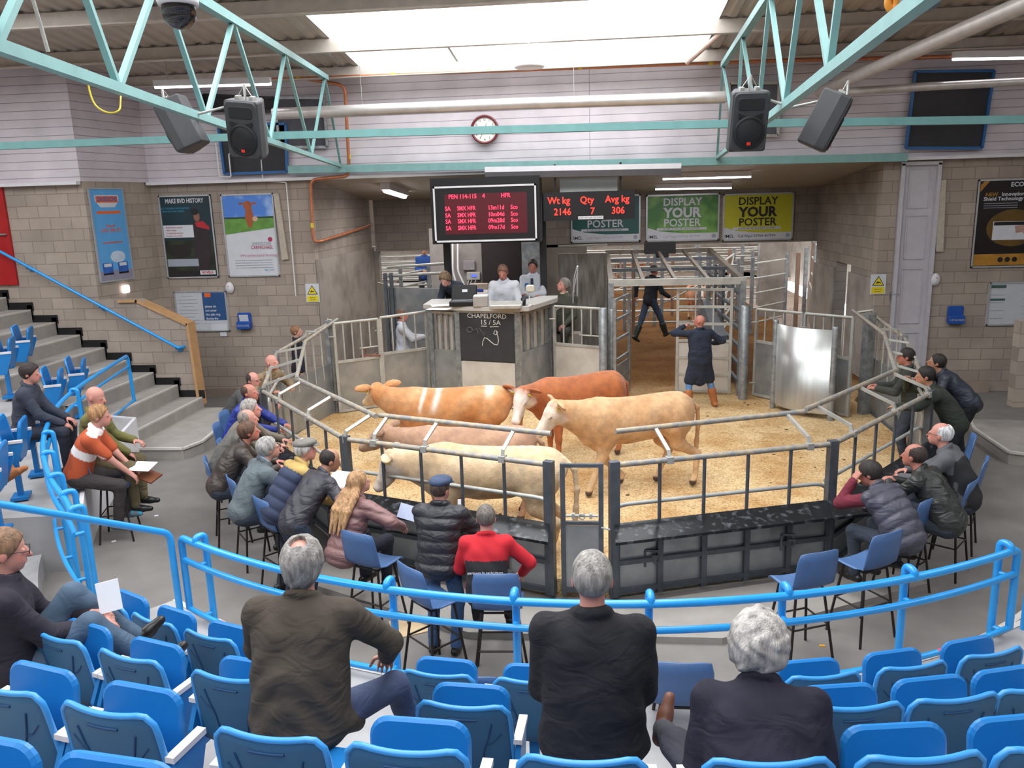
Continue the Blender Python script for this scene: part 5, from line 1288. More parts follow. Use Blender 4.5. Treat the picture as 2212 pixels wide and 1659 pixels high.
leaner('grey-haired man with glasses, grey jacket and light blue collar', 580, 968, skin='fair', hair='full', hc='#9c9894', jacket='#5e676b', collar='#8fb6da', glasses=True, lean=20, hunch=16)
leaner('man in a grey flat cap and a tan and navy padded waistcoat', 660, 972, skin='pink', hair='full', hc='#b5b1ac', cap='#77726c', jacket='#303850', jk='puffer', sleeve='#b08f54', yoke=(.43, '#b79a5c'), sit=None, lean=30, hunch=10, lh=(-.2, .5, .95), rh=(.2, .5, .95), lf=None, rf=None, s=1.04, hyaw=-25, hpitch=-14)
leaner('balding man in a dark jacket bent over the rail reading a catalogue', 714, 994, skin='tan', hair='bald', hc='#2b211d', jacket='#35333a', jk='shiny', sit=None, lean=38, hunch=12, s=1.06, lh=(-.16, .48, 1.1), rh=(.16, .46, 1.12), lf=None, rf=None, hyaw=-20, hpitch=4, trousers='#333c4c')
W_HAIR = 'woman with long fair hair in a pinkish brown quilted jacket'
leaner(W_HAIR, 776, 1042, s=1.02, skin='fair', hair='long', hc='#a8815a', jacket='#7d5a58', jk='puffer', sit=.66, lean=16, hunch=14, hyaw=-22, lh=(-.2, .45, .93), rh=(.36, .42, .93), rel=(1, .1, -.4), jopt=('skirt',), trousers='#20222e', fat=.93)
person('man in a blue flat cap and a big black padded coat, standing at the rail', head=(952, 1056), rz=-.12, s=.99, lean=6, hunch=8, hyaw=-22, skin='pink', hair='short', hc='#4a3a30', cap='#3d4a63', jacket='#2e2d31', jk='puffer', jopt=('skirt',), trousers='#45658f', tk='denim',
       lh=(.0, .36, 1.18), rh=(.1, .36, 1.16), lel=(-1, -.4, -.8), rel=(1, -.2, -.5), fat=1.16, res=.011, curl=1.1)
person('man in a red and black fleece seated on a stool at the black ledge', head=(1050, 1118), rz=.05, s=1.0, sit=.66, lean=6, hunch=12, skin='fair', hair='short', hc='#6a625c', jacket='#242226', yoke=(.31, '#c21f2b', 'arms'), trousers='#2c2a2c', lh=(-.16, .38, .86), rh=(.3, .3, .82), rel=(1, -.2, -.4),
       lf=(-.14, .45, .3), rf=(.16, .48, .3), res=.011, fat=1.1)
person('brown-haired man in a dark coat standing outside the ring at the far left', head=(641, 716), Y=15.6, rz=-1.3, s=1.03, skin='fair', hair='full', hc='#8a6446', jacket='#23252e', jopt=('long',), trousers='#23252e', hyaw=-8)
person('man in a white coat standing behind the double gates', head=(868, 682), Y=16.2, rz=-1.35, s=1.08, skin='ruddy', hair='short', hc='#5d3f2e', jacket='#bdbfc6', jk='white', jopt=('long',), lh=(-.1, .4, 1.18), rh=(.12, .42, 1.2), collar='#bdbfc6', trousers='#2a2c33')
# ---- on the rostrum
person('woman with short brown hair and a dark jacket bent over papers on the rostrum', head=(961, 603), Y=16.75, rz=pi - .5, s=1.25, lean=42, hunch=22, hpitch=18, skin='fair', hair='bob', hc='#7b634c', jacket='#2e3844', lh=(-.12, .62, .98), rh=(.12, .6, .98), lf=None, rf=None, hyaw=10, curl=.8)
person('auctioneer in a white coat standing in the middle of the rostrum', head=(1086, 588), Y=16.55, rz=pi - .08, s=1.3, lean=8, hunch=6, hpitch=22, skin='ruddy', hair='short', hc='#6b4a38', jacket='#c4c6cc', jk='white', jopt=('long',), collar='#c9d6ea', lh=(-.17, .34, .98), rh=(.17, .34, .98), fat=1.12, trousers='#2a2c33')
person('dark-haired man in a white coat standing behind the auctioneer', head=(1151, 575), Y=17.4, rz=pi - .1, s=1.25, hpitch=8, skin='ruddy', hair='short', hc='#33241d', jacket='#bcbfc6', jk='white', jopt=('long',), collar='#9fbbe0', lh=(.06, .2, 1.15), rh=(-.06, .22, 1.12), lel=(-1, .2, -.6), rel=(1, .2, -.6), trousers='#2a2c33')
person('grey-haired man in an olive jacket sitting behind the board-faced gate, looking up left', head=(1217, 616), Y=17.2, rz=pi - .3, s=1.3, sit=.45, skin='pink', hair='full', hc='#857e79', jacket='#4a4a40', hyaw=-38, hpitch=-16, lh=(-.12, .3, .62), rh=(.12, .3, .62), collar='#c9bf9e', trousers='#3c3a36')
# ---- in the ring and race
person('bald man in a long dark blue coat and tan boots pushing the barred gate', head=(1511, 694), z=.2, rz=.22, s=1.02, lean=4, hunch=4, hyaw=52, hpitch=-6, skin='ruddy', hair=None, jacket='#232b3c', jopt=('long',), trousers='#5f86b3', tk='denim', shoes='tan',
       lh=(-.24, .22, 1.5), rh=(.34, .25, 1.15), lel=(-1, -.3, -.5), rel=(1, -.4, -.5), lf=(-.24, -.08, .09), rf=(.3, .02, .09), collar=None, fat=1.3, curl=.9)
person('striding man in dark jacket, jeans and wellingtons inside the weigh crate', head=(1413, 583), Y=22.2, rz=-.9, s=1.2, lean=10, skin='ruddy', hair='short', hc='#2a2320', jacket='#2b2d33', trousers='#3c4c63', tk='denim', shoes='boots', lh=(-.3, -.15, 1.0), lf=(-.1, -.35, .1), rf=(.1, .42, .1), rh=(.3, .3, 1.0))
person('man in a bright blue jacket among the far pens left of the rostrum', head=(916, 541), Y=24.0, rz=pi + .2, s=1.12, skin='tan', hair='short', hc='#2a2320', jacket='#2c4f92', trousers='#1f2330', lh=(-.08, .25, 1.1), rh=(.08, .25, 1.1))
# ---- right of the ring
person('dark-haired man half hidden behind the bars at the far right of the ring', head=(1957, 770), rz=1.25, s=1.08, skin='ruddy', hair='short', hc='#221b18', jacket='#3a3d38', lean=10, lh=(-.1, .45, 1.15), rh=(.12, .45, 1.15))
person('dark-haired man in a navy jacket bending over the rail at the right', head=(2023, 783), rz=1.2, s=1.12, skin='tan', hair='short', hc='#231c1a', jacket='#2e3440', lean=42, hunch=6, hpitch=-26, jk='shiny', lh=(-.15, .5, 1.2), rh=(.2, .45, 1.2), trousers='#191a1e')
person('man in a dark green jacket with an arm stretched over the rail, right side', head=(1998, 812), rz=1.3, s=1.12, skin='tan', hair='short', hc='#1d1817', jacket='#2c322b', lean=30, hunch=10, hpitch=-8, lh=(-.2, .66, 1.15), rh=(.1, .55, 1.42), lel=(-1, 0, -.2), trousers='#1d1f24', fat=1.1)
def leanr(label, px, py, s=1.1, off=0, **k):
    d = dict(sit=.66, lean=26, hunch=16, lh=(-.14, .55, .93), rh=(.14, .55, .93), lel=(-1, -.2, -.6), rel=(1, -.2, -.6), hpitch=-14, lf=(-.14, .4, .32), rf=(.14, .4, .32)); d.update(k)
    return person(label, head=(px, py), rz=face_c(px, py, 1.4, off), s=s, **d)
leanr('balding white-haired man with glasses in a black and grey jacket, right row', 2031, 938, hair='bald', hc='#d9d6d3', skin='pink', glasses=True, jacket='#232326', yoke=(.40, '#5b5b60', 'arms'), lean=14, hunch=18, s=1.12, fat=1.1)
leanr('dark-haired man in a black leather jacket clasping his hands on the rail', 1974, 984, hair='bald', hc='#3a2c28', skin='ruddy', jacket='#2f312f', jk='leather', s=1.1, fat=1.1, lh=(-.03, .56, 1.02), rh=(.05, .56, 1.02), curl=1.2)
leanr('man in maroon sleeves and a grey padded waistcoat resting his cheek on his hand', 1878, 1022, hair='full', hc='#2c2522', skin='ruddy', jacket='#4b4b57', jk='puffer', sleeve='#6e2434', s=1.06, lean=26, hunch=22, hpitch=6, hyaw=22, lh=(-.13, .48, 1.22), lel=(-.6, .5, -1), rh=(.1, .46, .95), fat=1.15, curl=.9, res=.011)
# ---- left stand
person('young dark-haired man in a dark jacket seated in the left stand', head=(66, 806), z=.8, rz=-1.25, s=1.12, sit=.44, skin='pink', hair='full', hc='#2a1f1c', jacket='#363a48', trousers='#2b2f3c', lean=4, hunch=12, hpitch=6, lh=(-.1, .42, .62), rh=(.1, .42, .6))
person('person in brown trousers and tan boots with feet up, cut off by the left edge', loc=tuple(at(-150, 965, z=1.6).xy) + (1.0,), rz=-1.35, s=1.15, sit=.44, skin='pink', hair='short', hc='#5a4334', jacket='#4b4034', trousers='#8a7050', shoes='tan', lf=(-.1, .62, .2), rf=(.12, .66, .22))
person('bald man in an olive green jacket behind the man in the striped shirt', head=(207, 858), rz=-1.35, s=1.22, sit=.72, lean=10, skin='pink', hair=None, jacket='#6d6a3c', trousers='#6a5f45', hpitch=10, lh=(-.15, .4, .95), rh=(-.02, .36, .85), hyaw=-12)
RUG = 'fair-haired man in an orange and white striped rugby shirt holding a white paper'
person(RUG, head=(216, 898), rz=-1.22, s=1.2, sit=.66, lean=18, hunch=14, skin='pink', hair='full', hc='#a77b52', jacket='#b8532f', jopt=('short',), sleeve='skin', yoke=(.22, '#eee6e2', 'band'), collar='#efe9e4', trousers='#3c3636', shoes='trainer', lh=(-.1, .52, .72), rh=(.08, .56, .68), hpitch=-6, lf=(-.1, .38, .28), rf=(.1, .34, .22), res=.011)
# ---- near us
SWE = 'man with glasses in a dark ribbed sweater reading with his knees raised, left edge'
person(SWE, head=(12, 1188), z=.85, rz=-.95, s=1.12, sit=.46, lean=-8, hunch=14, skin='pink', hair='short', hc='#7a5b44', glasses=True, jacket='#231f2b', jk='wool', trousers='#43566a', tk='denim', lh=(-.08, .36, .74), rh=(.06, .38, .72), hpitch=10, lf=(-.12, .56, .52), rf=(.16, .64, .46),
       kn=((-.1, .6, 1), (.1, .6, 1)), res=.009, collar='#2b2733', fat=1.15)
person('grey-haired man with a bald patch in a dark brown jacket, seen from behind', head=(655, 1216), z=1.34, rz=.02, s=1.0, sit=.46, lean=8, hunch=14, skin='pink', hair='grey', hc='#8a8580', jacket='#41382f', jopt=('skirt', 'patch'), trousers='#3e4a68', tk='denim', rh=(.3, .4, .62), lh=(-.16, .4, .6), rel=(1, -.1, -.3), lel=(-1, -.1, -.5),
       kn=((-.4, 1, .3), (.75, 1, .3)), rf=(.4, .5, .1), lf=(-.2, .5, .1), res=.008, fat=1.36, hpitch=0)
person('grey-haired man in a black suit jacket, seen from behind in the middle', head=(1279, 1248), z=1.34, rz=.0, s=1.0, sit=.46, lean=4, hunch=8, skin='pink', hair='short', hc='#8f8a84', jacket='#16151b', jk='wool', jopt=('skirt',), trousers='#26232a', lh=(-.17, .3, .6), rh=(.17, .3, .6), lel=(-.35, -1, -.6), rel=(.35, -1, -.6), res=.008, fat=1.32, hpitch=2)
person('white-haired person in a navy coat seen from behind, face turned right', head=(1640, 1392), z=1.34, rz=-.1, s=.95, sit=.46, lean=18, hunch=26, skin='pink', hair='bushy', hc='#a8a29d', jacket='#171425', jopt=('skirt',), hyaw=-22, trousers='#3a3a42', lh=(-.16, .36, .6), rh=(.15, .36, .6), lel=(-.4, -1, -.6), rel=(.4, -1, -.6), shoes='brown', res=.008, fat=1.38, collar='#e8e6e6', lf=(-.38, .72, .42), kn=((-.8, .6, .8), (.3, 1, .3)))

# ================================================================== THE CATTLE
M_hide = mat('cattle_hide', '#ffffff', .75, attr='Col', var=.2, scale=11, bump=.5, bscale=70, stretch=(1, 1, 1), sheen=.2)
def bull_calf(label, rump, head_dir, L=1.5, base='#c98a52', light='#e6cda8', face='#efe6dc', pattern=None, turn=0, hpitch=20, legs=None, tag_=True, s=1.0, neck=0):
    """rump: (px,py) of the point over the hips seen in the photo; body points along head_dir (world angle of the +Y axis of the animal)"""
    H = 1.22
    t = thing('heifer', label, 'cow', local=True, group='cattle in the sale ring')
    S = Soft(.015, .07); V3 = Vector
    # trunk: rump at y=-.62, shoulder at y=.55
    for (y, z, rx, ry, rz_) in ((-.56, .98, .215, .22, .20), (-.38, .96, .24, .26, .23), (-.15, .90, .255, .28, .27), (.10, .88, .26, .28, .28), (.34, .90, .235, .25, .28), (.50, .92, .20, .2, .25)):
        S.ell((0, y, z), (rx, ry, rz_), k=.1)
    S.cap((0, -.6, 1.09), (0, .4, 1.09), .085, .08, k=.08).cap((0, .58, .72), (0, .42, .62), .10, .12, k=.08)
    for x in (-1, 1): S.ell((x * .14, -.5, .88), (.13, .22, .22), k=.08).ell((x * .15, .42, .84), (.10, .16, .24), k=.08).ell((x * .12, -.42, 1.09), (.05, .07, .05), k=.06)
    ta = math.radians(turn); nd = V3((math.sin(ta) * .6, 1, .28 + neck)).normalized(); N0 = V3((0, .52, .98)); N1 = N0 + nd * .42
    S.cap(N0, N1, .20, .125, k=.12).cap((0, .56, .82), N1 - V3((0, 0, .08)), .15, .09, k=.1)
    hp = math.radians(hpitch); hf = (Matrix.Rotation(-ta, 3, 'Z') @ V3((0, math.cos(hp), -math.sin(hp)))).normalized(); hr = hf.cross(V3((0, 0, 1))).normalized(); hu = hr.cross(hf).normalized(); HB = N1 + V3((0, 0, .03)) + hf * .06
    HM = [hr, hf, hu]; g = lambda x, y, z: HB + hr * x + hf * y + hu * z
    S.ell(g(0, .03, .02), (.105, .14, .115), HM, k=.05).cap(g(0, .08, .02), g(0, .33, -.035), .088, .056, k=.04).ell(g(0, .36, -.045), (.066, .05, .052), HM, k=.03).ell(g(0, .2, -.075), (.05, .16, .05), HM, k=.04)
    S.ell(g(0, -.02, .12), (.06, .06, .035), HM, k=.04)
    for x in (-1, 1):
        S.ell(g(x * .092, .12, .035), (.016, .024, .018), HM, k=.012); S.ell(g(x * .034, .40, -.03), (.014, .012, .010), HM, k=.008, op='sub')
        e0, e1 = g(x * .09, -.03, .075), g(x * .26, -.07, .10); S.cap(e0, e1, .026, .02, k=.02).ell((e0 + e1) / 2 + (e1 - e0) * .25, (.115, .024, .06), [(e1 - e0).normalized(), hf, hu], k=.02).ell((e0 + e1) / 2 + (e1 - e0) * .3 + hf * .022, (.07, .012, .03), [(e1 - e0).normalized(), hf, hu], k=.01, op='sub')
    lg = legs or {}
    G = {}
    for nm, x, hy in (('fl', -.13, .40), ('fr', .13, .40), ('hl', -.14, -.58), ('hr', .14, -.58)):
        dy, up = lg.get(nm, (0, 0)); 
        if nm[0] == 'f':
            a = V3((x, hy, .68)); kne = V3((x, hy + dy * .55 + (.06 if up else 0), .36 + up * .5)); fet = V3((x, hy + dy - (.06 if up else 0), .13 + up)); S.cap(a, kne, .09, .05, k=.06).cap(kne, fet, .047, .036, k=.03).ell(kne, (.05, .05, .06), k=.02)
        else:
            a = V3((x, hy + .12, .78)); st_ = V3((x, hy + .10 + dy * .3, .58)); hk = V3((x, hy - .10 + dy * .7, .42 + up * .4)); fet = V3((x, hy - .03 + dy, .13 + up)); S.cap(a, st_, .13, .09, k=.06).cap(st_, hk, .085, .045, k=.05).cap(hk, fet, .043, .036, k=.03).ell(hk, (.042, .05, .06), k=.02)
        S.cap(fet, fet + V3((0, .03, -.075)), .037, .046, k=.015); G[nm] = fet
    tl = [V3((0, -.74, 1.08)), V3((0, -.84, .98)), V3((.01, -.86, .75)), V3((.02, -.85, .55))]
    for a, b in zip(tl[:-1], tl[1:]): S.cap(a, b, .03, .024, k=.03)
    S.cap(tl[-1], tl[-1] + V3((0, .01, -.17)), .035, .028, k=.02)
    b0, l0, f0 = lin(base), lin(light), lin(face); HBn = np.array(HB); HMn = np.array(HM)
    def col(V):
        n = len(V); r = np.sin(7 * V[:, 1] + 3 * np.sin(5 * V[:, 2])) * np.sin(6 * V[:, 2] + 4 * V[:, 0] + 1.3) * .5 + .25 * np.sin(19 * V[:, 1] + 11 * V[:, 2])
        k = np.clip((.62 - V[:, 2]) / .45, 0, 1) * .75 + np.clip(.45 * r + .15, 0, .6); k = np.clip(k, 0, 1)[:, None]; C_ = b0 * (1 - k) + l0 * k
        if pattern == 'bands':
            for y, wd in ((.33, .022), (.16, .035), (-.46, .05)):
                m_ = (np.exp(-((V[:, 1] - y - .03 * np.sin(9 * V[:, 2])) / wd) ** 2) * np.clip((V[:, 2] - (.85 if wd < .04 else 1.05)) / .12, 0, 1))[:, None]; C_ = C_ * (1 - m_ * .8) + m_ * .8 * np.array([.86, .78, .68])
        if pattern == 'dirty':
            m_ = np.clip(np.sin(5.2 * V[:, 1] + 2.2) * 1.1 + .5 * np.sin(9 * V[:, 1] + 7 * V[:, 2]) - .1, 0, 1) * np.clip((V[:, 2] - .45) / .2, 0, 1) * np.clip((1.08 - V[:, 2]) / .25, 0, 1) * (V[:, 1] < .2); C_ = C_ * (1 - .75 * m_[:, None]) + .75 * m_[:, None] * lin('#a08358')
        q = (V - HBn) @ HMn.T
        if face:
            m_ = np.clip((q[:, 1] + .06) / .1, 0, 1) * (np.abs(q[:, 0]) < .16) * (q[:, 1] > -.08) * (np.linalg.norm(q, axis=1) < .55) * np.clip((q[:, 2] + .16) / .05, 0, 1)
            m_ = m_[:, None]; C_ = C_ * (1 - m_) + m_ * f0
        mz = np.exp(-(((q - np.array([0, .42, -.04])) / np.array([.07, .05, .06])) ** 2).sum(1))[:, None]; C_ = C_ * (1 - .7 * mz) + .7 * mz * lin('#c98f86')
        for x in (-1, 1):
            e = np.exp(-(((q - np.array([x * .10, .12, .035])) / np.array([.02, .02, .014])) ** 2).sum(1))[:, None]; C_ = C_ * (1 - .9 * e) + .9 * e * np.array([.05, .03, .025])
            e = np.exp(-(((q - np.array([x * .2, -.02, .08])) / np.array([.07, .02, .03])) ** 2).sum(1))[:, None]; C_ = C_ * (1 - .5 * e) + .5 * e * lin('#d9a08c')
        for nm, f in G.items():
            d = np.abs(V[:, 0] - f.x) + np.abs(V[:, 1] - f.y - .02); m_ = ((d < .16) * np.clip((f.z - .035 - V[:, 2]) / .02, 0, 1))[:, None]; C_ = C_ * (1 - m_) + m_ * lin('#4a3526')
        return np.clip(C_, 0, 1)
    def post(D, X, Y, Z): return D + .0022 * np.sin(70 * Y + 8 * np.sin(20 * Z)) * np.sin(60 * Z + 30 * X)
    S.post = post
    o = soft_obj('body', S, M_hide, t, col)
    if tag_:
        for x in (-1, 1):
            bb = MB(); c = g(x * .15, -.02, .06); R3 = Matrix((hr, hu, -hf)).transposed(); bb.rbox(c + hf * .02, (.05, .06, .008), .01, R3, axis=2); bb.build('ear_tag', M_yellow, t)
    t.scale = (s, s * L / 1.5, s); t.rotation_euler = (0, 0, head_dir)
    tgt = at(*rump, z=.2 + 1.17 * s); o_ = Matrix.Rotation(head_dir, 3, 'Z') @ Vector((0, -.5 * s * L / 1.5, 0)); t.location = (tgt.x - o_.x, tgt.y - o_.y, .2)
    return t
# heading of an animal walking to the left of the picture = +pi/2
bull_calf('ginger heifer with white stripes down its back at the far left of the ring', (1060, 838), pi / 2 + .08, base='#bd7d47', light='#d8b084', pattern='bands', turn=52, neck=.0, hpitch=25, L=1.72, s=1.05, face='#e0bd92')
bull_calf('dull pinkish brown heifer between the ginger one and the cream one', (1106, 925), pi / 2 + .02, base='#a07a60', light='#b8957a', turn=14, neck=-.1, hpitch=22, L=1.62, s=1.0, face='#a5846c')
bull_calf('pale cream heifer nearest us, brown stains on its flank', (1165, 972), pi / 2 - .12, base='#dcc09c', light='#cda674', pattern='dirty', turn=-4, neck=-.24, hpitch=50, L=1.62, s=1.05, face='#e3d3c2')
bull_calf('rich red-brown heifer with a white face, head towards us', (1312, 806), pi / 2 + .5, base='#a3582a', light='#b56d3a', turn=-30, neck=-.12, hpitch=50, L=1.4, s=1.1, face='#e3d6ca')
bull_calf('tan heifer walking with a white face and outstretched legs', (1452, 852), pi / 2 + .32, base='#c29467', light='#d6b48c', turn=0, neck=-.0, hpitch=40, L=1.5, s=1.1, face='#dccab8', legs={'fl': (.2, 0), 'fr': (-.24, .02), 'hl': (-.15, 0), 'hr': (.22, 0)})
for (px, py, Y, rz, b_, lab) in ((1090 + 410, 612, 25.5, pi, '#c0713a', 'orange and white heifer facing us in the pens behind the crate'), (1345, 560, 24.0, -1.3, '#8a4a2a', 'brown cow standing in the pens at the left behind the crate')):
    c = bull_calf(lab, (px, py), rz, base=b_, light='#d9b08a', s=1.0, L=1.5); c['group'] = 'cattle in the pens'
# ================================================================== ROOF TRUSSES, PIPES, SPEAKERS
def member(bb, a, b_, w=.05): bb.tube([a, b_], w / 2, square=True)
def truss(label, b0, b1, t0, t1, nodes, wb=.066, wt=.088):
    """b0-b1 bottom chord (far to near), t0-t1 top chord; nodes = fractions along, alternately bottom / top"""
    t = thing('roof_truss', label, 'truss', (b0.x, b0.y, b0.z), 0, 'pale turquoise roof trusses')
    bb = MB(); member(bb, b0, b1, wb); bb.build('bottom_chord', M_teal, t)
    bb = MB(); member(bb, t0, t1, wt); bb.build('top_chord', M_teal, t)
    for i in range(len(nodes) - 1):
        k0, f0 = nodes[i]; k1, f1 = nodes[i + 1]
        p = b0.lerp(b1, f0) if k0 == 'b' else t0.lerp(t1, f0); q = b0.lerp(b1, f1) if k1 == 'b' else t0.lerp(t1, f1)
        bb = MB(); member(bb, p, q, .042); bb.build('web_bar', M_teal, t)
    return t
zc = 4.9
def onplane(px, py, b0, b1):
    """point of the vertical plane through the bottom chord seen at px,py"""
    d = RM @ np.array([(px - CX) / FPX, (py - CY) / FPX, 1.0]); n = np.cross(np.array(b1 - b0), [0, 0, 1]); t = np.dot(np.array(b0) - CAM, n) / np.dot(d, n); return Vector(CAM + d * t)
def frac(p, a, b_): return (p - a).dot(b_ - a) / (b_ - a).length_squared
def build_truss(label, far, near, topfar, topmid, web):
    b0 = at(*far, Y=16.8); b1 = at(*near, z=b0.z)
    t0 = onplane(*topfar, b0, b1); t1 = onplane(*topmid, b0, b1); t1 = t0 + (t1 - t0) * 1.0
    e = b1 + (b1 - b0).normalized() * 1.2; te = t0 + (t1 - t0).normalized() * (e - t0).xy.length
    nd = []
    for k, px, py in web:
        p = onplane(px, py, b0, b1); nd.append((k, frac(p, b0, e) if k == 'b' else frac(p, t0, te)))
    return truss(label, b0, e, t0, te, nd), b0, e, t0, te
TL = build_truss('left turquoise roof truss with a loudspeaker hung from its bottom chord', (735, 358), (30, 112), (705, 168), (500, 42),
                 [('b', 736, 356), ('t', 702, 172), ('b', 672, 327), ('t', 615, 112), ('b', 582, 292), ('t', 502, 42), ('b', 444, 242), ('t', 342, -56), ('b', 253, 168), ('t', 120, -190), ('b', -10, 95), ('t', -60, -300)])
TR = build_truss('right turquoise roof truss with a loudspeaker hung from its bottom chord', (1550, 340), (1975, 12), (1562, 140), (1655, 0),
                 [('b', 1549, 338), ('t', 1562, 138), ('b', 1590, 305), ('t', 1604, 78), ('b', 1635, 268), ('t', 1664, -14), ('b', 1697, 208), ('t', 1745, -120), ('b', 1793, 120), ('t', 1850, -290)])
def beam(name, label, cat, a, b_, w, m, group=None):
    bb = MB(); member(bb, a, b_, w); return tag(bb.build(name, m), label, cat, group)
a, b_ = at(-60, 318, Y=10.8), at(600, 293, Y=10.8); c = at(1560, 268, Y=10.9); d = at(2290, 257, Y=11.0)
bb = MB(); bb.tube([a, b_, c, d], .047, square=True); tag(bb.build('tie_beam', M_tealg), 'long turquoise tie beam crossing the whole hall in front of the clock', 'beam')
a, b_ = at(625, 367, Y=16.85), at(1958, 340, Y=16.85)
bb = MB(); bb.box(((a.x + b_.x) / 2, 16.85, (a.z + b_.z) / 2), (b_.x - a.x, .16, .15), Matrix.Rotation(-math.atan2(b_.z - a.z, b_.x - a.x), 3, 'Y'))
tag(bb.build('wall_beam', M_teal), 'turquoise beam along the foot of the white boarded wall', 'beam')
# loudspeakers
M_spk = mat('speaker_case', '#3a3a3c', .55, var=.06, bump=.2, bscale=300)
M_gr = mat('speaker_grille', '#232325', .6, .2, var=.1, scale=60)
def make_speaker():
    t = thing('loudspeaker', 'x', 'speaker', local=True)      # front faces -Y, centre at origin, .66 high
    bb = MB(); prof = [(-.215, .14), (.215, .14), (.215, .02), (.13, -.2), (-.13, -.2), (-.215, .02)]
    V = []; F = []; hs = [-.335, -.31, .31, .335]; 
    for j, h in enumerate(hs):
        k = .93 if j in (0, 3) else 1
        for x, y in prof: V.append((x * k, -y * k if True else y, h))
    for j in range(3):
        for i in range(6): F.append((j * 6 + i, j * 6 + (i + 1) % 6, (j + 1) * 6 + (i + 1) % 6, (j + 1) * 6 + i))
    F = [tuple(reversed(f)) for f in F] + [tuple(range(6)), tuple(reversed(range(18, 24)))]
    bb.add(V, F); bb.build('cabinet', M_spk, t, bevel=.012)
    bb = MB(); bb.rbox((0, -.145, 0), (.41, .03, .65), .06, n=5); bb.build('front_frame', M_spk, t)
    bb = MB(); bb.lathe([(0, 0), (.17, 0), (.18, -.012)], (0, -.172, -.11), 28, Matrix.Rotation(pi / 2, 3, 'X')); bb.lathe([(.155, .0), (.185, .0), (.185, .014), (.155, .014)], (0, -.162, -.11), 28, Matrix.Rotation(pi / 2, 3, 'X')); bb.build('woofer_grille', M_gr, t)
    bb = MB(); bb.rbox((0, -.158, .2), (.3, .02, .14), .03, n=3); bb.build('horn', M_gr, t)
    for s in (-1, 1): bb = MB(); bb.prism([(s * .05, .07), (s * .14, .10), (s * .14, .04)] if s < 0 else [(s * .05, .07), (s * .14, .04), (s * .14, .10)], 0, .02, Matrix.Translation((0, -.155, 0)) @ Matrix.Rotation(pi / 2, 4, 'X')); bb.build('port', M_black, t)
    bb = MB(); bb.rbox((.0, -.185, -.235), (.045, .006, .035), .006, n=2); bb.build('badge', mat('badge_red', '#d8321f', .5, var=0), t)
    bb = MB(); bb.box((-.09, .0, .35), (.05, .08, .04)); bb.box((.09, .0, .35), (.05, .08, .04)); bb.tube([(-.09, 0, .36), (0, 0, .5), (.09, 0, .36)], .006, 6); bb.build('hanging_bracket', M_steelp, t)
    return t
spk = make_speaker()
def place_spk(o, px, py, dist_y, rz, tilt, roll, label):
    o.scale = (.74, .74, .74)
    p = at(px, py, Y=dist_y); o.location = p; o.rotation_euler = (tilt, roll, rz); o['label'] = label; o['group'] = 'black loudspeakers on the trusses'
    bpy.context.view_layer.update(); T = TL if px < 1000 else TR; b0, e = T[1], T[2]; top = o.matrix_world @ Vector((0, 0, .5)); k = max(0, min(1, (top - b0).dot(e - b0) / (e - b0).length_squared)); c = b0.lerp(e, k)
    bb = MB(); I_ = o.matrix_world.inverted(); bb.tube([I_ @ top, I_ @ Vector((top.x, top.y, c.z + .1)), I_ @ c], .018, 6); bb.build('hanging_arm', M_steelp, o)
def dups(): 
    r = spk.copy(); COL.objects.link(r)
    for ch in [q for q in spk.children if 'arm' not in q.name]: c = ch.copy(); COL.objects.link(c); c.parent = r
    return r
place_spk(spk, 537, 277, 7.3, -.1, math.radians(14), .12, 'black loudspeaker facing us on the left truss, red badge at its foot')
place_spk(dups(), 1612, 260, 7.5, .1, math.radians(14), 0, 'black loudspeaker facing us on the right truss')
place_spk(dups(), 392, 270, 7.9, -1.55, math.radians(24), .0, 'dark loudspeaker turned away behind the left truss, seen from its side')
place_spk(dups(), 1785, 262, 7.8, 1.3, math.radians(26), .0, 'black loudspeaker turned away right of the right truss, seen side-on')
# pipes
def pipe(label, pts, r, m, cat='pipe', name='pipe', group=None, rr=.1):
    bb = MB(); bb.tube(rounded(pts, rr, 4) if len(pts) > 2 else pts, r, 14); o = tag(bb.build(name, m), label, cat, group); return o
p = pipe('long silver heater tube hung across in front of the clock wall', [at(590, 246, Y=15.6), at(1100, 225, Y=15.6), at(1566, 210, Y=15.6)], .105, M_alu, 'heating pipe', 'heater_tube')
for px, py in ((783, 236), (1240, 219)): q = at(px, py, Y=15.6); bb = MB(); bb.tube([(q.x, 15.6, q.z), (q.x, 15.6, roofz(15.6))], .006, 6); bb.build('hanger', M_steelp, p)
p = pipe('silver heater tube running over our heads at the top right', [at(1740, 212, z=6.0), at(2290, -25, z=6.0)], .1, M_alu, 'heating pipe', 'heater_tube')
p = pipe('silver heater tube along the right hand white wall', [at(1790, 201, Y=15.4), at(2000, 187, Y=15.4), at(2300, 172, Y=15.4)], .07, M_alu, 'heating pipe', 'heater_tube')
pipe('pinkish pipe sloping down from the roof at the right of the roof light', [at(1484, 136, Y=16.3), at(1655, -15, z=7.3)], .045, mat('pink_pipe', '#cdb0a2', .4, .2), 'pipe')
pipe('pale pipe along the roof at the top left', [at(-40, 42, z=7.2), at(440, 18, z=7.2), at(900, 0, z=7.2)], .05, M_alu, 'pipe')
c1 = pipe('copper gas pipe running along the top of the white wall', [at(560, 171, Y=16.5), at(1100, 152, Y=16.5), at(1640, 132, Y=16.5), at(2240, 118, Y=16.5)], .035, M_copper, 'pipe', 'gas_pipe')
for px, py in ((645, 168), (850, 160), (1055, 153), (1253, 146), (1535, 136)):
    q = at(px, py, Y=16.5); bb = MB(); bb.tube([(q.x - .04, 16.5, q.z), (q.x + .04, 16.5, q.z)], .038, 12); bb.build('yellow_band', M_yellow, c1)
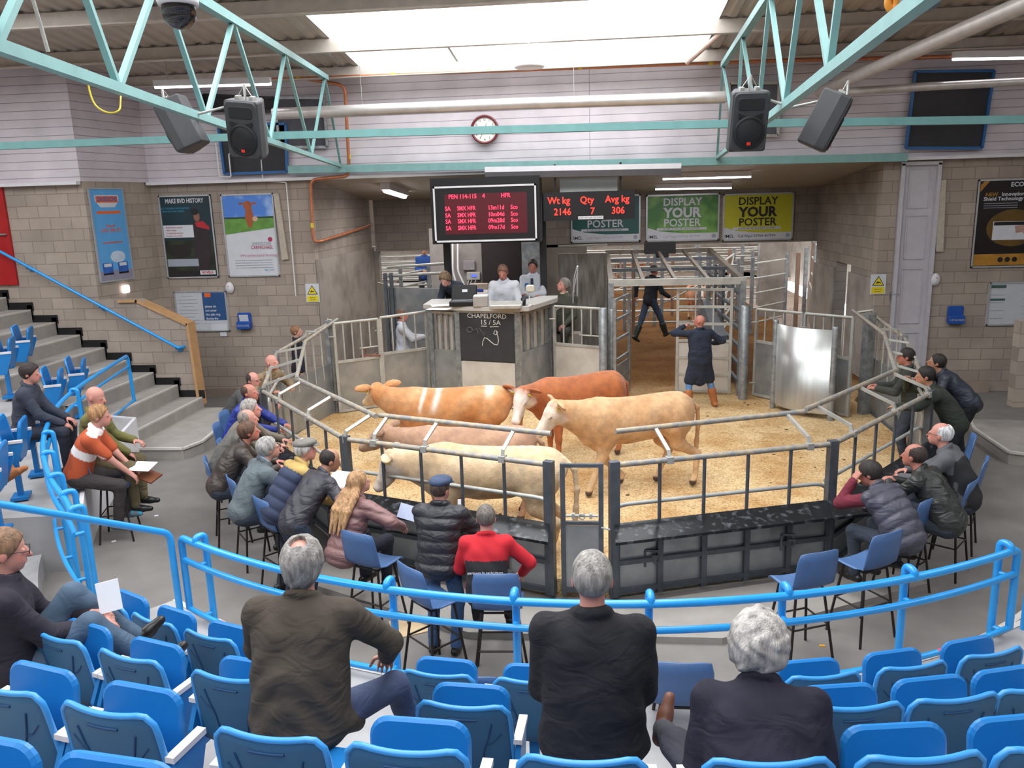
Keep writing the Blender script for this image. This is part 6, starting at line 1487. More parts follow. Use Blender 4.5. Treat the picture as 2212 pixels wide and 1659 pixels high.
c2 = pipe('copper gas pipe dropping down the wall and stepping under the ceiling to the left', [at(660, 170, Y=16.6), at(745, 184, Y=16.7), at(755, 380, Y=16.9), at(670, 388, Y=16.95), at(677, 521, Y=16.95), at(690, 522, Y=16.95), at(800, 487, Y=21.3)], .033, M_copper, 'pipe', 'gas_pipe', rr=.16)
for px, py in ((754, 338), (674, 487)): q = at(px, py, Y=16.87 if py < 400 else 16.93); bb = MB(); bb.tube([(q.x, q.y, q.z - .05), (q.x, q.y, q.z + .05)], .037, 12); bb.build('yellow_band', M_yellow, c2)
p = pipe('thin white conduit stepping down the wall right of the calf poster', [at(564, 340, Y=16.95), at(568, 390, Y=16.95), at(618, 394, Y=17.02), at(639, 640, Y=17.04)], .014, M_white, 'conduit', 'conduit', rr=.03)
pipe('thin white conduit loop beside the small dark panel', [at(466, 308, Y=16.85), at(474, 382, Y=16.85), at(499, 382, Y=16.85), at(494, 332, Y=16.85), at(515, 331, Y=16.85)], .014, M_white, 'conduit', 'conduit', rr=.03)
pipe('yellow hose hanging in a loop below the left truss', [at(188, 150, Y=5.5), at(192, 195, Y=5.5), at(205, 230, Y=5.5), at(235, 246, Y=5.5), at(260, 240, Y=5.5), at(262, 185, Y=5.9)], .006, M_yellow, 'hose', 'hose')
pipe('steel chain hanging down to the left truss', [at(70, -5, Y=5.2), at(88, 55, Y=5.25), at(104, 112, Y=5.3)], .012, M_steelp, 'chain', 'chain')
pipe('yellow strap loop on the right truss near the top edge', [at(1920, -8, Y=4.6), at(1917, 10, Y=4.6), at(1925, 25, Y=4.6), at(1935, 12, Y=4.6), at(1934, -8, Y=4.6)], .018, mat('orange_strap', '#d98a2a', .5), 'strap', 'strap')
# CCTV dome, lamps in the roof
def dome(px, py, Y, s, label):
    p = at(px, py, Y=Y); t = thing('cctv_dome', label, 'camera', p)
    bb = MB(); bb.lathe([(0, .1 * s), (.1 * s, .1 * s), (.105 * s, 0), (.1 * s, -.02 * s), (.085 * s, -.02 * s)], p, 24); bb.build('housing', M_white, t)
    bb = MB(); bb.lathe([(.085 * s, -.02 * s), (.086 * s, -.06 * s)] + [(.086 * s * math.cos(u), -.06 * s - .075 * s * math.sin(u)) for u in np.linspace(0, pi / 2, 8)], p, 24); bb.build('smoked_dome', mat('smoked_dome', '#1c1619', .12, var=0, coat=.5), t)
    bb = MB(); bb.tube([(p.x, p.y, p.z + .1 * s), (p.x, p.y, p.z + 2.2)], .02, 8); bb.build('drop_pole', M_white, t)
dome(384, 4, 4.6, 1.05, 'white security camera with a smoked dome hanging at the top left')
bb = MB(); p = at(1988, 2, Y=4.4); bb.rbox(p, (.16, .12, .09), .03); tag(bb.build('junction_box', M_steeld), 'small dark junction box on the right truss at the top edge', 'box')
bb = MB(); p = at(1143, 128, Y=14.6); bb.lathe([(0, .1), (.1, .1), (.25, 0), (.26, -.12), (.24, -.14), (0, -.14)], p, 28); o = tag(bb.build('high_bay_lamp', mat('lamp_pale', '#f1f1f4', .35, var=0)), 'round white high bay lamp hanging below the roof light', 'lamp')
bb = MB(); bb.tube([p + Vector((0, 0, .1)), p + Vector((0, 0, .55))], .01); bb.build('hook', M_steelp, o)
def tube_lamp(px0, py0, px1, py1, Y0, Y1, label, w=.06, e=9, body=True):
    a, b_ = at(px0, py0, Y=Y0), at(px1, py1, Y=Y1); t = thing('strip_light', label, 'strip light', a, 0, 'fluorescent strip lights')
    if body: bb = MB(); bb.tube([a + Vector((0, 0, w)), b_ + Vector((0, 0, w))], w * .9, square=True); bb.build('body', M_white, t)
    for f in (.12, .88): q = a.lerp(b_, f); bb = MB(); bb.tube([q + Vector((0, 0, w)), (q.x, q.y, (roofz(q.y) if q.y < 17 else HC - .02 - .48 * (q.y - YW) / (YB - YW)) + .02)], .006, 6); bb.build('hanger', M_steelp, t)
    bb = MB(); bb.tube([a, b_], w / 2, 10); bb.build('tube', mat('lit_tube%d' % e, '#ffffff', .4, var=0, emit='#fbf6ff', estr=e), t)
tube_lamp(1432, 386, 1622, 381, 18.2, 18.2, 'upper lit strip light under the recess ceiling above the posters')
tube_lamp(1416, 408, 1580, 405, 20.2, 20.2, 'lower lit strip light under the recess ceiling above the green poster')
tube_lamp(832, 411, 874, 424, 18.2, 19.8, 'short lit bulkhead light under the recess ceiling left of the pen display', w=.12)
tube_lamp(335, 188, 585, 181, 15.4, 15.4, 'lit strip light high over the left wall behind the truss')
tube_lamp(2058, 127, 2240, 124, 15.4, 15.4, 'lit strip light at the top right above the dark panel')
bb = MB(); p = at(291, 624, Y=16.0, X=None); t = thing('exit_light', 'small lit white emergency light on the oblique block wall', 'lamp', p)
bb.rbox((-9.62 + .02, 16.0, at(291, 624, Y=16.0).z), (.06, .22, .16), .03, axis=0); bb.build('lens', mat('lit_tube2', '#ffffff', .4, var=0, emit='#fff4f6', estr=2.5), t)
for px0, py0, px1, py1, Y in ((690, 100, 762, 158, 15), (962, 90, 1000, 150, 14.8), (455, 110, 530, 150, 13), (2060, 118, 2175, 52, 12)):
    bb = MB(); bb.tube([at(px0, py0, z=6.9), at(px1, py1, z=6.75)], .02, square=True); tag(bb.build('roof_strut', M_steelp), {690: 'short pale strut under the roof left of the roof light', 962: 'thin strut crossing the lower part of the roof light', 455: 'strut under the roof behind the left truss', 2060: 'dark strut under the roof at the top right'}[px0], 'strut', 'thin struts under the roof')

# ================================================================== DISPLAYS, POSTERS, SIGNS
def sign(name, label, cat, quad, Y, th=.04, frame=None, face=None, fw=.03, group=None, yaw=0):
    """flat board whose face stands at depth Y; quad TL,TR,BR,BL in the photograph.  returns (thing, M, w, h): M maps metres on the face, origin its centre"""
    P = [at(*q, Y=Y) for q in quad]; c = (P[0] + P[1] + P[2] + P[3]) / 4
    w_ = ((P[1] - P[0]).length + (P[2] - P[3]).length) / 2; h_ = ((P[3] - P[0]).length + (P[2] - P[1]).length) / 2
    t = thing(name, label, cat, (c.x, c.y, c.z - h_ / 2), 0, group); ang = math.atan2((P[1] - P[0]).z + (P[2] - P[3]).z, (P[1] - P[0]).x + (P[2] - P[3]).x)
    M = Matrix.Translation(c) @ Matrix.Rotation(yaw, 4, 'Z') @ Matrix.Rotation(-ang * 0, 4, 'Y') @ Matrix.Rotation(pi / 2, 4, 'X')
    o = panel(t, M, 0, 0, w_, h_, face or M_white, 'face', z=0, th=th)
    if frame:
        bb = MB()
        for (x, y, sx, sy) in ((0, h_ / 2 - fw / 2, w_, fw), (0, -h_ / 2 + fw / 2, w_, fw), (-w_ / 2 + fw / 2, 0, fw, h_), (w_ / 2 - fw / 2, 0, fw, h_)):
            a, b_ = M @ Vector((x - sx / 2, y - sy / 2, .012)), M @ Vector((x + sx / 2, y + sy / 2, .012)); patch(bb, M, x, y, sx, sy, .0, .014)
        bb.build('frame', frame, t)
    return t, M, w_, h_
def patch(bb, M, x, y, w_, h_, z0, z1): bb.prism([(x - w_ / 2, y - h_ / 2), (x + w_ / 2, y - h_ / 2), (x + w_ / 2, y + h_ / 2), (x - w_ / 2, y + h_ / 2)], z0, z1, M)
def panel(t, M, x, y, w_, h_, m, name, z=.001, th=.003): bb = MB(); patch(bb, M, x, y, w_, h_, z - th, z); return bb.build(name, m, t)
def blob(t, M, pts, m, name, z=.002): bb = MB(); bb.prism(pts, z - .002, z, M); return bb.build(name, m, t)
def ell(cx, cy_, a, b_, n=20): return [(cx + a * math.cos(2 * pi * i / n), cy_ + b_ * math.sin(2 * pi * i / n)) for i in range(n)]
def txt(t, M, x, y, s, text, m, align='CENTER', bold=0, sx=1, z=.004, name='lettering'):
    return lettering(text, s, m, t, M @ Matrix.Translation((x, y, z)), name, align, bold, .0006, sx)
M_led = mat('led_red', '#ff3050', .5, var=0, emit='#ff3a58', estr=1.7); M_led2 = mat('led_bright_red', '#ff2418', .5, var=0, emit='#ff3428', estr=1.8)
M_ledbg = mat('led_screen', '#3a0a14', .4, var=.05, emit='#7a0618', estr=.22)
M_blk = mat('display_black', '#141214', .4, var=.03)
for lab, txt_, in (): pass
# pen display over the rostrum
p0, p1 = at(928, 386, Y=16.45), at(1168, 522, Y=16.45)
t = thing('display_housing', 'large black housing around the pen display above the rostrum', 'housing', (p0.x, 16.4, p1.z))
bb = MB(); bb.box(((p0.x + p1.x) / 2, 16.86, (p0.z + p1.z) / 2), (p1.x - p0.x, .84, p0.z - p1.z)); bb.build('case', M_blk, t)
t, M, w_, h_ = sign('pen_display', 'red lit pen display with a white border hanging over the rostrum', 'display', ((934, 401), (1159, 399), (1159, 520), (941, 523)), 16.38, frame=M_white, face=M_blk, fw=.035)
bb = MB(); bb.box((-2, 16.43, 3.9), (1.2, .03, .5)); bb.build('mount', M_blk, t)
M = M @ Matrix.Translation((0, 0, .003))
panel(t, M, .02, .0, w_ * .8, h_ * .72, M_ledbg, 'screen', z=.002)
rows = [('PEN 114-115', -.36, .31), ('4', -.02, .31), ('HFR', .16, .31)]
for s_, x, y in rows: txt(t, M, x * w_ + (.02 if x < -.3 else 0), y * h_, .12, s_, M_led, 'LEFT', .001, .88)
for k, (d_, y) in enumerate((('13m11d', .10), ('10m04d', -.02), ('09m28d', -.13), ('09m17d', -.25))):
    txt(t, M, -.39 * w_, y * h_, .118, 'SA', M_led, 'LEFT', .001, .85); txt(t, M, -.27 * w_, y * h_, .118, 'SMX HFR', M_led, 'LEFT', .001, .78)
    txt(t, M, .03 * w_, y * h_, .118, d_, M_led, 'LEFT', .001, .85); txt(t, M, .25 * w_, y * h_, .118, 'Sco', M_led, 'LEFT', .001, .85)
# weight display
t, M, w_, h_ = sign('weight_display', 'black display with red lit weights, quantity and average', 'display', ((1174, 415), (1371, 412), (1371, 473), (1174, 477)), 16.6, th=.16, face=M_blk)
for x in (-.7, .6): bb = MB(); bb.box((x, 16.72, 4.45), (.04, .03, .7)); bb.build('hanger', M_blk, t)
M = M @ Matrix.Translation((0, 0, .004))
for s_, x, y in (('Wt kg', -.33, .2), ('Qty', -.02, .2), ('Avg kg', .31, .2), ('2146', -.29, -.2), ('7', .04, -.2), ('306', .32, -.2)): txt(t, M, x * w_, y * h_, .19, s_, M_led2, 'CENTER', .002, .92)
panel(t, M, 0.02 * w_, -.42 * h_, .5, .06, M_white, 'maker_plate', z=.006)
txt(t, M, .02 * w_, -.42 * h_, .04, 'JOHN RITCHIE LTD 01307', M_blk, z=.008)
t, M, w_, h_ = sign('blank_board', 'plain pale board hung above the red weight display', 'board', ((1209, 384), (1334, 383), (1334, 413), (1209, 414)), 17.1, face=mat('pale_board', '#d3d6d3', .5, var=.02))
a, b_ = at(1048, 372, Y=16.6), at(1471, 364, Y=16.6)
t = thing('screen_case', 'long dark roller screen case with a white top under the turquoise beam', 'case', a)
bb = MB(); bb.tube([a + Vector((0, 0, .05)), b_ + Vector((0, 0, .05))], .05, square=True); bb.build('top', M_white, t); bb = MB(); bb.tube([a - Vector((0, 0, .06)), b_ - Vector((0, 0, .06))], .06, square=True); bb.build('case', mat('case_dark', '#4b4749', .5, var=.05), t)
# clock
p = at(1047, 280, Y=YW - .18); t = thing('wall_clock', 'round white wall clock with a dark red rim', 'clock', p); R_ = Matrix.Rotation(pi / 2, 3, 'X')
bb = MB(); bb.lathe([(.235, -.02), (.235, .03), (.265, .05), (.285, .03), (.285, -.05)], p, 36, R_); bb.build('rim', mat('clock_rim', '#6d2329', .3, var=.05, coat=.5), t)
bb = MB(); bb.lathe([(0, .005), (.24, .005)], p, 36, R_); bb.build('dial', mat('clock_dial', '#efebe6', .5, var=0), t)
M = Matrix.Translation(p - Vector((0, .008, 0))) @ Matrix.Rotation(pi / 2, 4, 'X')
for h in range(1, 13): u = h * pi / 6; txt(t, M, .19 * math.sin(u), .19 * math.cos(u), .062, str(h), M_blk, sx=.8, name='numeral')
bb = MB(); bb.tube([M @ Vector((0, 0, .006)), M @ Vector((.04, .12, .006))], .004, 4); bb.build('hour_hand', M_blk, t)
bb = MB(); bb.tube([M @ Vector((0, 0, .008)), M @ Vector((-.09, -.15, .008))], .003, 4); bb.build('minute_hand', M_blk, t)
# three DISPLAY YOUR POSTER boards
M_dyel = mat('poster_yellow', '#c3c22c', .4, var=.03); M_dgr = mat('poster_dark_green', '#1d5a55', .4, var=.08, scale=3); M_dg2 = mat('poster_green', '#3d7a35', .4, var=.1, scale=2, col2='#86b55c', mix=.55)
M_pw = mat('poster_white', '#cfd2d8', .35, var=.02); M_ink = mat('ink_dark', '#2a2a26', .6, var=0); M_pg = mat('poster_grey', '#9aa0ac', .5, var=0); M_fr = mat('alu_frame', '#b9bcc0', .35, .5, var=.04)
for quad, fm, im, lab in ((((1232, 422), (1384, 421), (1383, 522), (1234, 525)), M_dgr, M_pw, 'dark green DISPLAY YOUR POSTER board half behind the red weight display'),
                      (((1395, 420), (1555, 418), (1553, 520), (1396, 522)), M_dg2, M_pw, 'green field DISPLAY YOUR POSTER board, middle of the three'),
                      (((1561, 418), (1716, 416), (1712, 518), (1561, 521)), M_dyel, M_ink, 'bright yellow DISPLAY YOUR POSTER board')):
    t, M, w_, h_ = sign('advertising_board', lab, 'poster', quad, YB - .05, frame=M_fr, face=fm, fw=.04, group='display your poster boards')
    M = M @ Matrix.Translation((0, 0, .004))
    blob(t, M, [(-w_ / 2 + .04, -h_ / 2 + .04), (w_ / 2 - .04, -h_ / 2 + .04), (w_ / 2 - .04, -h_ * .33), (0, -h_ * .33), (-w_ * .3, -h_ * .28), (-w_ / 2 + .04, -h_ * .2)], M_pw, 'white_foot')
    for s_, y, sz, bo, sx in (('DISPLAY', .33, .27, .005, .98), ('YOUR', .1, .34, .014, 1.0), ('POSTER', -.11, .27, .005, 1.0)): txt(t, M, -.01, y * h_, sz, s_, im, bold=bo, sx=sx)
    panel(t, M, -.02, -.235 * h_, w_ * .68, .06, M_pw, 'strip', z=.003); txt(t, M, -.02, -.235 * h_, .06, 'IN THIS OR ANY UK LIVESTOCK MART', M_ink, sx=.9)
    txt(t, M, -.4 * w_, -.4 * h_, .12, 'IMEL', M_ink, bold=.001); txt(t, M, -.02, -.4 * h_, .095, 'Call Nigel 07764 407999', M_pg if im is M_pw else M_ink); blob(t, M, ell(.43 * w_, -.4 * h_, .055, .055), M_pg, 'emblem', z=.004)
# BVD poster
t, M, w_, h_ = sign('bvd_poster', 'dark MAKE BVD HISTORY poster of a man with cattle on the block wall', 'poster', ((342, 424), (453, 419), (474, 600), (362, 601)), YW - .03, frame=M_fr, face=mat('bvd_top', '#17323a', .35, var=.15, scale=2), fw=.03)
M = M @ Matrix.Translation((0, 0, .004)); red = mat('poster_red', '#b3222c', .5, var=.1)
panel(t, M, 0, -.25 * h_, w_ * .93, h_ * .42, mat('bvd_field', '#2a3319', .5, var=.2, scale=3, col2='#0f120c', mix=.5), 'field', z=.001)
blob(t, M, [(.12 * w_, .16 * h_), (.3 * w_, .19 * h_), (.4 * w_, .05 * h_), (.42 * w_, -.15 * h_), (.3 * w_, -.42 * h_), (.1 * w_, -.42 * h_), (.08 * w_, -.1 * h_)], mat('bvd_coat', '#2b1d22', .6, var=.15), 'printed_coat', z=.003)
blob(t, M, [(.3 * w_, .19 * h_), (.42 * w_, .12 * h_), (.42 * w_, .08 * h_), (.18 * w_, .12 * h_), (.15 * w_, .17 * h_)], red, 'printed_collar', z=.005)
blob(t, M, ell(.2 * w_, .24 * h_, .07, .105), mat('print_skin', '#8a5b49', .6, var=.1), 'printed_face', z=.004); blob(t, M, ell(.17 * w_, .30 * h_, .085, .07), M_blk, 'printed_hair', z=.005)
blob(t, M, ell(-.2 * w_, -.17 * h_, .26, .15), mat('print_cattle', '#1c1511', .6, var=.2), 'printed_cattle', z=.003)
txt(t, M, -.01, .43 * h_, .13, 'MAKE BVD HISTORY', M_pw, bold=.003, sx=.72); txt(t, M, -.28, .345 * h_, .055, 'BY MOST MODERN VACCINATION', mat('print_cyan', '#3f9fc4', .5, var=0), sx=.85); txt(t, M, -.28, .31 * h_, .055, 'NOW IN YOUR HANDS', mat('print_cyan', ''), sx=.85)
panel(t, M, -.18 * w_, .07 * h_, .58 * w_, .15 * h_, M_pw, 'text_box', z=.004); panel(t, M, -.16 * w_, -.31 * h_, .6 * w_, .09 * h_, M_pg, 'text_box', z=.005)
for i, s_ in enumerate(('Performance vaccine', '100% healthy', '12 month protection', 'Freedom from BVD')): txt(t, M, -.42 * w_, (.118 - .034 * i) * h_, .045, s_, red, 'LEFT', z=.007)
panel(t, M, 0, -.45 * h_, w_ * .93, h_ * .08, M_blk, 'foot', z=.004); panel(t, M, .3 * w_, -.435 * h_, .3 * w_, .05 * h_, M_pw, 'maker_box', z=.006); txt(t, M, .3 * w_, -.435 * h_, .07, 'BOVELA', red, bold=.002, z=.009)
# cow poster
t, M, w_, h_ = sign('cow_poster', 'poster of a brown cow on grass under blue sky, white lower half', 'poster', ((476, 420), (588, 417), (607, 597), (494, 598)), YW - .03, frame=M_fr, face=M_pw, fw=.03)
M = M @ Matrix.Translation((0, 0, .004)); panel(t, M, 0, .33 * h_, w_ * .94, h_ * .3, mat('print_sky', '#4a7fd0', .5, var=.12, scale=2, col2='#a9c6ec', mix=.6), 'sky', z=.001)
blob(t, M, [(-.47 * w_, .2 * h_), (.47 * w_, .23 * h_), (.47 * w_, .09 * h_), (-.47 * w_, .02 * h_)], mat('print_grass', '#5f8f3c', .5, var=.12, scale=8), 'grass', z=.003); panel(t, M, .0, .215 * h_, w_ * .94, h_ * .02, mat('print_trees', '#28402a', .6, var=.1), 'trees', z=.0035)
cow = mat('print_cow', '#a2552c', .6, var=.15)
blob(t, M, [(-.03 * w_, .37 * h_), (.06 * w_, .37 * h_), (.1 * w_, .2 * h_), (.04 * w_, .1 * h_), (-.02 * w_, .1 * h_), (-.07 * w_, .22 * h_)], cow, 'printed_cow', z=.0045); blob(t, M, ell(.0 * w_, .36 * h_, .09, .1), cow, 'printed_cow_head', z=.005)
blob(t, M, ell(-.12 * w_, .385 * h_, .06, .022), cow, 'printed_ear', z=.0045); blob(t, M, ell(.12 * w_, .385 * h_, .06, .022), cow, 'printed_ear', z=.0045); blob(t, M, ell(.12 * w_, .2 * h_, .06, .05), mat('print_calf', '#c9a78d', .6), 'printed_calf', z=.005)
txt(t, M, .2 * w_, -.1 * h_, .1, 'JOHNSTON', M_pg, sx=.8); txt(t, M, .2 * w_, -.145 * h_, .1, 'CARMICHAEL', mat('print_magenta', '#b2305e', .5, var=0), sx=.8); txt(t, M, .12 * w_, -.24 * h_, .085, 'We understand farming', mat('print_pink', '#d08aa0', .5, var=0)); blob(t, M, ell(.37 * w_, -.05 * h_, .05, .05), mat('print_magenta', ''), 'emblem', z=.003)
for i in range(4): panel(t, M, .02, (-.3 - .03 * i) * h_, w_ * .72, .012, M_pg, 'print_line', z=.002)
txt(t, M, .3 * w_, -.42 * h_, .05, '@jc_rural', mat('print_cyan', ''))
# lorry poster on the oblique wall (turns with the wall)
wx0, wy0, wx1, wy1 = -9.78, 15.3, -9.4, YW; wd = Vector((wx1 - wx0, wy1 - wy0, 0)).normalized(); yaw = math.atan2(wd.y, wd.x)
def onwall(px, py):
    d = RM @ np.array([(px - CX) / FPX, (py - CY) / FPX, 1.0]); n = np.array([wd.y, -wd.x, 0]); t = np.dot(np.array([wx0, wy0, 0]) - CAM, n) / np.dot(d, n); return Vector(CAM + d * t)
P = [onwall(*q) for q in ((188, 410), (261, 405), (286, 600), (216, 611))]; c = sum(P, Vector()) / 4; w_ = (P[1] - P[0]).xy.length * .5 + (P[2] - P[3]).xy.length * .5; h_ = ((P[0] - P[3]).length + (P[1] - P[2]).length) / 2
t = thing('lorry_poster', 'tall sky blue poster with two lorries on the oblique block wall', 'poster', c)
M = Matrix.Translation(c) @ Matrix.Rotation(yaw, 4, 'Z') @ Matrix.Rotation(pi / 2, 4, 'X') @ Matrix.Translation((0, 0, .03))
panel(t, M, 0, 0, w_, h_, mat('print_azure', '#5ba4dc', .4, var=.03), 'face', z=0, th=.03); bb = MB()
for (x, y, sx, sy) in ((0, h_ / 2, w_, .03), (0, -h_ / 2, w_, .03), (-w_ / 2, 0, .03, h_), (w_ / 2, 0, .03, h_)): patch(bb, M, x, y, sx, sy, -.02, .012)
bb.build('frame', M_fr, t); org = mat('print_orange', '#e0662c', .5, var=0)
blob(t, M, [(-.36 * w_, .43 * h_), (.34 * w_, .43 * h_), (.34 * w_, .37 * h_), (.2 * w_, .3 * h_), (-.22 * w_, .3 * h_), (-.36 * w_, .37 * h_)], M_pw, 'badge', z=.002); panel(t, M, -.01 * w_, .385 * h_, w_ * .64, h_ * .07, org, 'badge_band', z=.004)
txt(t, M, -.01 * w_, .385 * h_, .13, 'DAVIDSONS', M_navy, sx=.72, bold=.003, z=.006); panel(t, M, 0, .245 * h_, w_ * .7, h_ * .03, org, 'stripe', z=.002)
for s_, y, z_ in (('Please call', .1, .07), ('01651 806 475', .05, .11), ('www.davidsonsfeeds.co.uk', -.08, .06)): txt(t, M, 0, y * h_, z_, s_, org, sx=.8, bold=.001)
panel(t, M, 0, -.44 * h_, w_ * .96, h_ * .11, mat('print_road', '#8f8a9a', .5, var=.05), 'road', z=.002)
for x in (-.24, .22): panel(t, M, x * w_, -.36 * h_, w_ * .3, h_ * .12, mat('print_lorry', '#2f5fae', .5, var=.15, scale=9), 'printed_lorry', z=.004); panel(t, M, x * w_, -.325 * h_, w_ * .22, h_ * .035, M_pw, 'printed_windscreen', z=.006); panel(t, M, x * w_, -.42 * h_, w_ * .3, h_ * .02, M_blk, 'printed_wheels', z=.006)
blob(t, M, ell(.1 * w_, -.24 * h_, .2, .12), mat('print_cloud', '#c2d3e4', .5), 'printed_cloud', z=.003)
# notice board left
t, M, w_, h_ = sign('notice_board', 'framed white notice board with a dark blue notice under the two posters', 'notice board', ((375, 629), (487, 629), (498, 716), (386, 716)), YW - .03, frame=M_fr, face=mat('paper_grey', '#bfc2c8', .5, var=.02), fw=.025)
M = M @ Matrix.Translation((0, 0, .004)); panel(t, M, .25 * w_, .12 * h_, .43 * w_, .68 * h_, mat('print_deepblue', '#274f80', .5, var=.04), 'blue_notice', z=.002)
for i, s_ in enumerate(('please do', 'not enter', 'the sale ring', 'during the', 'auction')): txt(t, M, .07 * w_, (.12 - .1 * i) * h_, .075, s_, M_pw, 'LEFT', .001, .9)
panel(t, M, .14 * w_, .4 * h_, .14, .09, org, 'logo', z=.004)
for i in range(9): panel(t, M, -.25 * w_, (.38 - .085 * i) * h_, .36 * w_ * (1 if i % 3 else .6), .01, M_pg, 'print_line', z=.002)
panel(t, M, .3 * w_, -.4 * h_, .3 * w_, .16 * h_, M_pw, 'paper', z=.003)
bb = MB(); p = at(483, 722, Y=YW - .02); bb.box(p, (.15, .02, .09)); tag(bb.build('card', M_pw), 'small white card under the left notice board', 'card')
t, M, w_, h_ = sign('notice_board', 'framed notice board at the right edge below the black poster', 'notice board', ((2141, 611), (2290, 606), (2270, 703), (2126, 702)), YW - .03, frame=M_fr, face=mat('paper_grey', ''), fw=.03)
M = M @ Matrix.Translation((0, 0, .004)); panel(t, M, -.36 * w_, .4 * h_, .22 * w_, .07 * h_, mat('print_dkgreen', '#3f5d55', .5), 'green_heading', z=.002); panel(t, M, -.36 * w_, .1 * h_, .22 * w_, .05 * h_, mat('print_dkgreen', ''), 'green_heading', z=.002)
for i in range(8): panel(t, M, -.36 * w_ if i % 2 else .1 * w_, (.3 - .09 * i) * h_, .2 * w_, .01, M_pg, 'print_line', z=.002)
# black poster right
t, M, w_, h_ = sign('shield_poster', 'black and gold shield technology poster cut by the right edge', 'poster', ((2115, 387), (2290, 384), (2270, 577), (2096, 577)), YW - .03, frame=M_fr, face=mat('print_black', '#141011', .3, var=.05), fw=.03)
M = M @ Matrix.Translation((0, 0, .004)); gold = mat('print_gold', '#a9792b', .4, var=.15)
panel(t, M, 0, -.41 * h_, w_ * .95, h_ * .13, gold, 'gold_band', z=.002); blob(t, M, ell(-.02 * w_, -.05 * h_, .5, .36), mat('print_glow', '#5d4410', .5, var=.25, scale=3), 'gold_halo', z=.001)
blob(t, M, [(-.47 * w_, .44 * h_), (-.47 * w_, .36 * h_), (-.36 * w_, .48 * h_), (-.42 * w_, .48 * h_)], gold, 'corner_flash', z=.003)
txt(t, M, -.4 * w_, .33 * h_, .1, 'NEW', gold, 'LEFT', .002); txt(t, M, -.4 * w_ + .3, .33 * h_, .1, 'Innovation from ECO', M_pw, 'LEFT', .002); txt(t, M, -.42 * w_, .28 * h_, .1, 'Shield Technology in a Spot-on', M_pw, 'LEFT', .002)
for i in range(3): panel(t, M, -.2 * w_, (.23 - .025 * i) * h_, .42 * w_, .01, M_pg, 'print_line', z=.002)
panel(t, M, -.06 * w_, -.08 * h_, .42 * w_, .21 * h_, M_pw, 'label_box', z=.004); panel(t, M, -.06 * w_, .0 * h_, .4 * w_, .04 * h_, M_blk, 'label_strip', z=.006); blob(t, M, [(-.0 * w_, -.03 * h_), (.13 * w_, -.02 * h_), (.13 * w_, -.13 * h_), (.1 * w_, -.1 * h_), (.02 * w_, -.11 * h_)], mat('print_cowhide', '#b08c80', .6), 'printed_cow', z=.007)
for i in range(3): blob(t, M, ell((-.14 + .09 * i) * w_, -.41 * h_, .05, .05), M_blk, 'round_icon', z=.005)
txt(t, M, -.1 * w_, .47 * h_ - .06, .12, 'ECO', M_pw, 'LEFT', .003)
# slim perforated strips either side, warning signs, dispensers, sounders
for quad, lab in ((((590, 419), (601, 418), (622, 560), (609, 562)), 'slim pale perforated strip beside the cow poster'), (((2028, 390), (2044, 388), (2038, 543), (2022, 544)), 'slim pale perforated strip between the door and the black poster')):
    P = [at(*q, Y=YW - .06) for q in quad]; bb = MB(); bb.prism([(p.x, p.z) for p in reversed(P)], 0, .06, Matrix.Translation((0, YW, 0)) @ Matrix.Rotation(pi / 2, 4, 'X')); tag(bb.build('cable_tray', mat('tray', '#b5ab9c', .6, var=.08, scale=16)), lab, 'tray', 'perforated strips on the block walls')
def warning(px, py, Y, label, x0=None):
    c = at(px, py, Y=Y); t = thing('warning_sign', label, 'sign', c, 0, 'yellow warning signs'); M = Matrix.Translation(c) @ Matrix.Rotation(pi / 2, 4, 'X')
    panel(t, M, 0, 0, .3, .4, M_pw, 'plate', z=.0, th=.01); yl = mat('sign_yellow', '#e3cf2e', .4, var=.02)
    blob(t, M, [(-.12, -.03), (.12, -.03), (0, .17)], M_blk, 'triangle_border', z=.003); blob(t, M, [(-.095, -.015), (.095, -.015), (0, .145)], yl, 'triangle', z=.006)
    blob(t, M, [(-.05, .01), (.0, .03), (.05, .02), (.045, .035), (-.02, .06), (-.04, .03)], M_blk, 'pictogram', z=.009); panel(t, M, 0, -.12, .25, .13, yl, 'caption', z=.004)
    txt(t, M, 0, -.1, .032, 'Beware of', M_blk, z=.007); txt(t, M, 0, -.145, .032, 'livestock', M_blk, z=.007)
warning(675, 633, YW - .02, 'yellow triangle warning sign on the left corner of the recess'); warning(1897, 614, YW - .02, 'yellow triangle warning sign beside the tall grey door')
def dispenser(px, py, label, paper=False):
    c = at(px, py, Y=YW - .03); t = thing('catalogue_box', label, 'box', c, 0, 'blue catalogue boxes on the block walls'); bl = mat('box_blue', '#1d4fa0', .4, var=.03)
    bb = MB(); bb.rbox((c.x, c.y, c.z + .02), (.3, .06, .34), .03); bb.build('back', bl, t); bb = MB(); bb.rbox((c.x, c.y - .06, c.z - .08), (.31, .12, .17), .025); bb.build('tray', bl, t)
    M = Matrix.Translation((c.x, c.y - .122, c.z - .08)) @ Matrix.Rotation(pi / 2, 4, 'X'); txt(t, M, 0, 0, .055, 'CATALOGUES', M_pw, sx=.8)
    if paper: bb = MB(); bb.box((c.x, c.y - .04, c.z + .07), (.2, .02, .16), Matrix.Rotation(.2, 3, 'X')); bb.build('papers', M_pw, t)
dispenser(529, 694, 'blue catalogue box holding papers on the left block wall', True); dispenser(2063, 681, 'blue catalogue box on the right block wall beside the grey door')
